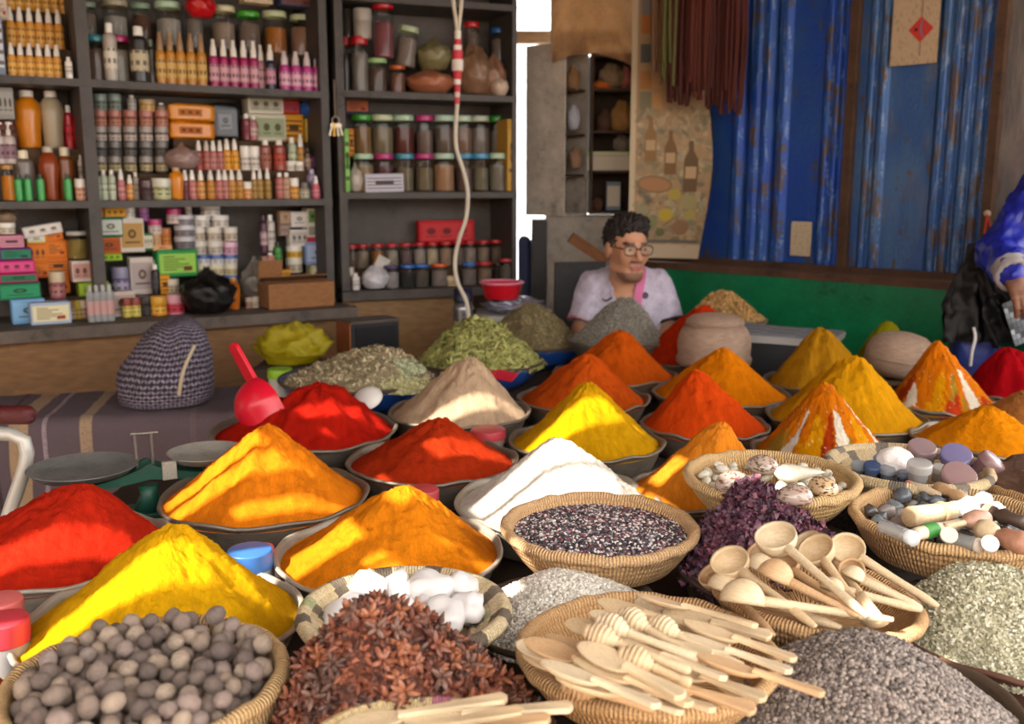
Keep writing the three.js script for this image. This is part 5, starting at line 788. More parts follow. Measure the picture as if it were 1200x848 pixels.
// bottom basket, mostly below the frame
{
  const B = basket('low', rimBack(352, 614, 817, 0.96), 0.05, 'straw basket with pink bands on its rim holding wooden spoons', { coils: ['#e8d8b4', '#e2d0a8', '#e8d8b4', '#c07aa0', '#e8d8b4', '#e0cea6', '#c07aa0', '#e6d4ae', '#dfcaa0', '#e8d8b4', '#e4d2ac'], base: 0.74 });
  [[395, 850, 545, 826, 0], [470, 842, 590, 834, 2], [410, 868, 560, 842, 1], [440, 880, 600, 850, 3]].forEach(([x, y, x2, y2, c]) => { const a = onY(x, y, 0.965), e = onY(x2, y2, 0.97), t = thing('wooden_spoon', 'flat pale wooden spoon in the pink-banded basket', 'spoon', [0, 0, 0], 0, 'spoons in the pink-banded basket'); flatSpoon(0.18, 0.034, palewood[c], t); laid(t, a, e); });
}
// seashells
const spotTex = (base, spot, n, s) => canvasTex(256, 256, (c, w, hh) => { c.fillStyle = base; c.fillRect(0, 0, w, hh); for (let i = 0; i < n; i++) { c.fillStyle = spot; c.globalAlpha = rr(0.4, 0.95); c.beginPath(); c.ellipse(rnd() * w, rnd() * hh, rr(s * 0.5, s), rr(s * 0.5, s), 0, 0, 7); c.fill(); } c.globalAlpha = 1; });
const cowrieGeo = (() => { const g = new THREE.SphereGeometry(0.5, 32, 20), p = g.attributes.position; for (let i = 0; i < p.count; i++) { let x = p.getX(i), y = p.getY(i), z = p.getZ(i); const k = 1 - 0.35 * x; z *= k * 0.72; y = y < 0 ? y * 0.45 : y * 0.75 * (1 - 0.2 * x); if (y < -0.1 && Math.abs(z) < 0.05) y += 0.12; p.setXYZ(i, x, y, z); } g.computeVertexNormals(); return g; })();
{
  const B = basket('shell', rimAt(804, 1003, 591, 0.985), 0.055, 'round straw basket of seashells behind the hibiscus', { cols: ['#d8b888', '#dfc296'] });
  const mats = [mat('#ffffff', 0.2, { map: spotTex('#a8958a', '#6a4c3a', 160, 9), clearcoat: 0.6 }), mat('#ffffff', 0.2, { map: spotTex('#b5a294', '#5d4638', 260, 7), clearcoat: 0.6 }), mat('#ffffff', 0.2, { map: spotTex('#c9ab84', '#3a2a20', 240, 7), clearcoat: 0.6 })], cream = mat('#d8d0bc', 0.3, { map: mottleTex });
  [[860, 562, 40, 0, 'rosy brown cowrie shell at the hibiscus side of the shell basket'], [893, 541, 37, 1, 'finely speckled cowrie shell at the far rim of the shell basket'], [931, 577, 36, 0, 'violet-brown cowrie shell at the near rim of the shell basket'], [963, 567, 35, 2, 'cream cowrie shell with black leopard spots']].forEach(([px, py, w, m, label], i) => { const s = w / FOCAL * 1.9, p = onY(px, py + 8, 0.995), t = one('cowrie_shell', cowrieGeo, mats[m], label, 'seashell', 'large cowries in the shell basket'); t.scale.setScalar(s); t.position.copy(p).setY(0.998); t.rotation.y = [0.3, 2.4, 2.9, 2.2][i]; });
  const cone = one('cone_shell', lathe([[0, 0], [0.004, 0.01], [0.016, 0.06], [0.018, 0.075], [0.01, 0.088], [0, 0.095]], 20).rotateZ(Math.PI / 2), mat('#d9cdb8', 0.3, { map: mottleTex }), 'long ivory cone shell lying at the far rim of the shell basket', 'seashell'); cone.position.copy(onY(968, 553, 1.0)); cone.rotation.y = 0.1;
  settle(Array.from({ length: 60 }, () => rr(0.009, 0.0125)), B.R - 0.02, () => 0.038, 30).forEach((q, i) => { const t = one('small_cowrie', cowrieGeo, cream, 'small cream cowrie among the large spotted shells', 'seashell', 'small cream cowries'); t.position.copy(toWorld(B, q)); t.scale.setScalar(q.r * 2.1); t.rotation.set(rr(-0.5, 0.5), rr(0, 6), rr(-0.5, 0.5)); });
}
// little basket of plastic pots
{
  const B = basket('pots', rimAt(975, 1152, 569, 0.972), 0.045, 'coiled grey and cream basket of plastic pots behind the trinket basket', { coils: ['#dccfb4', '#86807c', '#d6c8ac', '#cdbea0', '#7d7874', '#d8cab0', '#dccfb4'], base: 0.75 });
  const pl = (c, tr = 0.7) => mat(c, 0.25, { transmission: tr, thickness: 0 });
  const pot = (px, py, w, hh, c, lid, label, rx = 0, rz = 0) => { const s = w / FOCAL * 2.15, t = thing('plastic_pot', label, 'pot', onY(px, py + hh / 2, 0.952).setY(0.945), 0, 'plastic pots in the coil basket'); t.rotation.set(rx, 0, rz); const k = s, kh = hh / w; part('pot_body', cached('potb', () => lathe([[0, 0], [0.36, 0], [0.42, 0.7], [0.39, 0.7], [0.33, 0.03], [0, 0.03]], 20)), pl(c), t).scale.set(k, k * kh, k); part('lid', cached('potl', () => lathe([[0.46, 0.66], [0.5, 0.68], [0.5, 0.9], [0.44, 1], [0, 1]], 20)), pl(lid, 0.6), t).scale.set(k, k * kh, k); };
  pot(1076, 526, 30, 24, '#b79a9c', '#c9aeb0', 'rosy clear pot with round lid beside the white stone', 0.4); pot(1116, 534, 32, 28, '#8f8ab8', '#a6a0d0', 'clear pot with lavender lid', 0.5, 0.1); pot(1117, 556, 34, 24, '#b89494', '#c4a2a2', 'wide pink clear pot below the lavender-lidded pot', 0.6); pot(1142, 540, 28, 28, '#b48c8c', '#c09c9c', 'pink clear pot at the basket edge', 0.4, -0.6); pot(1074, 554, 24, 30, '#c9c7c6', '#d8d6d4', 'white ridged pot below the white stone', 0.15); pot(1020, 548, 18, 18, '#7f92b4', '#5a74a4', 'small blue clear pot', 0.3); pot(1038, 552, 16, 16, '#8a94a4', '#b8c0c8', 'small grey clear pot', 0.2); pot(1032, 538, 18, 14, '#9ab0d0', '#a8c0e0', 'tiny sky blue pot behind the white stone', 0.2); pot(1058, 556, 14, 14, '#7c86a0', '#8c98b0', 'tiny slate blue pot', 0.2); pot(1098, 550, 15, 17, '#d0ccc8', '#e2e0dc', 'tiny white pot between the pink pots', 0.3); pot(1005, 545, 16, 14, '#aab4c0', '#c4ccd4', 'tiny grey-white pot at the basket end', 0.3);
  const st = one('white_stone', (() => { const q = new THREE.IcosahedronGeometry(0.5, 4), p = q.attributes.position; for (let i = 0; i < p.count; i++) { const n = 1 + 0.14 * noise3(p.getX(i) * 2 + 4, p.getY(i) * 2, p.getZ(i) * 2); p.setXYZ(i, p.getX(i) * n, p.getY(i) * n * 0.75, p.getZ(i) * n); } q.computeVertexNormals(); return q; })(), mat('#e2dad6', 0.4), 'large smooth white stone among the plastic pots', 'stone'); st.scale.setScalar(0.066); st.position.copy(onY(1049, 538, 0.982));
}
// trinket basket
{
  const B = basket('trinket', rimAt(1003, 1236, 652, 0.955), 0.062, 'broad straw basket of stones, glass vials and painted sticks', { cols: ['#d6b288', '#e4c298'], base: 0.76 });
  const stoneGeo = [1, 2, 3].map((s) => { const q = new THREE.IcosahedronGeometry(0.5, 2), p = q.attributes.position; for (let i = 0; i < p.count; i++) { const n = 1 + 0.2 * noise3(p.getX(i) * 2 + s * 7, p.getY(i) * 2, p.getZ(i) * 2); p.setXYZ(i, p.getX(i) * n * 1.2, p.getY(i) * n * 0.8, p.getZ(i) * n); } const m = mergeVertices(q.deleteAttribute('uv').deleteAttribute('normal')); m.computeVertexNormals(); return m; });
  const tones = [['#6d737a', 'slate grey'], ['#8f979c', 'smoky'], ['#b8b4b0', 'milky'], ['#5a5450', 'dark'], ['#9c8f88', 'dusky']].map(([c, n]) => [mat(c, 0.18, { transmission: 0.35, thickness: 0.01 }), n]);
  settle(Array.from({ length: 74 }, () => rr(0.010, 0.0155)), B.R - 0.02, () => 0.036, 30).forEach((q, i) => { const [m, n] = tones[Math.floor(rnd() * 5)], t = one('polished_stone', stoneGeo[i % 3], m, `${n} translucent polished stone in the trinket basket`, 'stone', `${n} stones in the trinket basket`); t.position.copy(toWorld(B, q)); t.scale.setScalar(q.r * 1.9); t.rotation.set(rr(0, 6), rr(0, 6), rr(0, 6)); });
  const stick = (name, label, cat, x, y, x2, y2, parts, Y = 0.94) => { const a = onY(x, y, Y + 0.028), e = onY(x2, y2, Y + 0.028), t = thing(name, label, cat); laid(t, a, e); const d = a.distanceTo(e); for (const [pn, pts, m] of parts) part(pn, lathe(pts.map(([r, k]) => [r, k * d]), 16).rotateZ(-Math.PI / 2), m, t); };
  const pw = palewood[1];
  stick('wooden_pestle', 'thick pale wooden pestle in the trinket basket', 'pestle', 1064, 606, 1116, 598, [['pestle_body', [[0, 0], [0.0155, 0], [0.017, 0.06], [0.0155, 0.5], [0.0145, 1], [0, 1]], pw], ['collar', [[0.0165, 0.7], [0.0175, 0.72], [0.0175, 0.78], [0.0165, 0.8]], palewood[3]]], 0.948);
  stick('striped_tube', 'cream tube with a green striped end', 'tube', 1072, 626, 1128, 612, [['tube_body', [[0, 0], [0.010, 0], [0.011, 0.4], [0.008, 0.6], [0.007, 1], [0, 1]], mat('#d8cdb4', 0.5)], ['painted_end', [[0.0112, 0.18], [0.0118, 0.2], [0.0118, 0.4], [0.0112, 0.42]], mat('#3f8a3c', 0.5)]], 0.95);
  stick('painted_rattle', 'pink and cream painted wooden rattle', 'rattle', 1108, 617, 1158, 606, [['handle', [[0, 0], [0.006, 0], [0.005, 0.5], [0, 0.5]], palewood[0]], ['rattle_head', [[0.005, 0.42], [0.014, 0.55], [0.017, 0.75], [0.012, 0.95], [0, 1]], mat('#c99c84', 0.5, { map: mottleTex })]], 0.955);
  stick('wooden_doll', 'slender wooden doll with round pale head and pink body', 'doll', 1146, 618, 1208, 640, [['doll_head', [[0, 0], [0.014, 0.03], [0.018, 0.17], [0.013, 0.34], [0.008, 0.4], [0, 0.4]], palewood[0]], ['doll_body', [[0.008, 0.38], [0.014, 0.5], [0.018, 0.8], [0.014, 1], [0, 1]], mat('#c08a70', 0.5, { map: mottleTex })]], 0.955);
  stick('dark_spindle', 'dark turned spindle with pale rings', 'spindle', 1152, 598, 1200, 612, [['spindle_body', [[0, 0], [0.012, 0], [0.012, 0.3], [0.009, 0.36], [0.014, 0.5], [0.010, 0.7], [0.012, 1], [0, 1]], mat('#4a3a30', 0.5)], ['pale_ring', [[0.0125, 0.05], [0.0135, 0.08], [0.0135, 0.2], [0.0125, 0.22]], palewood[3]]], 0.95);
  stick('pink_stick', 'thin pink-tipped wooden stick at the far rim', 'stick', 1063, 566, 1102, 580, [['stick_body', [[0, 0.1], [0.006, 0.1], [0.008, 0.5], [0.005, 1], [0, 1]], palewood[2]], ['tip', [[0, 0], [0.006, 0], [0.0065, 0.14], [0, 0.14]], mat('#c0706a', 0.5)]], 0.94);
  stick('carved_figure', 'small carved wooden figure at the far rim', 'figure', 1098, 570, 1134, 586, [['figure_body', [[0, 0], [0.010, 0.02], [0.012, 0.3], [0.007, 0.45], [0.012, 0.7], [0.006, 1], [0, 1]], palewood[3]]], 0.945);
  stick('glass_vial', 'clear glass vial lying before the slate stones', 'vial', 1034, 616, 1072, 632, [['vial_glass', [[0, 0], [0.011, 0], [0.0115, 0.7], [0.009, 0.8], [0, 0.8]], mat('#e8eaea', 0.08, { transmission: 0.7, thickness: 0 })], ['stopper', [[0.0105, 0.78], [0.0115, 0.8], [0.0115, 1], [0, 1]], mat('#d6dadc', 0.4)]], 0.948);
  stick('glass_vial', 'clear glass vial with a pale stopper beside the white disc', 'vial', 1120, 632, 1150, 640, [['vial_glass', [[0, 0], [0.011, 0], [0.0115, 0.7], [0.009, 0.8], [0, 0.8]], mat('#cfd2d0', 0.08, { transmission: 0.7, thickness: 0 })], ['stopper', [[0.0105, 0.78], [0.0115, 0.8], [0.0115, 1], [0, 1]], mat('#c6b8a8', 0.4)]], 0.943);
  for (const [px, py, c, l] of [[1112, 627, '#d0cabc', 'cream bottle cap among the stones'], [1160, 637, '#e6e4e2', 'white round disc beside the wooden doll']]) { const t = one('round_counter', cached('disc', () => new THREE.CylinderGeometry(0.0125, 0.0125, 0.006, 24)), mat(c, 0.5), l, 'counter'); t.position.copy(onY(px, py, 0.98)); t.rotation.set(0.9, 0, 0.2); }
  const crys = stoneGeo[0]; [[1136, 590, '#e6e6ea'], [1152, 584, '#dfe2ea'], [1124, 596, '#ece8e4'], [1165, 596, '#e2e0dc'], [1142, 600, '#eceae8']].forEach(([px, py, c], i) => { const t = one('pale_crystal', crys, mat(c, 0.15, { transmission: 0.3, thickness: 0.01 }), 'pale bright crystal in the middle of the trinket basket', 'crystal', 'pale crystals'); t.position.copy(onY(px, py, 0.975)); t.scale.setScalar(0.03); t.rotation.y = i; });
}
// basket with a brown resin lump at the edge
{
  const B = basket('resin', rimAt(1147, 1300, 592, 0.94), 0.045, 'straw basket holding a brown resin lump at the stall edge', { cols: ['#b08a60', '#c49c72'] });
  const q = new THREE.IcosahedronGeometry(0.5, 4), p = q.attributes.position; for (let i = 0; i < p.count; i++) { const n = 1 + 0.16 * noise3(p.getX(i) * 2.4 + 3, p.getY(i) * 2.4, p.getZ(i) * 2.4) + 0.04 * noise3(p.getX(i) * 9, p.getY(i) * 9, p.getZ(i) * 9); p.setXYZ(i, p.getX(i) * n, p.getY(i) * n * 0.5, p.getZ(i) * n); } q.computeVertexNormals();
  const m = one('resin_lump', q, mat('#6d4e3c', 0.8, { map: wornTex, bumpMap: grainTex, bumpScale: 0.004 }), 'dusty brown resin lump in the straw basket at the stall edge', 'resin lump'); m.scale.setScalar(B.R * 1.5); m.position.set(B.c.x - 0.01, B.c.y + 0.002, B.c.z);
}

// ---------------------------------------------------------------- behind the stall
reseed(101);
{ // metal cupboards in front of the daylight gap
  const pale = worn('#d2cbc0', 0.6), dark = worn('#4b3a2e', 0.85);
  const cup = (name, label, px, ya, yb, z, w, d, yaw, open, shelves, m) => {
    const a = atZ(px, yb, z), b = atZ(px, ya, z), hgt = b.y - a.y, t = thing(name, label, 'cupboard', [a.x, a.y, z], yaw), k = 0.012;
    const wall = (n, g) => part(n, boxUV(g, 1), m, t);
    wall('top_panel', box(w, k, d, 0, hgt - k / 2, 0)); wall('base_panel', box(w, k, d, 0, k / 2, 0)); wall('back_panel', box(w, hgt, k, 0, hgt / 2, -d / 2));
    wall('side_panel', box(k, hgt, d, -w / 2, hgt / 2, 0)); if (open === 'front') wall('side_panel', box(k, hgt, d, w / 2, hgt / 2, 0)); else wall('front_panel', box(w, hgt, k, 0, hgt / 2, d / 2));
    for (const s of shelves) part('shelf', boxUV(box(w - 0.02, 0.012, d - 0.02, 0, hgt * s, 0), 1), dark, t);
    return { t, hgt, a };
  };
  const A = cup('metal_cupboard', 'grey metal cupboard seen from its closed side beside the daylight gap', 652, 54, 252, -5.0, 0.235, 0.19, -0.68, 'side', [0.24, 0.48, 0.74], pale);
  const Bc = cup('metal_cupboard', 'open dark cupboard of bundles behind the poster edge', 718, 66, 250, -5.0, 0.24, 0.24, 0.0, 'front', [0.27, 0.52, 0.78], dark);
  // bundles on its shelves
  const put = (px, yb, w, hh, c, label, kind = 'sack', z = -4.98) => { const a = atZ(px, yb, z), s = -z / FOCAL, t = thing(kind === 'box' ? 'carton' : 'cloth_bundle', label, kind === 'box' ? 'box' : 'bundle', [a.x, a.y, z]); K[kind].forEach(([n, g, ci]) => part(n, g, mat(kind === 'box' && ci ? '#b5ac9a' : c, 0.8), t).scale.set(w * s, hh * s, w * s * 0.8)); };
  put(706, 108, 26, 14, '#c0621c', 'orange bundle on the upper cupboard shelf'); put(716, 104, 30, 28, '#7d684e', 'grey-brown bundle on the upper cupboard shelf'); put(733, 105, 14, 26, '#8a4a42', 'small rosy bundle at the cupboard side'); put(728, 157, 26, 38, '#8a6434', 'tan cloth bundle on the middle cupboard shelf'); put(708, 157, 18, 28, '#4c3424', 'dark brown bundle on the middle cupboard shelf'); put(728, 178, 20, 20, '#6d6258', 'grey bundle under the middle shelf'); put(713, 200, 46, 17, '#b0a898', 'white carton with lime lid in the cupboard', 'box'); put(713, 183, 46, 5, '#6f9a1c', 'lime green lid on the white carton', 'box'); put(718, 246, 16, 32, '#6a7684', 'steel grey canister on the cupboard floor', 'box'); put(700, 247, 12, 16, '#5a3c2c', 'brown bundle on the cupboard floor');
  put(671, 108, 16, 30, '#8a6a48', 'tan bundle in the cupboard side shelves', 'sack', -4.95); put(672, 152, 15, 28, '#a9adb8', 'white plastic bundle in the cupboard side shelves', 'sack', -4.95); put(674, 198, 15, 26, '#8a6e58', 'beige bundle in the cupboard side shelves', 'sack', -4.95);
  // lower cabinet, plank and dark boards around the man's seat
  const blockAt = (name, label, cat, px0, px1, y0, y1, z, d, m, toFloor) => { const a = atZ(px0, y1, z), b = atZ(px1, y0, z), w = b.x - a.x, bot = toFloor ? 0 : a.y, t = one(name, boxUV(box(w, b.y - bot, d, 0, (b.y - bot) / 2, 0, 0.004), 1), m, label, cat); t.position.set((a.x + b.x) / 2, bot, z - d / 2); return t; };
  blockAt('low_cabinet', 'whitish low cabinet under the metal cupboards behind the man', 'cabinet', 640, 745, 253, 330, -4.9, 0.3, worn('#a49c92', 0.6), true);
  blockAt('dark_box', 'tall dark box under the metal cupboard beside the low cabinet', 'box', 623, 641, 258, 340, -4.85, 0.25, worn('#2c2a2b', 0.6), true);
  const pl = one('wooden_plank', boxUV(box(0.22, 0.05, 0.022), 1), wood('#8a5a38', 0.8), 'reddish wooden plank leaning behind the man', 'plank'); pl.position.copy(atZ(690, 292, -4.55)); pl.rotation.set(0.2, 0.3, -0.62);
  const seat = thing('dark_screen', 'dark grey screen with a pale post standing beside the seated man', 'screen', [atZ(680, 300, -4.45).x, 0, -4.47], 0.15);
  part('panel_sheet', boxUV(box(0.24, 1.15, 0.03, 0, 0.575, 0, 0.006), 1), worn('#3a3a3e', 0.7), seat); part('post', boxUV(box(0.025, 1.19, 0.035, -0.135, 0.595, 0), 1), worn('#8d8276', 0.7), seat);
  // things beside the jar counter
  const st = thing('white_crate', 'white painted crate under the red bowl', 'crate', [atZ(602, 372, -4.25).x, 0, -4.32]), top = atZ(602, 368, -4.25).y;
  part('crate_body', boxUV(box(0.34, top, 0.28, 0, top / 2, 0, 0.005), 1), worn('#b9b6b4', 0.7), st);
  const wr = one('foil_bundle', bagGeo(14, 0.9, 0.12).scale(0.26, 0.075, 0.2), mat('#9da0b4', 0.25, { metalness: 0.6 }), 'crumpled silver foil bundle under the red bowl', 'bundle'); wr.position.set(st.position.x, top, st.position.z + 0.02);
  const rb = thing('red_bowl', 'red plastic bowl with pink rim on the silver bundle', 'bowl', [atZ(588, 360, -4.28).x, top + 0.064, -4.28]);
  part('bowl_wall', lathe([[0, 0], [0.068, 0], [0.074, 0.008], [0.092, 0.072], [0.089, 0.072], [0.070, 0.008], [0, 0.006]], 40), mat('#c00f22', 0.35), rb); part('rim', new THREE.TorusGeometry(0.093, 0.006, 8, 48).rotateX(Math.PI / 2).translate(0, 0.072, 0), mat('#d87a90', 0.4), rb);
  const bj = thing('steel_flask', 'steel flask with dark blue cap beside the red bowl', 'flask', [atZ(543, 380, -4.2).x, 0, -4.2]), bt = atZ(549, 338, -4.2).y;
  part('flask_body', lathe([[0, 0], [0.045, 0], [0.045, bt - 0.09], [0.035, bt - 0.05], [0, bt - 0.05]], 20), mat('#8a8d94', 0.25, { metalness: 0.8 }), bj); part('cap', lathe([[0.04, bt - 0.055], [0.042, bt - 0.05], [0.04, bt], [0, bt]], 20), mat('#141a34', 0.4), bj);
  { const a = atZ(607, 350, -4.95), b = atZ(622.5, 277, -4.95), g = new RoundedBoxGeometry(b.x - a.x, b.y, 0.14, 4, 0.03).translate(0, b.y / 2, 0), p = g.attributes.position; for (let i = 0; i < p.count; i++) p.setZ(i, p.getZ(i) + 0.012 * noise2(p.getX(i) * 20, p.getY(i) * 9)); g.computeVertexNormals(); const bl = one('cloth_bale', g, mat('#59608a', 0.85, { map: mottleTex }), 'slate blue cloth bale standing in the daylight gap', 'bale'); bl.position.set((a.x + b.x) / 2, 0, -5.02); }
  // outside: lintel and post of the next stall in the gap
  const lin = struct('beam', boxUV(box(0.9, 0.07, 0.08), 1), wood('#b59a7c', 0.9)); lin.position.copy(atZ(640, 44, -6.2));
  const pst = struct('column', boxUV(box(0.045, 3, 0.05), 1), wood('#8a7460', 0.9)); pst.position.copy(atZ(649, 100, -6.0)).setY(1.5);
}
{ // kraft cloth hanging over the cupboards
  const g = new THREE.PlaneGeometry(0.44, 0.62, 40, 24), p = g.attributes.position;
  for (let i = 0; i < p.count; i++) { const x = p.getX(i), y = p.getY(i); p.setZ(i, 0.035 * Math.sin(x * 22 + y * 3) + 0.02 * noise2(x * 8, y * 8)); p.setY(i, y + 0.05 * Math.sin((x + 0.22) * 9) * (y < 0 ? 1 : 0.3)); }
  g.computeVertexNormals(); const c = one('kraft_cloth', g, mat('#a97f54', 0.9, { map: mottleTex, transmission: 0.2, thickness: 0 }), 'brown cloth hanging above the cupboards in the daylight', 'cloth'); c.position.copy(atZ(702, 0, -4.85)); c.position.y += 0.02;
}
{ // poster of produce, curling at its free edge
  const z = -4.62, tl = atZ(742, -8, z), br = atZ(830, 302, z), w = br.x - tl.x, hh = tl.y - br.y;
  const tex = canvasTex(320, 1024, (c, W, Hh) => {
    c.fillStyle = '#b39a7a'; c.fillRect(0, 0, W, Hh); c.fillStyle = '#d8d0bf'; c.fillRect(0, 0, 22, Hh); c.fillRect(0, Hh - 56, W, 56); c.fillStyle = '#3a2a22'; c.fillRect(W - 3, 0, 3, Hh);
    for (const [y, col] of [[20, '#8a8c94'], [80, '#c07a2c'], [190, '#5a5f66'], [290, '#b8864a'], [370, '#8a8a76']]) { c.fillStyle = col; c.fillRect(34, y, 46, 70); c.fillStyle = '#caa06a'; c.fillRect(84, y + 6, 40, 60); }
    for (let i = 0; i < 500; i++) { c.fillStyle = pick(['#a89478', '#8f8a6c', '#c9c4b0', '#99a08a', '#d4cdbb', '#7d8272', '#c9b79a', '#8a9488', '#6a6a5c']); c.globalAlpha = 0.5; c.beginPath(); c.ellipse(rr(26, W), rr(430, Hh - 60), rr(4, 26), rr(3, 14), rnd() * 3, 0, 7); c.fill(); }
    c.globalAlpha = 1; const bottle = (x, y, s, col) => { c.fillStyle = col; c.fillRect(x - 9 * s, y, 18 * s, 40 * s); c.beginPath(); c.moveTo(x - 9 * s, y + 36 * s); c.lineTo(x - 26 * s, y + 70 * s); c.lineTo(x - 26 * s, y + 190 * s); c.lineTo(x + 26 * s, y + 190 * s); c.lineTo(x + 26 * s, y + 70 * s); c.lineTo(x + 9 * s, y + 36 * s); c.fill(); c.fillStyle = '#c9b394'; c.fillRect(x - 20 * s, y + 96 * s, 40 * s, 44 * s); };
    bottle(80, 470, 0.9, '#9a7a50'); bottle(158, 520, 0.9, '#84653c'); bottle(238, 560, 1.05, '#6f5a3a');
    c.fillStyle = '#b58a64'; c.beginPath(); c.ellipse(100, 730, 66, 30, 0.1, 0, 7); c.fill(); c.strokeStyle = '#8a7a58'; c.lineWidth = 7; c.stroke();
    for (const [x, y, r, col] of [[180, 770, 26, '#b8b04c'], [150, 850, 30, '#c8b838'], [240, 800, 34, '#a8a878'], [250, 850, 22, '#b5b060'], [90, 880, 28, '#8a9468'], [215, 900, 36, '#9a7a5c'], [60, 830, 22, '#a0a48c'], [130, 920, 20, '#6d7a52']]) { c.fillStyle = col; c.beginPath(); c.ellipse(x, y, r, r * 0.85, 0, 0, 7); c.fill(); }
    c.fillStyle = '#6a7078'; c.fillRect(40, Hh - 74, W - 60, 12);
  });
  const g = new THREE.PlaneGeometry(w, hh, 24, 40), p = g.attributes.position;
  for (let i = 0; i < p.count; i++) { const x = p.getX(i) / w + 0.5, y = p.getY(i) / hh + 0.5, wave = 0.045 * Math.sin(y * 7 + 0.4) * x * x; p.setZ(i, wave + 0.05 * x * x * (1 - y)); p.setX(i, p.getX(i) + 0.03 * x * x * Math.sin(y * 6.5 - 1.2) - 0.03 * x * x); }
  g.computeVertexNormals(); const po = one('produce_poster', g, mat('#d6c8b4', 0.7, { map: tex }), 'tall faded poster of bottles and produce hanging behind the man', 'poster'); po.position.set((tl.x + br.x) / 2, (tl.y + br.y) / 2, z);
}
{ // hanks of dyed wool
  const hank = (px, yb, w, n, c, z, label) => {
    const a = atZ(px, yb, z), s = -z / FOCAL, list = [], top = 2.85 - a.y;
    for (let i = 0; i < n; i++) { const x = rr(-w / 2, w / 2) * s, zz = rr(-0.02, 0.02), ln = rr(0, 0.12), f = rr(3, 6), ph = rr(0, 6); list.push(tube([[x, ln, zz], [x + 0.008 * Math.sin(ph), top * 0.3, zz + 0.006], [x + 0.008 * Math.sin(ph + f), top * 0.65, zz], [x * 0.6, top, zz]], rr(0.005, 0.009), 10, 5)); }
    const o = one('wool_hank', merge(list), mat(c, 0.95, { map: mottleTex }), label, 'wool hank', 'dyed wool hanks'); o.position.copy(a);
  };
  hank(772, 100, 16, 16, '#7a5a40', -4.50, 'light brown wool hank over the poster'); hank(781, 105, 14, 14, '#5f5a2c', -4.47, 'olive green wool hank between the brown hanks'); hank(796, 128, 24, 26, '#4e2018', -4.48, 'dark maroon wool hank in front of the poster'); hank(815, 120, 22, 26, '#5c261a', -4.45, 'russet wool hank beside the maroon hank'); hank(836, 135, 24, 30, '#4a1c14', -4.46, 'long deep maroon wool hank at the poster edge'); hank(857, 138, 26, 32, '#531f16', -4.44, 'long maroon wool hank over the blue door'); hank(795, 80, 18, 14, '#6a4428', -4.52, 'orange-brown wool hank behind the maroon hanks');
}
{ // hanging flex with a taped joint, and the keys
  const z = -3.95, P = (x, y) => atZ(x, y, z), t = thing('hanging_cable', 'white hanging cable with red and white tape around its joint', 'cable', [0, 0, 0]);
  const cm = mat('#c0b6a4', 0.5); part('cord', tube([P(528, -140), P(531, 0), P(534, 22), P(536, 36)], 0.0075, 20, 8), cm, t); part('cord', tube([P(545, -140), P(541, 0), P(539, 20), P(537, 36)], 0.0075, 20, 8), cm, t);
  part('cord', tube([P(536, 120), P(534, 150), P(535, 175), P(543, 200), P(548, 225), P(546, 255), P(538, 280), P(533, 305), P(536, 330), P(546, 352), P(549, 372), P(548, 392)], 0.0085, 80, 8), cm, t);
  const wrap = [[36, 46, 0.013, '#d8d2c8'], [46, 53, 0.014, '#c22a34'], [53, 59, 0.016, '#d8d2c8'], [59, 70, 0.021, '#c02c38'], [70, 83, 0.023, '#cfc8be'], [83, 93, 0.017, '#b8242e'], [93, 99, 0.014, '#d8d0c8'], [99, 108, 0.012, '#b8303a'], [108, 114, 0.011, '#cdb8b0'], [114, 122, 0.011, '#b83c42']];
  for (const [a, b, r, c] of wrap) part('tape_wrap', bar(P(536.5 - (a - 36) * 0.01, a), P(536.5 - (b - 36) * 0.01, b), r, r * 0.96, 12), mat(c, 0.6), t);
  const u = FL.hit(392, 120, 0.01), k = thing('key_bunch', 'bunch of keys hanging on the shelf upright', 'keys', FL.at(u.u, FL.hit(392, 160, 0.012).v, 0.014), FL.turn), km = mat('#a99c86', 0.35, { metalness: 0.8 });
  part('strap', box(0.008, 0.16, 0.004, 0, 0.16, 0), mat('#6a5a4c', 0.7), k); part('ring', new THREE.TorusGeometry(0.016, 0.0025, 6, 20).translate(0, 0.07, 0), km, k);
  for (let i = 0; i < 4; i++) { const m = part('key', cached('keyg', () => merge([new THREE.CylinderGeometry(0.010, 0.010, 0.003, 14).rotateX(Math.PI / 2).translate(0, -0.008, 0), box(0.006, 0.04, 0.003, 0, -0.034, 0), box(0.010, 0.005, 0.003, 0.004, -0.048, 0)].map((g) => g))), i === 1 ? mat('#b98a3a', 0.4, { metalness: 0.7 }) : km, k); m.position.set(-0.012 + i * 0.008, 0.055, 0.003 * i); m.rotation.z = -0.35 + i * 0.22; }
}
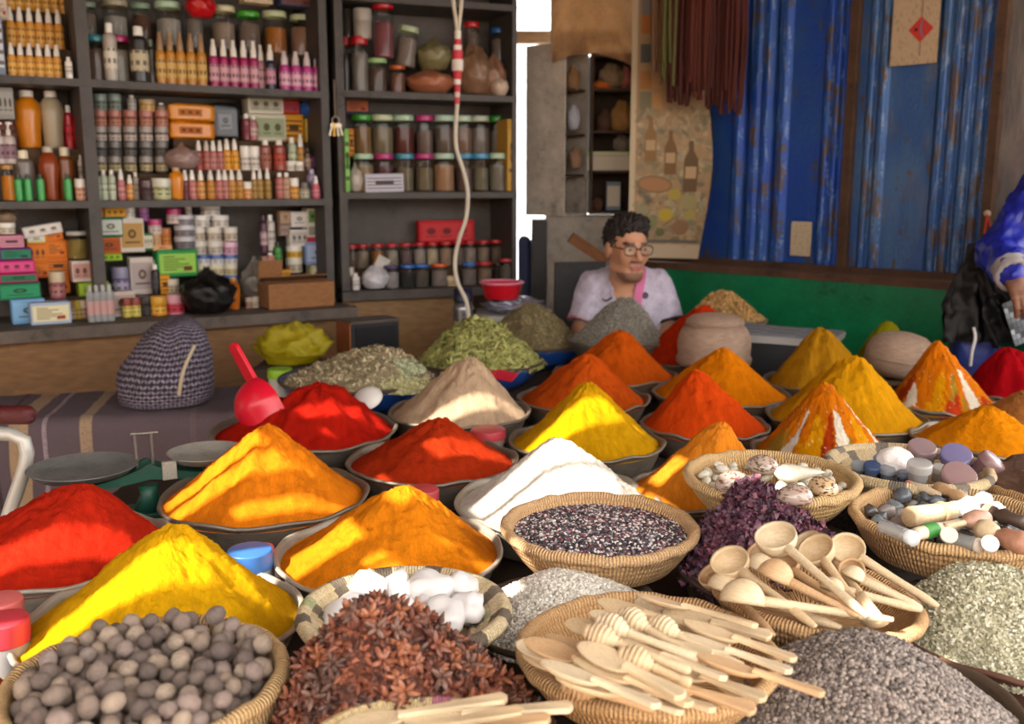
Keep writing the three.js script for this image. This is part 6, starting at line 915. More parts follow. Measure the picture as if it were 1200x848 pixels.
{ // beige clay jars
  const a = onY(842, 434, 0.872), s = 3.36 / FOCAL, cl = mat('#ceae96', 0.95, { map: mottle3, bumpMap: grain8, bumpScale: 0.004 });
  const j = thing('clay_jar', 'squat beige clay jar with grooved shoulder behind the deep orange heap', 'jar', [a.x, 0.872, a.z - 0.09]), r = 44 * s;
  part('jar_body', lathe([[0, 0], [r * 0.85, 0], [r * 1.0, 0.012], [r * 1.02, 0.03], [r * 0.97, 0.042], [r * 0.98, 0.06], [r * 0.99, 0.085], [r * 0.95, 0.112], [r * 0.86, 0.134], [r * 0.78, 0.142], [r * 0.74, 0.143], [r * 0.73, 0.148]], 48), cl, j); part('lid', lathe([[r * 0.73, 0.147], [r * 0.79, 0.150], [r * 0.76, 0.164], [r * 0.62, 0.176], [r * 0.4, 0.183], [0, 0.185]], 48), cl, j);
  const b = onY(1062, 446, 0.872), k = thing('clay_dome', 'pale smooth clay dome with a low seam beside the patchwork cone', 'clay dome', [b.x, 0.872, b.z - 0.08]), q = 41 * 3.2 / FOCAL; k.rotation.set(0.0, 0, -0.12);
  part('dome_base', lathe([[0, 0], [q * 0.7, 0], [q * 0.92, 0.022], [q, 0.05], [q * 0.985, 0.054]], 48), cl, k); part('dome_top', lathe([[q * 0.985, 0.056], [q * 0.98, 0.085], [q * 0.86, 0.115], [q * 0.6, 0.138], [q * 0.25, 0.148], [0, 0.149]], 48), cl, k);
  for (const [o, rad, l] of [[j, r, 'low wooden crate under the squat clay jar'], [k, q, 'low wooden crate under the pale clay dome']]) { const c = thing('wooden_crate', l, 'crate', [o.position.x, TABLE, o.position.z]), hh = 0.081; part('crate_top', boxUV(box(rad * 1.5, 0.012, rad * 1.5, 0, hh - 0.007, 0), 1), wood('#5a4430', 0.9), c); for (const e of [-1, 1]) part('crate_side', boxUV(box(0.012, hh - 0.014, rad * 1.5, e * rad * 0.74, (hh - 0.014) / 2, 0), 1), wood('#5a4430', 0.9), c); }
}
{ // papers stacked on a dark box
  const a = onY(935, 402, 0.95), t = thing('dark_tray', 'dark box under the newspapers against the green board', 'box', [a.x, TABLE, a.z - 0.14], -0.5);
  part('tray_body', box(0.34, 0.15, 0.22, 0, 0.075, 0, 0.006), mat('#1f1f24', 0.6), t);
  const np = canvasTex(256, 256, (c, w, hh) => { c.fillStyle = '#7d8086'; c.fillRect(0, 0, w, hh); for (let i = 0; i < 46; i++) { c.fillStyle = i % 5 ? '#5a5d66' : '#a8a9aa'; c.fillRect(8 + (i % 3) * 82, 6 + Math.floor(i / 3) * 16, 70, 8); } });
  for (let i = 0; i < 5; i++) { const n = one('newspaper', cached('news', () => box(0.37, 0.006, 0.24)), mat(i === 4 ? '#ffffff' : '#a9a5a0', 0.85, i === 4 ? { map: np } : {}), i === 4 ? 'printed grey newspaper on top of the stack' : 'folded newspaper in the stack on the dark box', 'newspaper', 'stacked newspapers'); n.position.set(a.x + rr(-0.01, 0.01), TABLE + 0.1535 + i * 0.0065, a.z - 0.14); n.rotation.y = -0.5 + rr(-0.08, 0.08); }
  const b = onY(922, 420, 0.87), w = thing('small_bottle', 'small clear bottle with white cap in front of the newspapers', 'bottle', [b.x, 0.872, b.z]); part('bottle_body', lathe([[0, 0], [0.026, 0], [0.028, 0.05], [0.016, 0.065], [0, 0.065]], 20), mat('#b8b4b0', 0.15, { transmission: 0.6, thickness: 0 }), w); part('cap', lathe([[0.016, 0.062], [0.017, 0.064], [0.017, 0.09], [0, 0.09]], 20), mat('#e4e0dc', 0.5), w);
  const pk = one('pink_packet', box(0.09, 0.06, 0.03, 0, 0.03, 0, 0.006), mat('#c0304e', 0.5), 'pinkish red packet beside the small clear bottle', 'packet'); pk.position.copy(onY(901, 416, 0.872)); const wb = thing('wooden_crate', 'low crate under the small clear bottle', 'crate', [b.x - 0.03, TABLE, b.z]); part('crate_top', boxUV(box(0.26, 0.012, 0.12, 0, 0.075, 0), 1), wood('#3d2f24', 0.9), wb); for (const e of [-1, 1]) part('crate_side', boxUV(box(0.012, 0.069, 0.12, e * 0.12, 0.0345, 0), 1), wood('#3d2f24', 0.9), wb);
}
{ // black bag on a red cord, blue bag below
  const z = -3.42, p = atZ(1145, 400, z), s = -z / FOCAL, tp = atZ(1150, 285, z).y - p.y;
  const t = thing('black_bag', 'black plastic bag with a silvery printed panel hanging on a red cord', 'bag', [p.x, p.y, z]);
  const bm = mat('#121215', 0.35, { bumpMap: grainTex, bumpScale: 0.004 }), g = new THREE.PlaneGeometry(1, 1, 40, 40), sheet = (w, hgt, seed, bend) => { const q = g.clone(), a = q.attributes.position; for (let i = 0; i < a.count; i++) { const x = a.getX(i), y = a.getY(i) + 0.5, k = 0.45 + 0.55 * smooth(1.0, 0.35, y); a.setXYZ(i, x * w * k, y * hgt, bend * (0.25 - x * x) + 0.016 * Math.sin(x * 17 + seed + y * 4) * k + 0.012 * noise2(x * 4 + seed, y * 5)); } q.computeVertexNormals(); return q; };
  part('bag_film', sheet(78 * s, tp, 2, 0.10), bm, t).position.set(-0.01, 0, 0); part('bag_film', sheet(78 * s, tp, 5, -0.08), bm, t).position.set(-0.01, 0, 0);
  const flap = part('bag_fold', sheet(44 * s, 92 * s, 8, 0.04), bm, t); flap.position.set(20 * s, 4 * s, 0.055); flap.rotation.z = 0.42; flap.position.x += 0.03;
  const pt = canvasTex(128, 192, (c, w, hh) => { c.fillStyle = '#4a4f58'; c.fillRect(0, 0, w, hh); for (let y = 0; y < 8; y++) for (let x = 0; x < 6; x++) { const k = 90 + 130 * ((x * 5 + y * 3) % 4) / 4 + (y > 4 ? 30 : 0); c.fillStyle = `rgb(${k * 0.9},${k * 0.97},${k})`; c.fillRect(x * 22, y * 24, 20, 22); } });
  const pan = part('printed_panel', new THREE.PlaneGeometry(30 * s, 52 * s, 6, 6), mat('#ffffff', 0.35, { map: pt }), t); pan.position.set(30 * s, 30 * s, 0.11); pan.rotation.set(-0.1, 0.1, 0.36);
  const rc = thing('tied_cord', 'red cord tied over the black bag on the rusty frame', 'cord', [0, 0, 0]); part('cord', tube([atZ(1157, 250, z - 0.08), atZ(1154, 272, z - 0.02), atZ(1152, 290, z)], 0.004, 12, 6), mat('#c03a2a', 0.6), rc); part('cord', tube([atZ(1157, 250, z - 0.08), atZ(1161, 270, z - 0.02), atZ(1160, 292, z)], 0.004, 12, 6), mat('#c03a2a', 0.6), rc); part('knot', new THREE.SphereGeometry(0.012, 10, 8).translate(...atZ(1157, 250, z - 0.08).toArray()), mat('#b8a890', 0.6), rc);
  const bb2 = one('blue_bag', bagGeo(31, 0.8, 0.08).scale(0.17, 0.30, 0.14), mat('#2c3c86', 0.5), 'dark blue cloth bag below the black bag', 'bag'); bb2.position.copy(atZ(1142, 425, -3.5)); bb2.position.y = TABLE + 0.002; const ws = one('white_strap', tube([atZ(1141, 384, -3.36), atZ(1143, 395, -3.34), atZ(1139, 412, -3.34), atZ(1137, 428, -3.36)], 0.006, 16, 6), mat('#d8d6d6', 0.6), 'white strap hanging from the black bag', 'strap');
}

// ---------------------------------------------------------------- bench, sack, scale, stool, scoop
reseed(131);
{
  const f = onY(150, 489, 0.76), W = 1.36, D = 0.42, b = thing('bench', 'low bench under the striped blanket', 'bench', [f.x - 0.25, 0, f.z - D / 2], 0.2);
  part('bench_top', boxUV(box(W - 0.06, 0.04, D - 0.04, 0, 0.72, 0), 1), wood('#5a4432', 0.9), b); for (const x of [-0.6, 0, 0.6]) for (const z of [-0.18, 0.16]) part('leg', cached('bleg', () => box(0.05, 0.7, 0.05, 0, 0.35, 0)), wood('#4a382a', 0.9), b).position.set(x, 0, z);
  const tx = canvasTex(1024, 512, (c, w, hh) => {
    c.fillStyle = '#5d4f56'; c.fillRect(0, 0, w, hh); for (let i = 0; i < 9000; i++) { c.fillStyle = `rgba(${80 + 50 * rnd()},${66 + 40 * rnd()},${72 + 40 * rnd()},.35)`; c.fillRect(rnd() * w, rnd() * hh, rr(2, 7), 1.5); }
    const band = (x, ww, col) => { c.fillStyle = col; c.fillRect(x, 0, ww, hh); for (let i = 0; i < 900; i++) { c.fillStyle = `rgba(60,46,44,${0.25 * rnd()})`; c.fillRect(x + rnd() * ww, rnd() * hh, 4, 1.5); } };
    band(388, 44, '#a58a6c'); band(352, 8, '#3f3036'); band(462, 10, '#9a8a94'); band(546, 28, '#a08870'); band(120, 30, '#8f7864'); band(800, 14, '#6a5a60');
  });
  const n = 60, m = 40, pos = [], uv = [], idx = []; // profile: back edge, over the top, down the front
  const prof = (t) => { const L0 = D, L1 = 0.42, s = t * (L0 + L1); if (s < L0 - 0.03) return [0.748, -D / 2 + s]; if (s < L0 + 0.03) { const a = (s - L0 + 0.03) / 0.06 * Math.PI / 2; return [0.748 - 0.04 * (1 - Math.cos(a)), D / 2 - 0.03 + 0.04 * Math.sin(a)]; } return [0.708 - (s - L0 - 0.03), D / 2 + 0.012]; };
  for (let j = 0; j <= m; j++) for (let i = 0; i <= n; i++) { const [y, z] = prof(j / m), x = (i / n - 0.5) * (W + 0.02), k = smooth(0.5, 1, j / m); pos.push(x + 0.015 * noise2(x * 3, j * 0.1) * k, y + 0.004 * noise2(x * 9, z * 9) + 0.006, z + k * 0.022 * Math.max(0, noise2(x * 7, y * 1.5) + 0.5)); uv.push(i / n, 1 - j / m); }
  for (let j = 0; j < m; j++) for (let i = 0; i < n; i++) { const a = j * (n + 1) + i; idx.push(a, a + n + 1, a + 1, a + 1, a + n + 1, a + n + 2); }
  const g = new THREE.BufferGeometry(); g.setAttribute('position', new THREE.Float32BufferAttribute(pos, 3)); g.setAttribute('uv', new THREE.Float32BufferAttribute(uv, 2)); g.setIndex(idx); g.computeVertexNormals();
  const bl = one('striped_blanket', g, mat('#ffffff', 0.95, { map: tx, bumpMap: grain8, bumpScale: 0.003 }), 'mauve-brown woven blanket with beige stripes over the bench', 'blanket'); bl.position.copy(b.position); bl.rotation.y = 0.2;
  // woven sack on it
  const q = new THREE.LatheGeometry(new THREE.SplineCurve([[0.001, 0], [0.44, 0.0], [0.51, 0.05], [0.52, 0.2], [0.48, 0.45], [0.40, 0.68], [0.31, 0.85], [0.2, 0.96], [0.09, 1.0], [0.001, 1.0]].map(([x, y]) => new THREE.Vector2(x, y))).getPoints(48), 64), p = q.attributes.position;
  for (let i = 0; i < p.count; i++) { let x = p.getX(i), y = p.getY(i), z = p.getZ(i); const n = 0.05 * noise3(x * 2.2, y * 2.2, z * 2.2), a = Math.atan2(z, x); x = x * (1 + n) + 0.20 * y * y; z *= 1 + n + 0.02 * y * Math.sin(a * 7); y = Math.max(0, y) * (1 + 0.04 * noise3(x * 3, 2, z * 3)); const d = Math.hypot(x - 0.3, y - 0.84, z - 0.24); x -= 0.05 * Math.exp(-d * d * 90); z -= 0.08 * Math.exp(-d * d * 90); p.setXYZ(i, x, y, z); }
  q.computeVertexNormals(); const sc = onY(176, 481, 0.757), s = 112 * 3.2 / FOCAL;
  const wt = canvasTex(512, 512, (c, w, hh) => { c.fillStyle = '#2a242c'; c.fillRect(0, 0, w, hh); const N = 40, e = w / N; for (let i = 0; i < N; i++) for (let j = 0; j < N; j++) { const v = rr(0.85, 1.1); c.fillStyle = `rgb(${134 * v},${124 * v},${142 * v})`; c.save(); c.translate((i + 0.5) * e, (j + 0.5) * e); c.rotate((i + j) % 2 ? 0.5 : -0.5); c.fillRect(-e * 0.42, -e * 0.24, e * 0.84, e * 0.48); c.restore(); } });
  const sk = thing('woven_sack', 'grey-mauve woven sack slumped on the striped blanket', 'sack', [sc.x, 0.757, sc.z - s * 0.5]); const sb = part('sack_body', q.scale(s, s * 0.92, s), mat('#ffffff', 0.9, { map: rep(wt, 1.8, 0.85), bumpMap: rep(wt, 1.8, 0.85), bumpScale: 0.006 }), sk); sb.rotation.y = 0.3;
  part('tie_cord', tube([[0.11, 0.06, 0.19], [0.13, 0.14, 0.19], [0.16, 0.22, 0.155]].map((v) => v), 0.006, 12, 6), mat('#b5a488', 0.8), sk);
}
{ // balance scale
  const bm = mat('#1f5a4a', 0.45, { map: wornTex }), st = mat('#8d8a84', 0.4, { metalness: 0.6, map: wornTex });
  const a = onY(98, 553, 0.905), b = onY(243, 535, 0.905), mid = a.clone().add(b).multiplyScalar(0.5), yaw = Math.atan2(-(b.z - a.z), b.x - a.x), half = a.distanceTo(b) / 2;
  const t = thing('balance_scale', 'green iron balance scale with two shallow steel pans', 'scale', [mid.x, TABLE, mid.z], yaw), up = 0.905 - TABLE;
  part('scale_base', box(0.20, 0.018, 0.09, 0, 0.009, 0, 0.004), bm, t); part('pillar', lathe([[0, 0.018], [0.034, 0.018], [0.018, 0.05], [0.022, 0.07], [0, 0.07]], 20), bm, t);
  const sh = new THREE.Shape(); sh.moveTo(-half, -0.012); sh.quadraticCurveTo(-half * 0.4, -0.004, 0, 0.022); sh.quadraticCurveTo(half * 0.4, -0.004, half, -0.012); sh.lineTo(half, -0.024); sh.quadraticCurveTo(half * 0.4, -0.02, 0, -0.012); sh.quadraticCurveTo(-half * 0.4, -0.02, -half, -0.024); sh.closePath();
  part('beam', new THREE.ExtrudeGeometry(sh, { depth: 0.012, bevelEnabled: false, curveSegments: 12 }).translate(0, up - 0.014, -0.03), bm, t); part('beam', new THREE.ExtrudeGeometry(sh, { depth: 0.012, bevelEnabled: false, curveSegments: 12 }).translate(0, up - 0.014, 0.018), bm, t);
  part('pointer', merge([bar(V(-0.02, up - 0.02, 0.0), V(-0.022, up + 0.07, 0.0), 0.0035), bar(V(0.012, up - 0.02, 0.0), V(0.012, up + 0.066, 0.0), 0.0035), bar(V(-0.03, up + 0.07, 0.0), V(0.026, up + 0.068, 0.0), 0.004)]), st, t); part('pointer_plate', box(0.03, 0.04, 0.012, 0.04, up - 0.01, 0.034, 0.002), mat('#b8b4a8', 0.5, { map: wornTex }), t);
  for (const [k, r] of [[-1, 0.108], [1, 0.084]]) { part('pan_support', merge([bar(V(k * half, up - 0.04, 0), V(k * half, up - 0.012, 0), 0.012), bar(V(k * half - 0.05, up - 0.014, 0), V(k * half + 0.05, up - 0.014, 0), 0.006)]), bm, t); part('scale_pan', lathe([[0, -0.016], [r * 0.6, -0.015], [r * 0.85, -0.008], [r, 0.006], [r + 0.002, 0.008], [r - 0.002, 0.009], [r * 0.84, -0.005], [r * 0.6, -0.0125], [0, -0.0135]], 56).translate(k * half, up + 0.006, 0), mat(k < 0 ? '#9a9ea0' : '#c6c6c0', 0.4, { metalness: 0.55, map: wornTex, bumpMap: grainTex, bumpScale: 0.001 }), t); }
}
{ // folding chair: its back rail and frame reach into the view
  const z = -2.05, c = atZ(38, 508, z), top = atZ(20, 486, z).y, t = thing('folding_chair', 'white metal folding chair with worn dark red top rail', 'chair', [c.x - 0.2, 0, z]), fm = mat('#d2d2ce', 0.35, { map: wornTex, metalness: 0.2 }), ry = top - c.y;
  part('top_rail', new THREE.CapsuleGeometry(0.021, 0.36, 6, 14).rotateZ(Math.PI / 2).translate(0.01, top, 0), mat('#5d1418', 0.35, { map: wornTex, bumpMap: grainTex, bumpScale: 0.002 }), t);
  part('back_frame', tube([[-0.26, 0.02, 0.02], [-0.2, 0.6, 0.01], [-0.19, c.y - 0.03, 0], [-0.16, c.y, 0], [0.13, c.y, 0], [0.175, c.y - 0.008, 0], [0.185, c.y - 0.04, 0], [0.13, atZ(12, 612, z).y, 0.01], [-0.02, 0.3, 0.02], [-0.06, 0.02, 0.02]], 0.016, 80, 8), fm, t);
  part('seat', box(0.34, 0.03, 0.30, -0.06, 0.46, -0.16, 0.012), mat('#5d1418', 0.35, { map: wornTex }), t); for (const k of [-1, 1]) part('leg', bar(V(-0.06 + k * 0.15, 0.46, -0.02), V(-0.06 + k * 0.16, 0, -0.34), 0.012), fm, t);
}
{ // red plastic scoop standing in the red heap
  const z = HEAP.D.c.z + 0.02, a = atZ(312, 476, z), e = atZ(272, 402, z - 0.02), rm = mat('#c8122c', 0.3), t = thing('plastic_scoop', 'bright red plastic scoop stuck upright in the deep red heap', 'scoop', [0, 0, 0]);
  laid(t, a, e); const s = 1 / FOCAL * 2.75;
  const n = 26, pos = [], idx = []; // half-open trough, rounded at the handle end
  const shell = (r) => { const g = new THREE.SphereGeometry(r, 36, 24, 0, Math.PI * 1.25); g.rotateZ(Math.PI / 2); const p = g.attributes.position; for (let i = 0; i < p.count; i++) { const x = p.getX(i); if (x < 0) { const k = -x / r; p.setX(i, x * 2.3); const q = Math.sqrt(Math.max(1e-4, 1 - k * k)), w = Math.hypot(p.getY(i), p.getZ(i)); if (w > 1e-4) { const f = mix(r * q, r * 0.96, 0.8) / w; p.setY(i, p.getY(i) * f); p.setZ(i, p.getZ(i) * f); } } } g.computeVertexNormals(); return g; };
  const r = 34 * s, body2 = part('scoop_body', shell(r), rm, t); body2.rotation.x = 2.6;
  part('scoop_inner', shell(r * 0.95), rm, t).rotation.x = 2.6;
  const L0 = a.distanceTo(e), sh = new THREE.Shape(); const w = 7.5 * s; sh.moveTo(r * 0.85, -w * 1.1); sh.lineTo(L0 - w, -w * 0.9); sh.absarc(L0 - w, 0, w * 0.9, -Math.PI / 2, Math.PI / 2, false); sh.lineTo(r * 0.85, w * 1.1); sh.closePath(); const ho = new THREE.Path(); ho.absarc(L0 - w * 1.1, 0, w * 0.35, 0, 6.3); sh.holes.push(ho);
  part('handle', new THREE.ExtrudeGeometry(sh, { depth: 0.008, bevelEnabled: true, bevelSize: 0.002, bevelThickness: 0.002, bevelSegments: 2 }).translate(0, 0, -0.004), rm, t).rotation.x = -0.5; part('handle_rib', box(L0 - r - w * 3, 0.006, 0.014, (L0 + r) / 2 - w * 0.6, 0, 0.002), rm, t).rotation.x = -0.5;
}
{ // small jars between the pans
  const jar2 = (px, yt, w, lid, bodyC, label, d, top = 0.885, lh = 0.025) => { const a = onY(px, yt, top), r = w / FOCAL * d / 2, t = thing('plastic_jar', label, 'jar', [a.x, TABLE, a.z - r * 0.2]), hh = top - TABLE; part('jar_body', lathe([[0, 0], [r * 0.9, 0], [r * 0.95, 0.004], [r * 0.95, hh - lh], [r * 0.8, hh - lh + 0.004], [0, hh - lh + 0.004]], 28), mat(bodyC, 0.2, { transmission: 0.4, thickness: 0 }), t); part('lid', lathe([[r * 0.97, hh - lh], [r, hh - lh + 0.003], [r, hh - 0.004], [r * 0.94, hh], [0, hh + 0.001]], 28), mat(lid, 0.4), t); };
  jar2(572, 503, 40, '#b8414a', '#b5a69a', 'clear jar with rosy red lid behind the mustard heap', 2.6, 0.885); jar2(495, 573, 36, '#b8484e', '#b0a096', 'clear jar with dull red lid between the orange and brick-red heaps', 2.15, 0.885, 0.03); jar2(291, 645, 50, '#3a6cb0', '#c8c8cc', 'clear jar with blue lid between the yellow and orange pans', 1.75, 0.895, 0.032); jar2(306, 641, 26, '#c4565c', '#c0b4b0', 'small jar with pink-red lid behind the blue-lidded jar', 1.85, 0.885); jar2(2, 726, 52, '#c23a46', '#b9b4b4', 'clear jar with red lid beside the yellow pan', 1.42, 0.905, 0.035); jar2(-4, 703, 48, '#cf6a68', '#b9b0ac', 'jar with pale red lid behind the red-lidded jar', 1.55, 0.9, 0.03); jar2(327, 432, 30, '#7aa81c', '#c9c8c4', 'clear jar with lime lid beside the herb bowl', 3.1, 0.9, 0.03); jar2(1122, 660, 30, '#7a6a60', '#5a5048', 'dark jar behind the thyme', 1.6, 0.86, 0.02);
  const w = onY(431, 470, 0.90), t = thing('white_ladle', 'white plastic ladle resting between the red heap and herb bowl', 'ladle', [w.x, 0.905, w.z]); t.rotation.set(0.5, 0.2, 0.25); part('ladle_bowl', new THREE.SphereGeometry(0.044, 28, 14, 0, Math.PI * 2, 0, Math.PI * 0.5).scale(1, 0.62, 1), mat('#d8d4ce', 0.35), t); part('handle', bar(V(-0.03, -0.01, 0), V(-0.11, -0.03, 0.02), 0.008, 0.006), mat('#d8d4ce', 0.35), t);
  const rs = thing('red_shovel', 'flat red plastic shovel beside the pod bowl', 'shovel', onY(591, 440, 0.89), -0.4); part('shovel_blade', box(0.075, 0.006, 0.06, 0, 0, 0, 0.002), mat('#c02038', 0.4), rs); part('handle', box(0.06, 0.008, 0.015, -0.06, 0.002, 0, 0.003), mat('#c02038', 0.4), rs); rs.rotation.x = 0.3;
}
{ // wooden radio and yellow bag under the counter
  const a = onY(432, 421, 0.80), t = thing('old_radio', 'old black radio with orange-brown side beside the herb bowl', 'radio', [a.x - 0.01, TABLE, a.z - 0.08], 0.62), w = 0.22, hh = 0.165;
  part('radio_case', box(w, hh, 0.13, 0, hh / 2, 0, 0.008), mat('#191617', 0.5, { map: wornTex }), t); part('side_panel', box(0.006, hh * 0.94, 0.12, -w / 2 - 0.002, hh / 2, 0), mat('#a35a2a', 0.7, { map: wornTex }), t); part('front_grille', box(w * 0.82, hh * 0.74, 0.006, 0, hh / 2, 0.066), mat('#0d0d10', 0.35), t); part('top_edge', box(w * 1.01, 0.012, 0.134, 0, hh - 0.004, 0, 0.003), mat('#5d5048', 0.5, { map: wornTex }), t); part('knob', new THREE.CylinderGeometry(0.012, 0.012, 0.012, 16).rotateX(Math.PI / 2).translate(w * 0.34, hh * 0.2, 0.07), mat('#3a3634', 0.4), t);
  const p = onY(342, 432, 0.82), y = one('yellow_bag', bagGeo(17, 0.85, 0.14).scale(0.27, 0.16, 0.2), mat('#a89808', 0.3, { transmission: 0.15, thickness: 0, bumpMap: grainTex, bumpScale: 0.006 }), 'crumpled yellow plastic bag under the counter', 'bag'); y.position.set(p.x - 0.02, 0.82, p.z - 0.1); const cr = one('low_stand', boxUV(box(0.26, 0.82, 0.26, 0, 0.41, 0), 1), wood('#4a3828', 0.9), 'dark wooden stand under the yellow bag', 'stand'); cr.position.set(p.x - 0.02, 0, p.z - 0.1);
}

// ---------------------------------------------------------------- people
const smin = (a, b, k) => { const h2 = clamp(0.5 + 0.5 * (b - a) / k); return mix(b, a, h2) - k * h2 * (1 - h2); };
const smax = (a, b, k) => -smin(-a, -b, k);
const cone = (p, a, b, ra, rb) => { const bax = b.x - a.x, bay = b.y - a.y, baz = b.z - a.z, t = clamp(((p.x - a.x) * bax + (p.y - a.y) * bay + (p.z - a.z) * baz) / (bax * bax + bay * bay + baz * baz)); return Math.hypot(p.x - a.x - bax * t, p.y - a.y - bay * t, p.z - a.z - baz * t) - mix(ra, rb, t); };
const ell = (p, c, rx, ry, rz) => { const x = (p.x - c.x) / rx, y = (p.y - c.y) / ry, z = (p.z - c.z) / rz, k0 = Math.hypot(x, y, z), k1 = Math.hypot(x / rx, y / ry, z / rz); return k1 < 1e-9 ? -Math.min(rx, ry, rz) : k0 * (k0 - 1) / k1; };
function isoMesh(center, half, cell, f) { // closed surface where f crosses zero
  const n = Math.min(110, Math.ceil(2 * half / cell)), mc = new MarchingCubes(n, white, false, false, 120000); mc.isolation = 0; const p = V();
  for (let z = 0; z < n; z++) for (let y = 0; y < n; y++) for (let x = 0; x < n; x++) { p.set((x / (n / 2) - 1) * half + center.x, (y / (n / 2) - 1) * half + center.y, (z / (n / 2) - 1) * half + center.z); mc.field[x + y * n + z * n * n] = -f(p); }
  mc.update(); let g = new THREE.BufferGeometry(); g.setAttribute('position', new THREE.Float32BufferAttribute(Array.from(mc.positionArray.subarray(0, mc.count * 3)), 3));
  g.scale(half, half, half).translate(center.x, center.y, center.z); g = mergeVertices(g, 1e-5); g.computeVertexNormals(); return g;
}
function paint(g, fn) { const p = g.attributes.position, c = new Float32Array(p.count * 3), q = V(), k = new THREE.Color(); for (let i = 0; i < p.count; i++) { q.fromBufferAttribute(p, i); k.set(fn(q)); c.set([k.r, k.g, k.b], i * 3); } g.setAttribute('color', new THREE.BufferAttribute(c, 3)); return g; }
const headField = (q) => {
  let d = smin(ell(q, V(0, 0.032, -0.012), 0.074, 0.088, 0.094), ell(q, V(0, -0.035, 0.022), 0.060, 0.078, 0.068), 0.03);
  d = smin(d, cone(q, V(-0.012, -0.100, 0.060), V(0.012, -0.100, 0.060), 0.020, 0.020), 0.03);
  for (const s of [-1, 1]) { d = smin(d, ell(q, V(s * 0.040, -0.018, 0.058), 0.024, 0.026, 0.026), 0.02); d = smin(d, cone(q, V(s * 0.05, -0.075, 0.0), V(s * 0.02, -0.1, 0.05), 0.018, 0.018), 0.03); d = smax(d, -ell(q, V(s * 0.032, 0.006, 0.098), 0.019, 0.013, 0.018), 0.012); d = smin(d, ell(q, V(s * 0.076, -0.005, -0.012), 0.012, 0.033, 0.021), 0.008); }
  d = smin(d, cone(q, V(-0.034, 0.026, 0.078), V(0.034, 0.026, 0.078), 0.011, 0.011), 0.012);
  d = smin(d, cone(q, V(0, 0.012, 0.086), V(0, -0.028, 0.108), 0.008, 0.012), 0.010); d = smin(d, cone(q, V(-0.013, -0.032, 0.094), V(0.013, -0.032, 0.094), 0.008, 0.008), 0.008);
  d = smin(d, cone(q, V(-0.018, -0.058, 0.082), V(0.018, -0.058, 0.082), 0.008, 0.008), 0.008); d = smin(d, cone(q, V(-0.014, -0.070, 0.081), V(0.014, -0.070, 0.081), 0.007, 0.007), 0.006);
  return smin(d, cone(q, V(0, -0.06, -0.02), V(0, -0.20, -0.045), 0.050, 0.056), 0.03);
};
const headColor = (skin, lip, stubble) => (q) => { const b = noise2(q.x * 300, q.y * 300); if (q.z > 0.07 && Math.abs(q.x) < 0.022 && q.y < -0.050 && q.y > -0.077) return lip; if (stubble && q.z > 0.02 && ((Math.abs(q.x) < 0.03 && q.y > -0.05 && q.y < -0.038 && q.z > 0.07) || (q.y < -0.085 + 0.004 * b && q.y > -0.125 && q.z > 0.03))) return stubble; if (q.z > 0.06 && q.y > 0.024 && q.y < 0.034 && Math.abs(q.x) > 0.012 && Math.abs(q.x) < 0.052) return '#2a1d18'; return skin; };
function handField(w, dir, nrm) { // palm and five fingers from a wrist
  const x = dir.clone().normalize(), y = nrm.clone().normalize(), z = x.clone().cross(y), at = (a, b, c) => w.clone().addScaledVector(x, a).addScaledVector(y, b).addScaledVector(z, c), bones = [[at(0, 0, 0), at(0.03, 0, 0), 0.024, 0.026]];
  [[-0.030, 0.062], [-0.011, 0.07], [0.009, 0.068], [0.028, 0.055]].forEach(([c, l], i) => { const k0 = at(0.075, 0.004, c), k1 = at(0.075 + l * 0.5, -0.012, c * 1.05), k2 = at(0.075 + l * 0.8, -0.042, c * 1.02); bones.push([at(0.02, 0, c * 0.7), k0, 0.014, 0.0115], [k0, k1, 0.0100, 0.0090], [k1, k2, 0.0088, 0.0075]); });
  bones.push([at(0.025, -0.004, -0.026), at(0.055, -0.018, -0.048), 0.014, 0.0105], [at(0.055, -0.018, -0.048), at(0.082, -0.032, -0.048), 0.0100, 0.0085]);
  return (p) => { let d = 1; bones.forEach(([a, b, ra, rb], i) => { d = smin(d, cone(p, a, b, ra, rb), i < 2 || i % 3 === 1 ? 0.010 : 0.004); }); return d; };
}
const skinMat = mat('#ffffff', 0.55, { vertexColors: true, sheen: 0.2 });
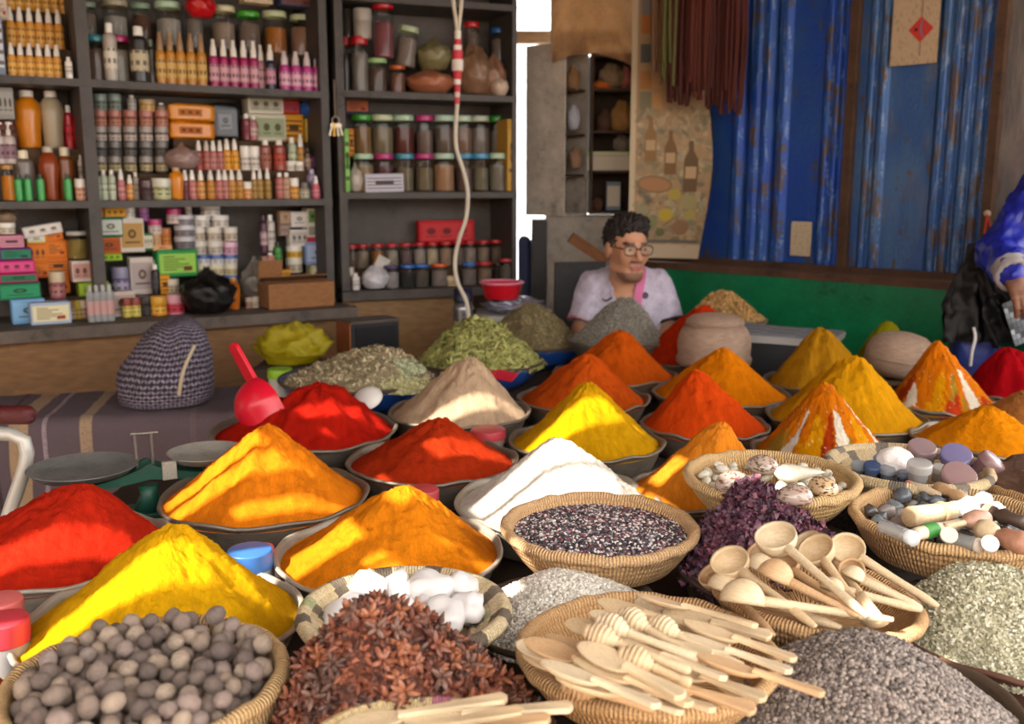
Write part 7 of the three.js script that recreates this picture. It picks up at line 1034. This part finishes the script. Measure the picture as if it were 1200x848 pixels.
{ // the seated man
  const zt = -4.10, hc = atZ(735, 291, -4.0), yaw = 0.34, SC = 1.04, toW = new THREE.Matrix4().compose(hc, new THREE.Quaternion().setFromEuler(new THREE.Euler(0.06, yaw, 0.0, 'YXZ')), V(SC, SC, SC));
  const neck = V(0, -0.19, -0.045).applyMatrix4(toW), sl = atZ(697, 337, zt - 0.01), sr = atZ(769, 337, zt - 0.01), el = atZ(682, 385, zt + 0.05), er = atZ(783, 384, zt + 0.04), wl = V(el.x + 0.10, 0.80, zt + 0.20), wr = V(er.x - 0.10, 0.80, zt + 0.20);
  wl.y = wr.y = 0.66; const chest = V((sl.x + sr.x) / 2, sl.y - 0.11, zt), pel = V(chest.x, 0.55, zt - 0.02), kl = V(pel.x - 0.12, 0.52, zt + 0.42), kr = V(pel.x + 0.12, 0.52, zt + 0.42), fl = V(kl.x, 0.06, kl.z - 0.06), fr = V(kr.x, 0.06, kr.z - 0.06);
  const torso = (p, o) => { let d = ell(p, chest, 0.165 + o, 0.17 + o, 0.105 + o); d = smin(d, ell(p, V(chest.x, chest.y - 0.22, zt), 0.15 + o, 0.2 + o, 0.11 + o), 0.08); d = smin(d, cone(p, sl, sr, 0.052 + o, 0.052 + o), 0.06); d = smin(d, cone(p, neck, V(chest.x, sl.y + 0.005, zt - 0.02), 0.055 + o * 0.4, 0.085 + o), 0.05); return d; };
  const body2 = isoMesh(V(chest.x, 0.62, zt + 0.12), 0.66, 0.012, (p) => {
    let d = torso(p, 0); d = smin(d, cone(p, sl, el, 0.050, 0.040), 0.03); d = smin(d, cone(p, el, wl, 0.040, 0.028), 0.02); d = smin(d, cone(p, sr, er, 0.050, 0.040), 0.03); d = smin(d, cone(p, er, wr, 0.040, 0.028), 0.02);
    d = smin(d, ell(p, pel, 0.17, 0.11, 0.13), 0.06); for (const [k, f, s] of [[kl, fl, -1], [kr, fr, 1]]) { d = smin(d, cone(p, V(pel.x + s * 0.09, 0.53, zt), k, 0.085, 0.062), 0.05); d = smin(d, cone(p, k, f, 0.058, 0.04), 0.03); d = smin(d, cone(p, f, V(f.x, 0.035, f.z + 0.14), 0.038, 0.03), 0.02); } return d;
  });
  paint(body2, () => '#b37f62');
  const head = paint(isoMesh(V(0, -0.03, 0), 0.19, 0.0042, headField), headColor('#bb8768', '#a4665a', '#7d5846')).applyMatrix4(toW);
  const hands = [[wl, 1], [wr, -1]].map(([w, s]) => paint(isoMesh(w.clone().add(V(s * 0.02, -0.02, 0.06)), 0.14, 0.005, handField(w, V(s * 0.25, -0.25, 1), V(0, 1, 0.2))), () => '#b37f62'));
  const man = thing('person', 'young man in a white-lilac sports shirt and glasses seated behind the grey seed heap', 'person', [0, 0, 0]);
  part('body', mergeGeometries([body2, head, ...hands].map((g) => { const q = g.clone(); q.deleteAttribute('uv'); return q; })), skinMat, man);
  const shirtM = mat('#cfc6da', 0.75, { map: mottleTex, sheen: 0.3 });
  const cutL = sl.clone().lerp(el, 0.86), cutR = sr.clone().lerp(er, 0.86), dl = el.clone().sub(sl).normalize(), dr = er.clone().sub(sr).normalize();
  const shirtF = (p) => { const w = 0.006 * noise3(p.x * 9, p.y * 7, p.z * 9) + 0.003 * noise3(p.x * 22, p.y * 14, p.z * 22); let d = torso(p, 0.014); d = smin(d, Math.max(cone(p, sl, el, 0.068, 0.072), p.clone().sub(cutL).dot(dl)), 0.03); d = smin(d, Math.max(cone(p, sr, er, 0.068, 0.072), p.clone().sub(cutR).dot(dr)), 0.03); d = Math.max(d, -cone(p, neck.clone().add(V(0.01, 0.1, 0.03)), neck.clone().add(V(0.012, -0.012, 0.03)), 0.062, 0.047)); return Math.max(d + w, 0.56 - p.y); };
  const sg = isoMesh(V(chest.x, 0.86, zt + 0.02), 0.42, 0.0085, shirtF); sg.setAttribute('uv', new THREE.Float32BufferAttribute(new Float32Array(sg.attributes.position.count * 2), 2)); planarUV(sg, 3, 'x', 'y');
  part('shirt', sg, shirtM, man);
  part('trousers', isoMesh(V(chest.x, 0.42, zt + 0.18), 0.5, 0.013, (p) => { let d = ell(p, pel, 0.185, 0.125, 0.145); for (const [k, f, s] of [[kl, fl, -1], [kr, fr, 1]]) { d = smin(d, cone(p, V(pel.x + s * 0.09, 0.53, zt), k, 0.098, 0.075), 0.05); d = smin(d, cone(p, k, f, 0.072, 0.06), 0.03); } return Math.max(d, p.y - 0.6, 0.1 - p.y); }), mat('#2c2f3a', 0.85), man);
  // sleeve trims, chest band, strap, crest
  const ring = (c, d2, r, col, n) => part(n, new THREE.TorusGeometry(r, 0.006, 8, 30).applyQuaternion(new THREE.Quaternion().setFromUnitVectors(V(0, 0, 1), d2)).translate(c.x, c.y, c.z), mat(col, 0.7), man);
  ring(sl.clone().lerp(el, 0.85), dl, 0.070, '#c2707e', 'sleeve_trim'); ring(sr.clone().lerp(er, 0.85), dr, 0.070, '#1d1a22', 'sleeve_trim');
  const front = (px, py) => { const d = rayTo(px, py).normalize(), p = camera.position.clone(); let t = 3.5; for (let i = 0; i < 80; i++) { p.copy(camera.position).addScaledVector(d, t); const s = shirtF(p); if (s < 0.001) break; t += s * 0.7; } return p.addScaledVector(d, -0.004); };
  const ribbon = (pts, w, col, n) => { const P = pts.map(([x, y]) => front(x, y)), cv = new THREE.CatmullRomCurve3(P), pos = [], idx = [], N = 30; for (let i = 0; i <= N; i++) { const q = cv.getPoint(i / N), tg = cv.getTangent(i / N), side = tg.clone().cross(q.clone().sub(camera.position).normalize()).normalize().multiplyScalar(w / 2); for (const [s, dz] of [[-1, 0], [1, 0], [1, 0.004], [-1, 0.004]]) pos.push(q.x + side.x * s, q.y + side.y * s, q.z + side.z * s + dz); if (i < N) for (let k = 0; k < 4; k++) { const a = i * 4 + k, b = i * 4 + (k + 1) % 4; idx.push(a, b, a + 4, b, b + 4, a + 4); } } const g = new THREE.BufferGeometry(); g.setAttribute('position', new THREE.Float32BufferAttribute(pos, 3)); g.setIndex(idx); g.computeVertexNormals(); part(n, g, mat(col, 0.7), man); };
  ribbon([[742, 330], [741, 345], [740, 362]], 0.012, '#251c30', 'chest_stripe'); ribbon([[753, 314], [751, 330], [748, 346], [746, 362]], 0.034, '#cf6f9c', 'shoulder_strap');
  const cr = front(756, 346), crest = part('crest', new THREE.CylinderGeometry(0.014, 0.014, 0.004, 20).rotateX(Math.PI / 2 - 0.1), mat('#33304e', 0.6), man); crest.position.copy(cr); const c2 = part('crest_centre', new THREE.CylinderGeometry(0.007, 0.007, 0.005, 16).rotateX(Math.PI / 2 - 0.1), mat('#6a3050', 0.6), man); c2.position.copy(cr).add(V(0, 0, 0.001));
  ribbon([[706, 350], [709, 352], [713, 351], [717, 348]], 0.006, '#2a2830', 'chest_mark');
  // hair, eyes, glasses
  const hairF = (p) => { let d = ell(p, V(0, 0.046, -0.026), 0.0815, 0.090, 0.100); d = smin(d, ell(p, V(0.005, 0.098, 0.028), 0.068, 0.036, 0.052), 0.03); d -= 0.008 * noise3(p.x * 48, p.y * 42, p.z * 42) + 0.004 * noise3(p.x * 90, p.y * 90, p.z * 90); d = smax(d, -ell(p, V(0, -0.028, 0.088), 0.080, 0.098, 0.078), 0.01); d = smax(d, -ell(p, V(0, -0.07, 0.02), 0.12, 0.062, 0.09), 0.01); return smax(d, -0.07 - p.y, 0.01); };
  part('hair', isoMesh(V(0, 0.05, 0), 0.17, 0.004, hairF).applyMatrix4(toW), mat('#1d1512', 0.7), man);
  const hg = new THREE.Group(); hg.name = 'glasses'; man.add(hg); hg.applyMatrix4(toW); const gm = mat('#17130f', 0.35), lm = mat('#f2f4f6', 0.05, { transmission: 1, thickness: 0 });
  for (const s of [-1, 1]) {
    const e = part('eye', new THREE.SphereGeometry(0.0108, 16, 12), mat('#b5a898', 0.4), man); e.geometry = e.geometry.clone().translate(s * 0.032, 0.006, 0.074).applyMatrix4(toW); const ir = part('iris', new THREE.SphereGeometry(0.006, 12, 8).translate(s * 0.032 + 0.003, 0.005, 0.0825).applyMatrix4(toW), mat('#20130d', 0.2), man);
    const pts = []; for (let i = 0; i < 24; i++) { const a = i / 24 * Math.PI * 2, c = Math.cos(a), q = Math.sin(a); pts.push(V(s * 0.034 + 0.026 * Math.sign(c) * Math.pow(Math.abs(c), 0.7), 0.004 + 0.019 * Math.sign(q) * Math.pow(Math.abs(q), 0.75), 0.104 - 0.006 * Math.abs(c))); }
    part('lens_rim', tube(pts, 0.0022, 48, 6, true), gm, hg); const L2 = new THREE.Shape(pts.map((p) => new THREE.Vector2(p.x, p.y))); part('lens', new THREE.ShapeGeometry(L2).translate(0, 0, 0.101), lm, hg); part('temple', bar(V(s * 0.060, 0.010, 0.1), V(s * 0.080, 0.012, -0.01), 0.002, 0.002, 6), gm, hg);
  }
  part('bridge', tube([[-0.010, 0.008, 0.106], [0, 0.011, 0.109], [0.010, 0.008, 0.106]], 0.002, 8, 6), gm, hg);
  const stool = thing('low_stool', 'low wooden stool under the seated man', 'stool', [pel.x, 0, pel.z]); part('seat', boxUV(box(0.36, 0.035, 0.3, 0, 0.415, 0), 1), wood('#6a4c32', 0.8), stool); for (const [x, z] of [[-1, -1], [1, -1], [-1, 1], [1, 1]]) part('leg', cached('stl', () => box(0.04, 0.4, 0.04, 0, 0.2, 0)), wood('#5a4030', 0.8), stool).position.set(x * 0.15, 0, z * 0.12);
}
{ // the woman at the stall's end: only her sleeve and hand reach into the view
  const z = -3.2, s = atZ(1224, 226, z), e = atZ(1176, 296, z + 0.03), w = atZ(1188, 322, z + 0.20), base = V(atZ(1300, 300, z).x, 0, z - 0.02), hd = V(base.x + 0.01, 1.66, z), s2 = V(base.x + (base.x - s.x), s.y, z);
  const toW = new THREE.Matrix4().compose(hd, new THREE.Quaternion().setFromEuler(new THREE.Euler(0.25, -0.7, 0, 'YXZ')), V(0.96, 0.96, 0.96));
  const person = thing('person', 'person in a shiny royal blue robe with lace cuff reaching over the stall end', 'person', [0, 0, 0]);
  const core = (p, o) => { let d = ell(p, V(base.x, 1.28, base.z), 0.17 + o, 0.2 + o, 0.13 + o); d = smin(d, cone(p, V(base.x, 1.15, base.z), V(base.x, 0.12, base.z), 0.16 + o, 0.19 + o * 2.5), 0.08); return smin(d, cone(p, s, s2, 0.06 + o, 0.06 + o), 0.06); };
  const f = handField(w, V(0.18, -0.75, 0.55), V(-0.2, 0.5, 0.8));
  const skin = paint(isoMesh(V(base.x, 0.88, base.z), 0.9, 0.0165, (p) => { let d = core(p, 0); d = smin(d, cone(p, s, e, 0.048, 0.04), 0.03); d = smin(d, cone(p, e, w, 0.04, 0.028), 0.02); return smin(d, cone(p, V(base.x, 1.4, base.z), hd.clone().add(V(0, -0.12, 0)), 0.06, 0.052), 0.03); }), () => '#6a4632');
  const hand = paint(isoMesh(w.clone().add(V(0.02, -0.07, 0.05)), 0.14, 0.0042, f), () => '#6d4834'), head = paint(isoMesh(V(0, -0.03, 0), 0.19, 0.005, headField), headColor('#74503c', '#6d4038', null)).applyMatrix4(toW);
  part('body', mergeGeometries([skin, hand, head]), skinMat, person);
  const satin = mat('#16228e', 0.38, { sheen: 0.3 });
  part('robe', isoMesh(V(base.x - 0.1, 0.86, base.z), 0.92, 0.016, (p) => { const n = 0.010 * noise3(p.x * 7, p.y * 4, p.z * 7); let d = core(p, 0.02); d = Math.max(d + n, p.y - 1.47); return Math.max(d, 0.06 - p.y); }), satin, person);
  part('sleeve', isoMesh(e.clone().lerp(s, 0.3), 0.34, 0.0065, (p) => { let d = smin(cone(p, s, e, 0.082, 0.076), cone(p, e, e.clone().lerp(w, 0.86), 0.074, 0.056), 0.02); return d + 0.008 * noise3(p.x * 16, p.y * 12, p.z * 16) + 0.003 * noise3(p.x * 40, p.y * 20, p.z * 40); }), satin, person);
  const dir = w.clone().sub(e).normalize(), cuff = []; for (let i = 0; i < 4; i++) { const c = e.clone().lerp(w, 0.84 + i * 0.06), g = new THREE.TorusGeometry(0.052 - i * 0.002, 0.010, 6, 36), p = g.attributes.position; for (let k = 0; k < p.count; k++) { const a = Math.atan2(p.getY(k), p.getX(k)); p.setZ(k, p.getZ(k) + 0.004 * Math.sin(a * 12 + i * 2)); } cuff.push(g.applyQuaternion(new THREE.Quaternion().setFromUnitVectors(V(0, 0, 1), dir)).translate(c.x, c.y, c.z)); }
  part('lace_cuff', merge(cuff), mat('#b5b0b0', 0.85, { bumpMap: grain8, bumpScale: 0.003 }), person);
  part('headscarf', isoMesh(V(0, 0.0, 0), 0.24, 0.007, (p) => { let d = smin(ell(p, V(0, 0.035, -0.02), 0.090, 0.10, 0.108), cone(p, V(0, -0.02, -0.03), V(0, -0.2, -0.04), 0.085, 0.12), 0.05); return smax(d, -ell(p, V(0, -0.02, 0.1), 0.062, 0.085, 0.07), 0.01); }).applyMatrix4(toW), mat('#2a2a6a', 0.7), person);
}
scene.traverse((o) => { if (o.isMesh) { o.castShadow = true; o.receiveShadow = true; } });
renderer.render(scene, camera);
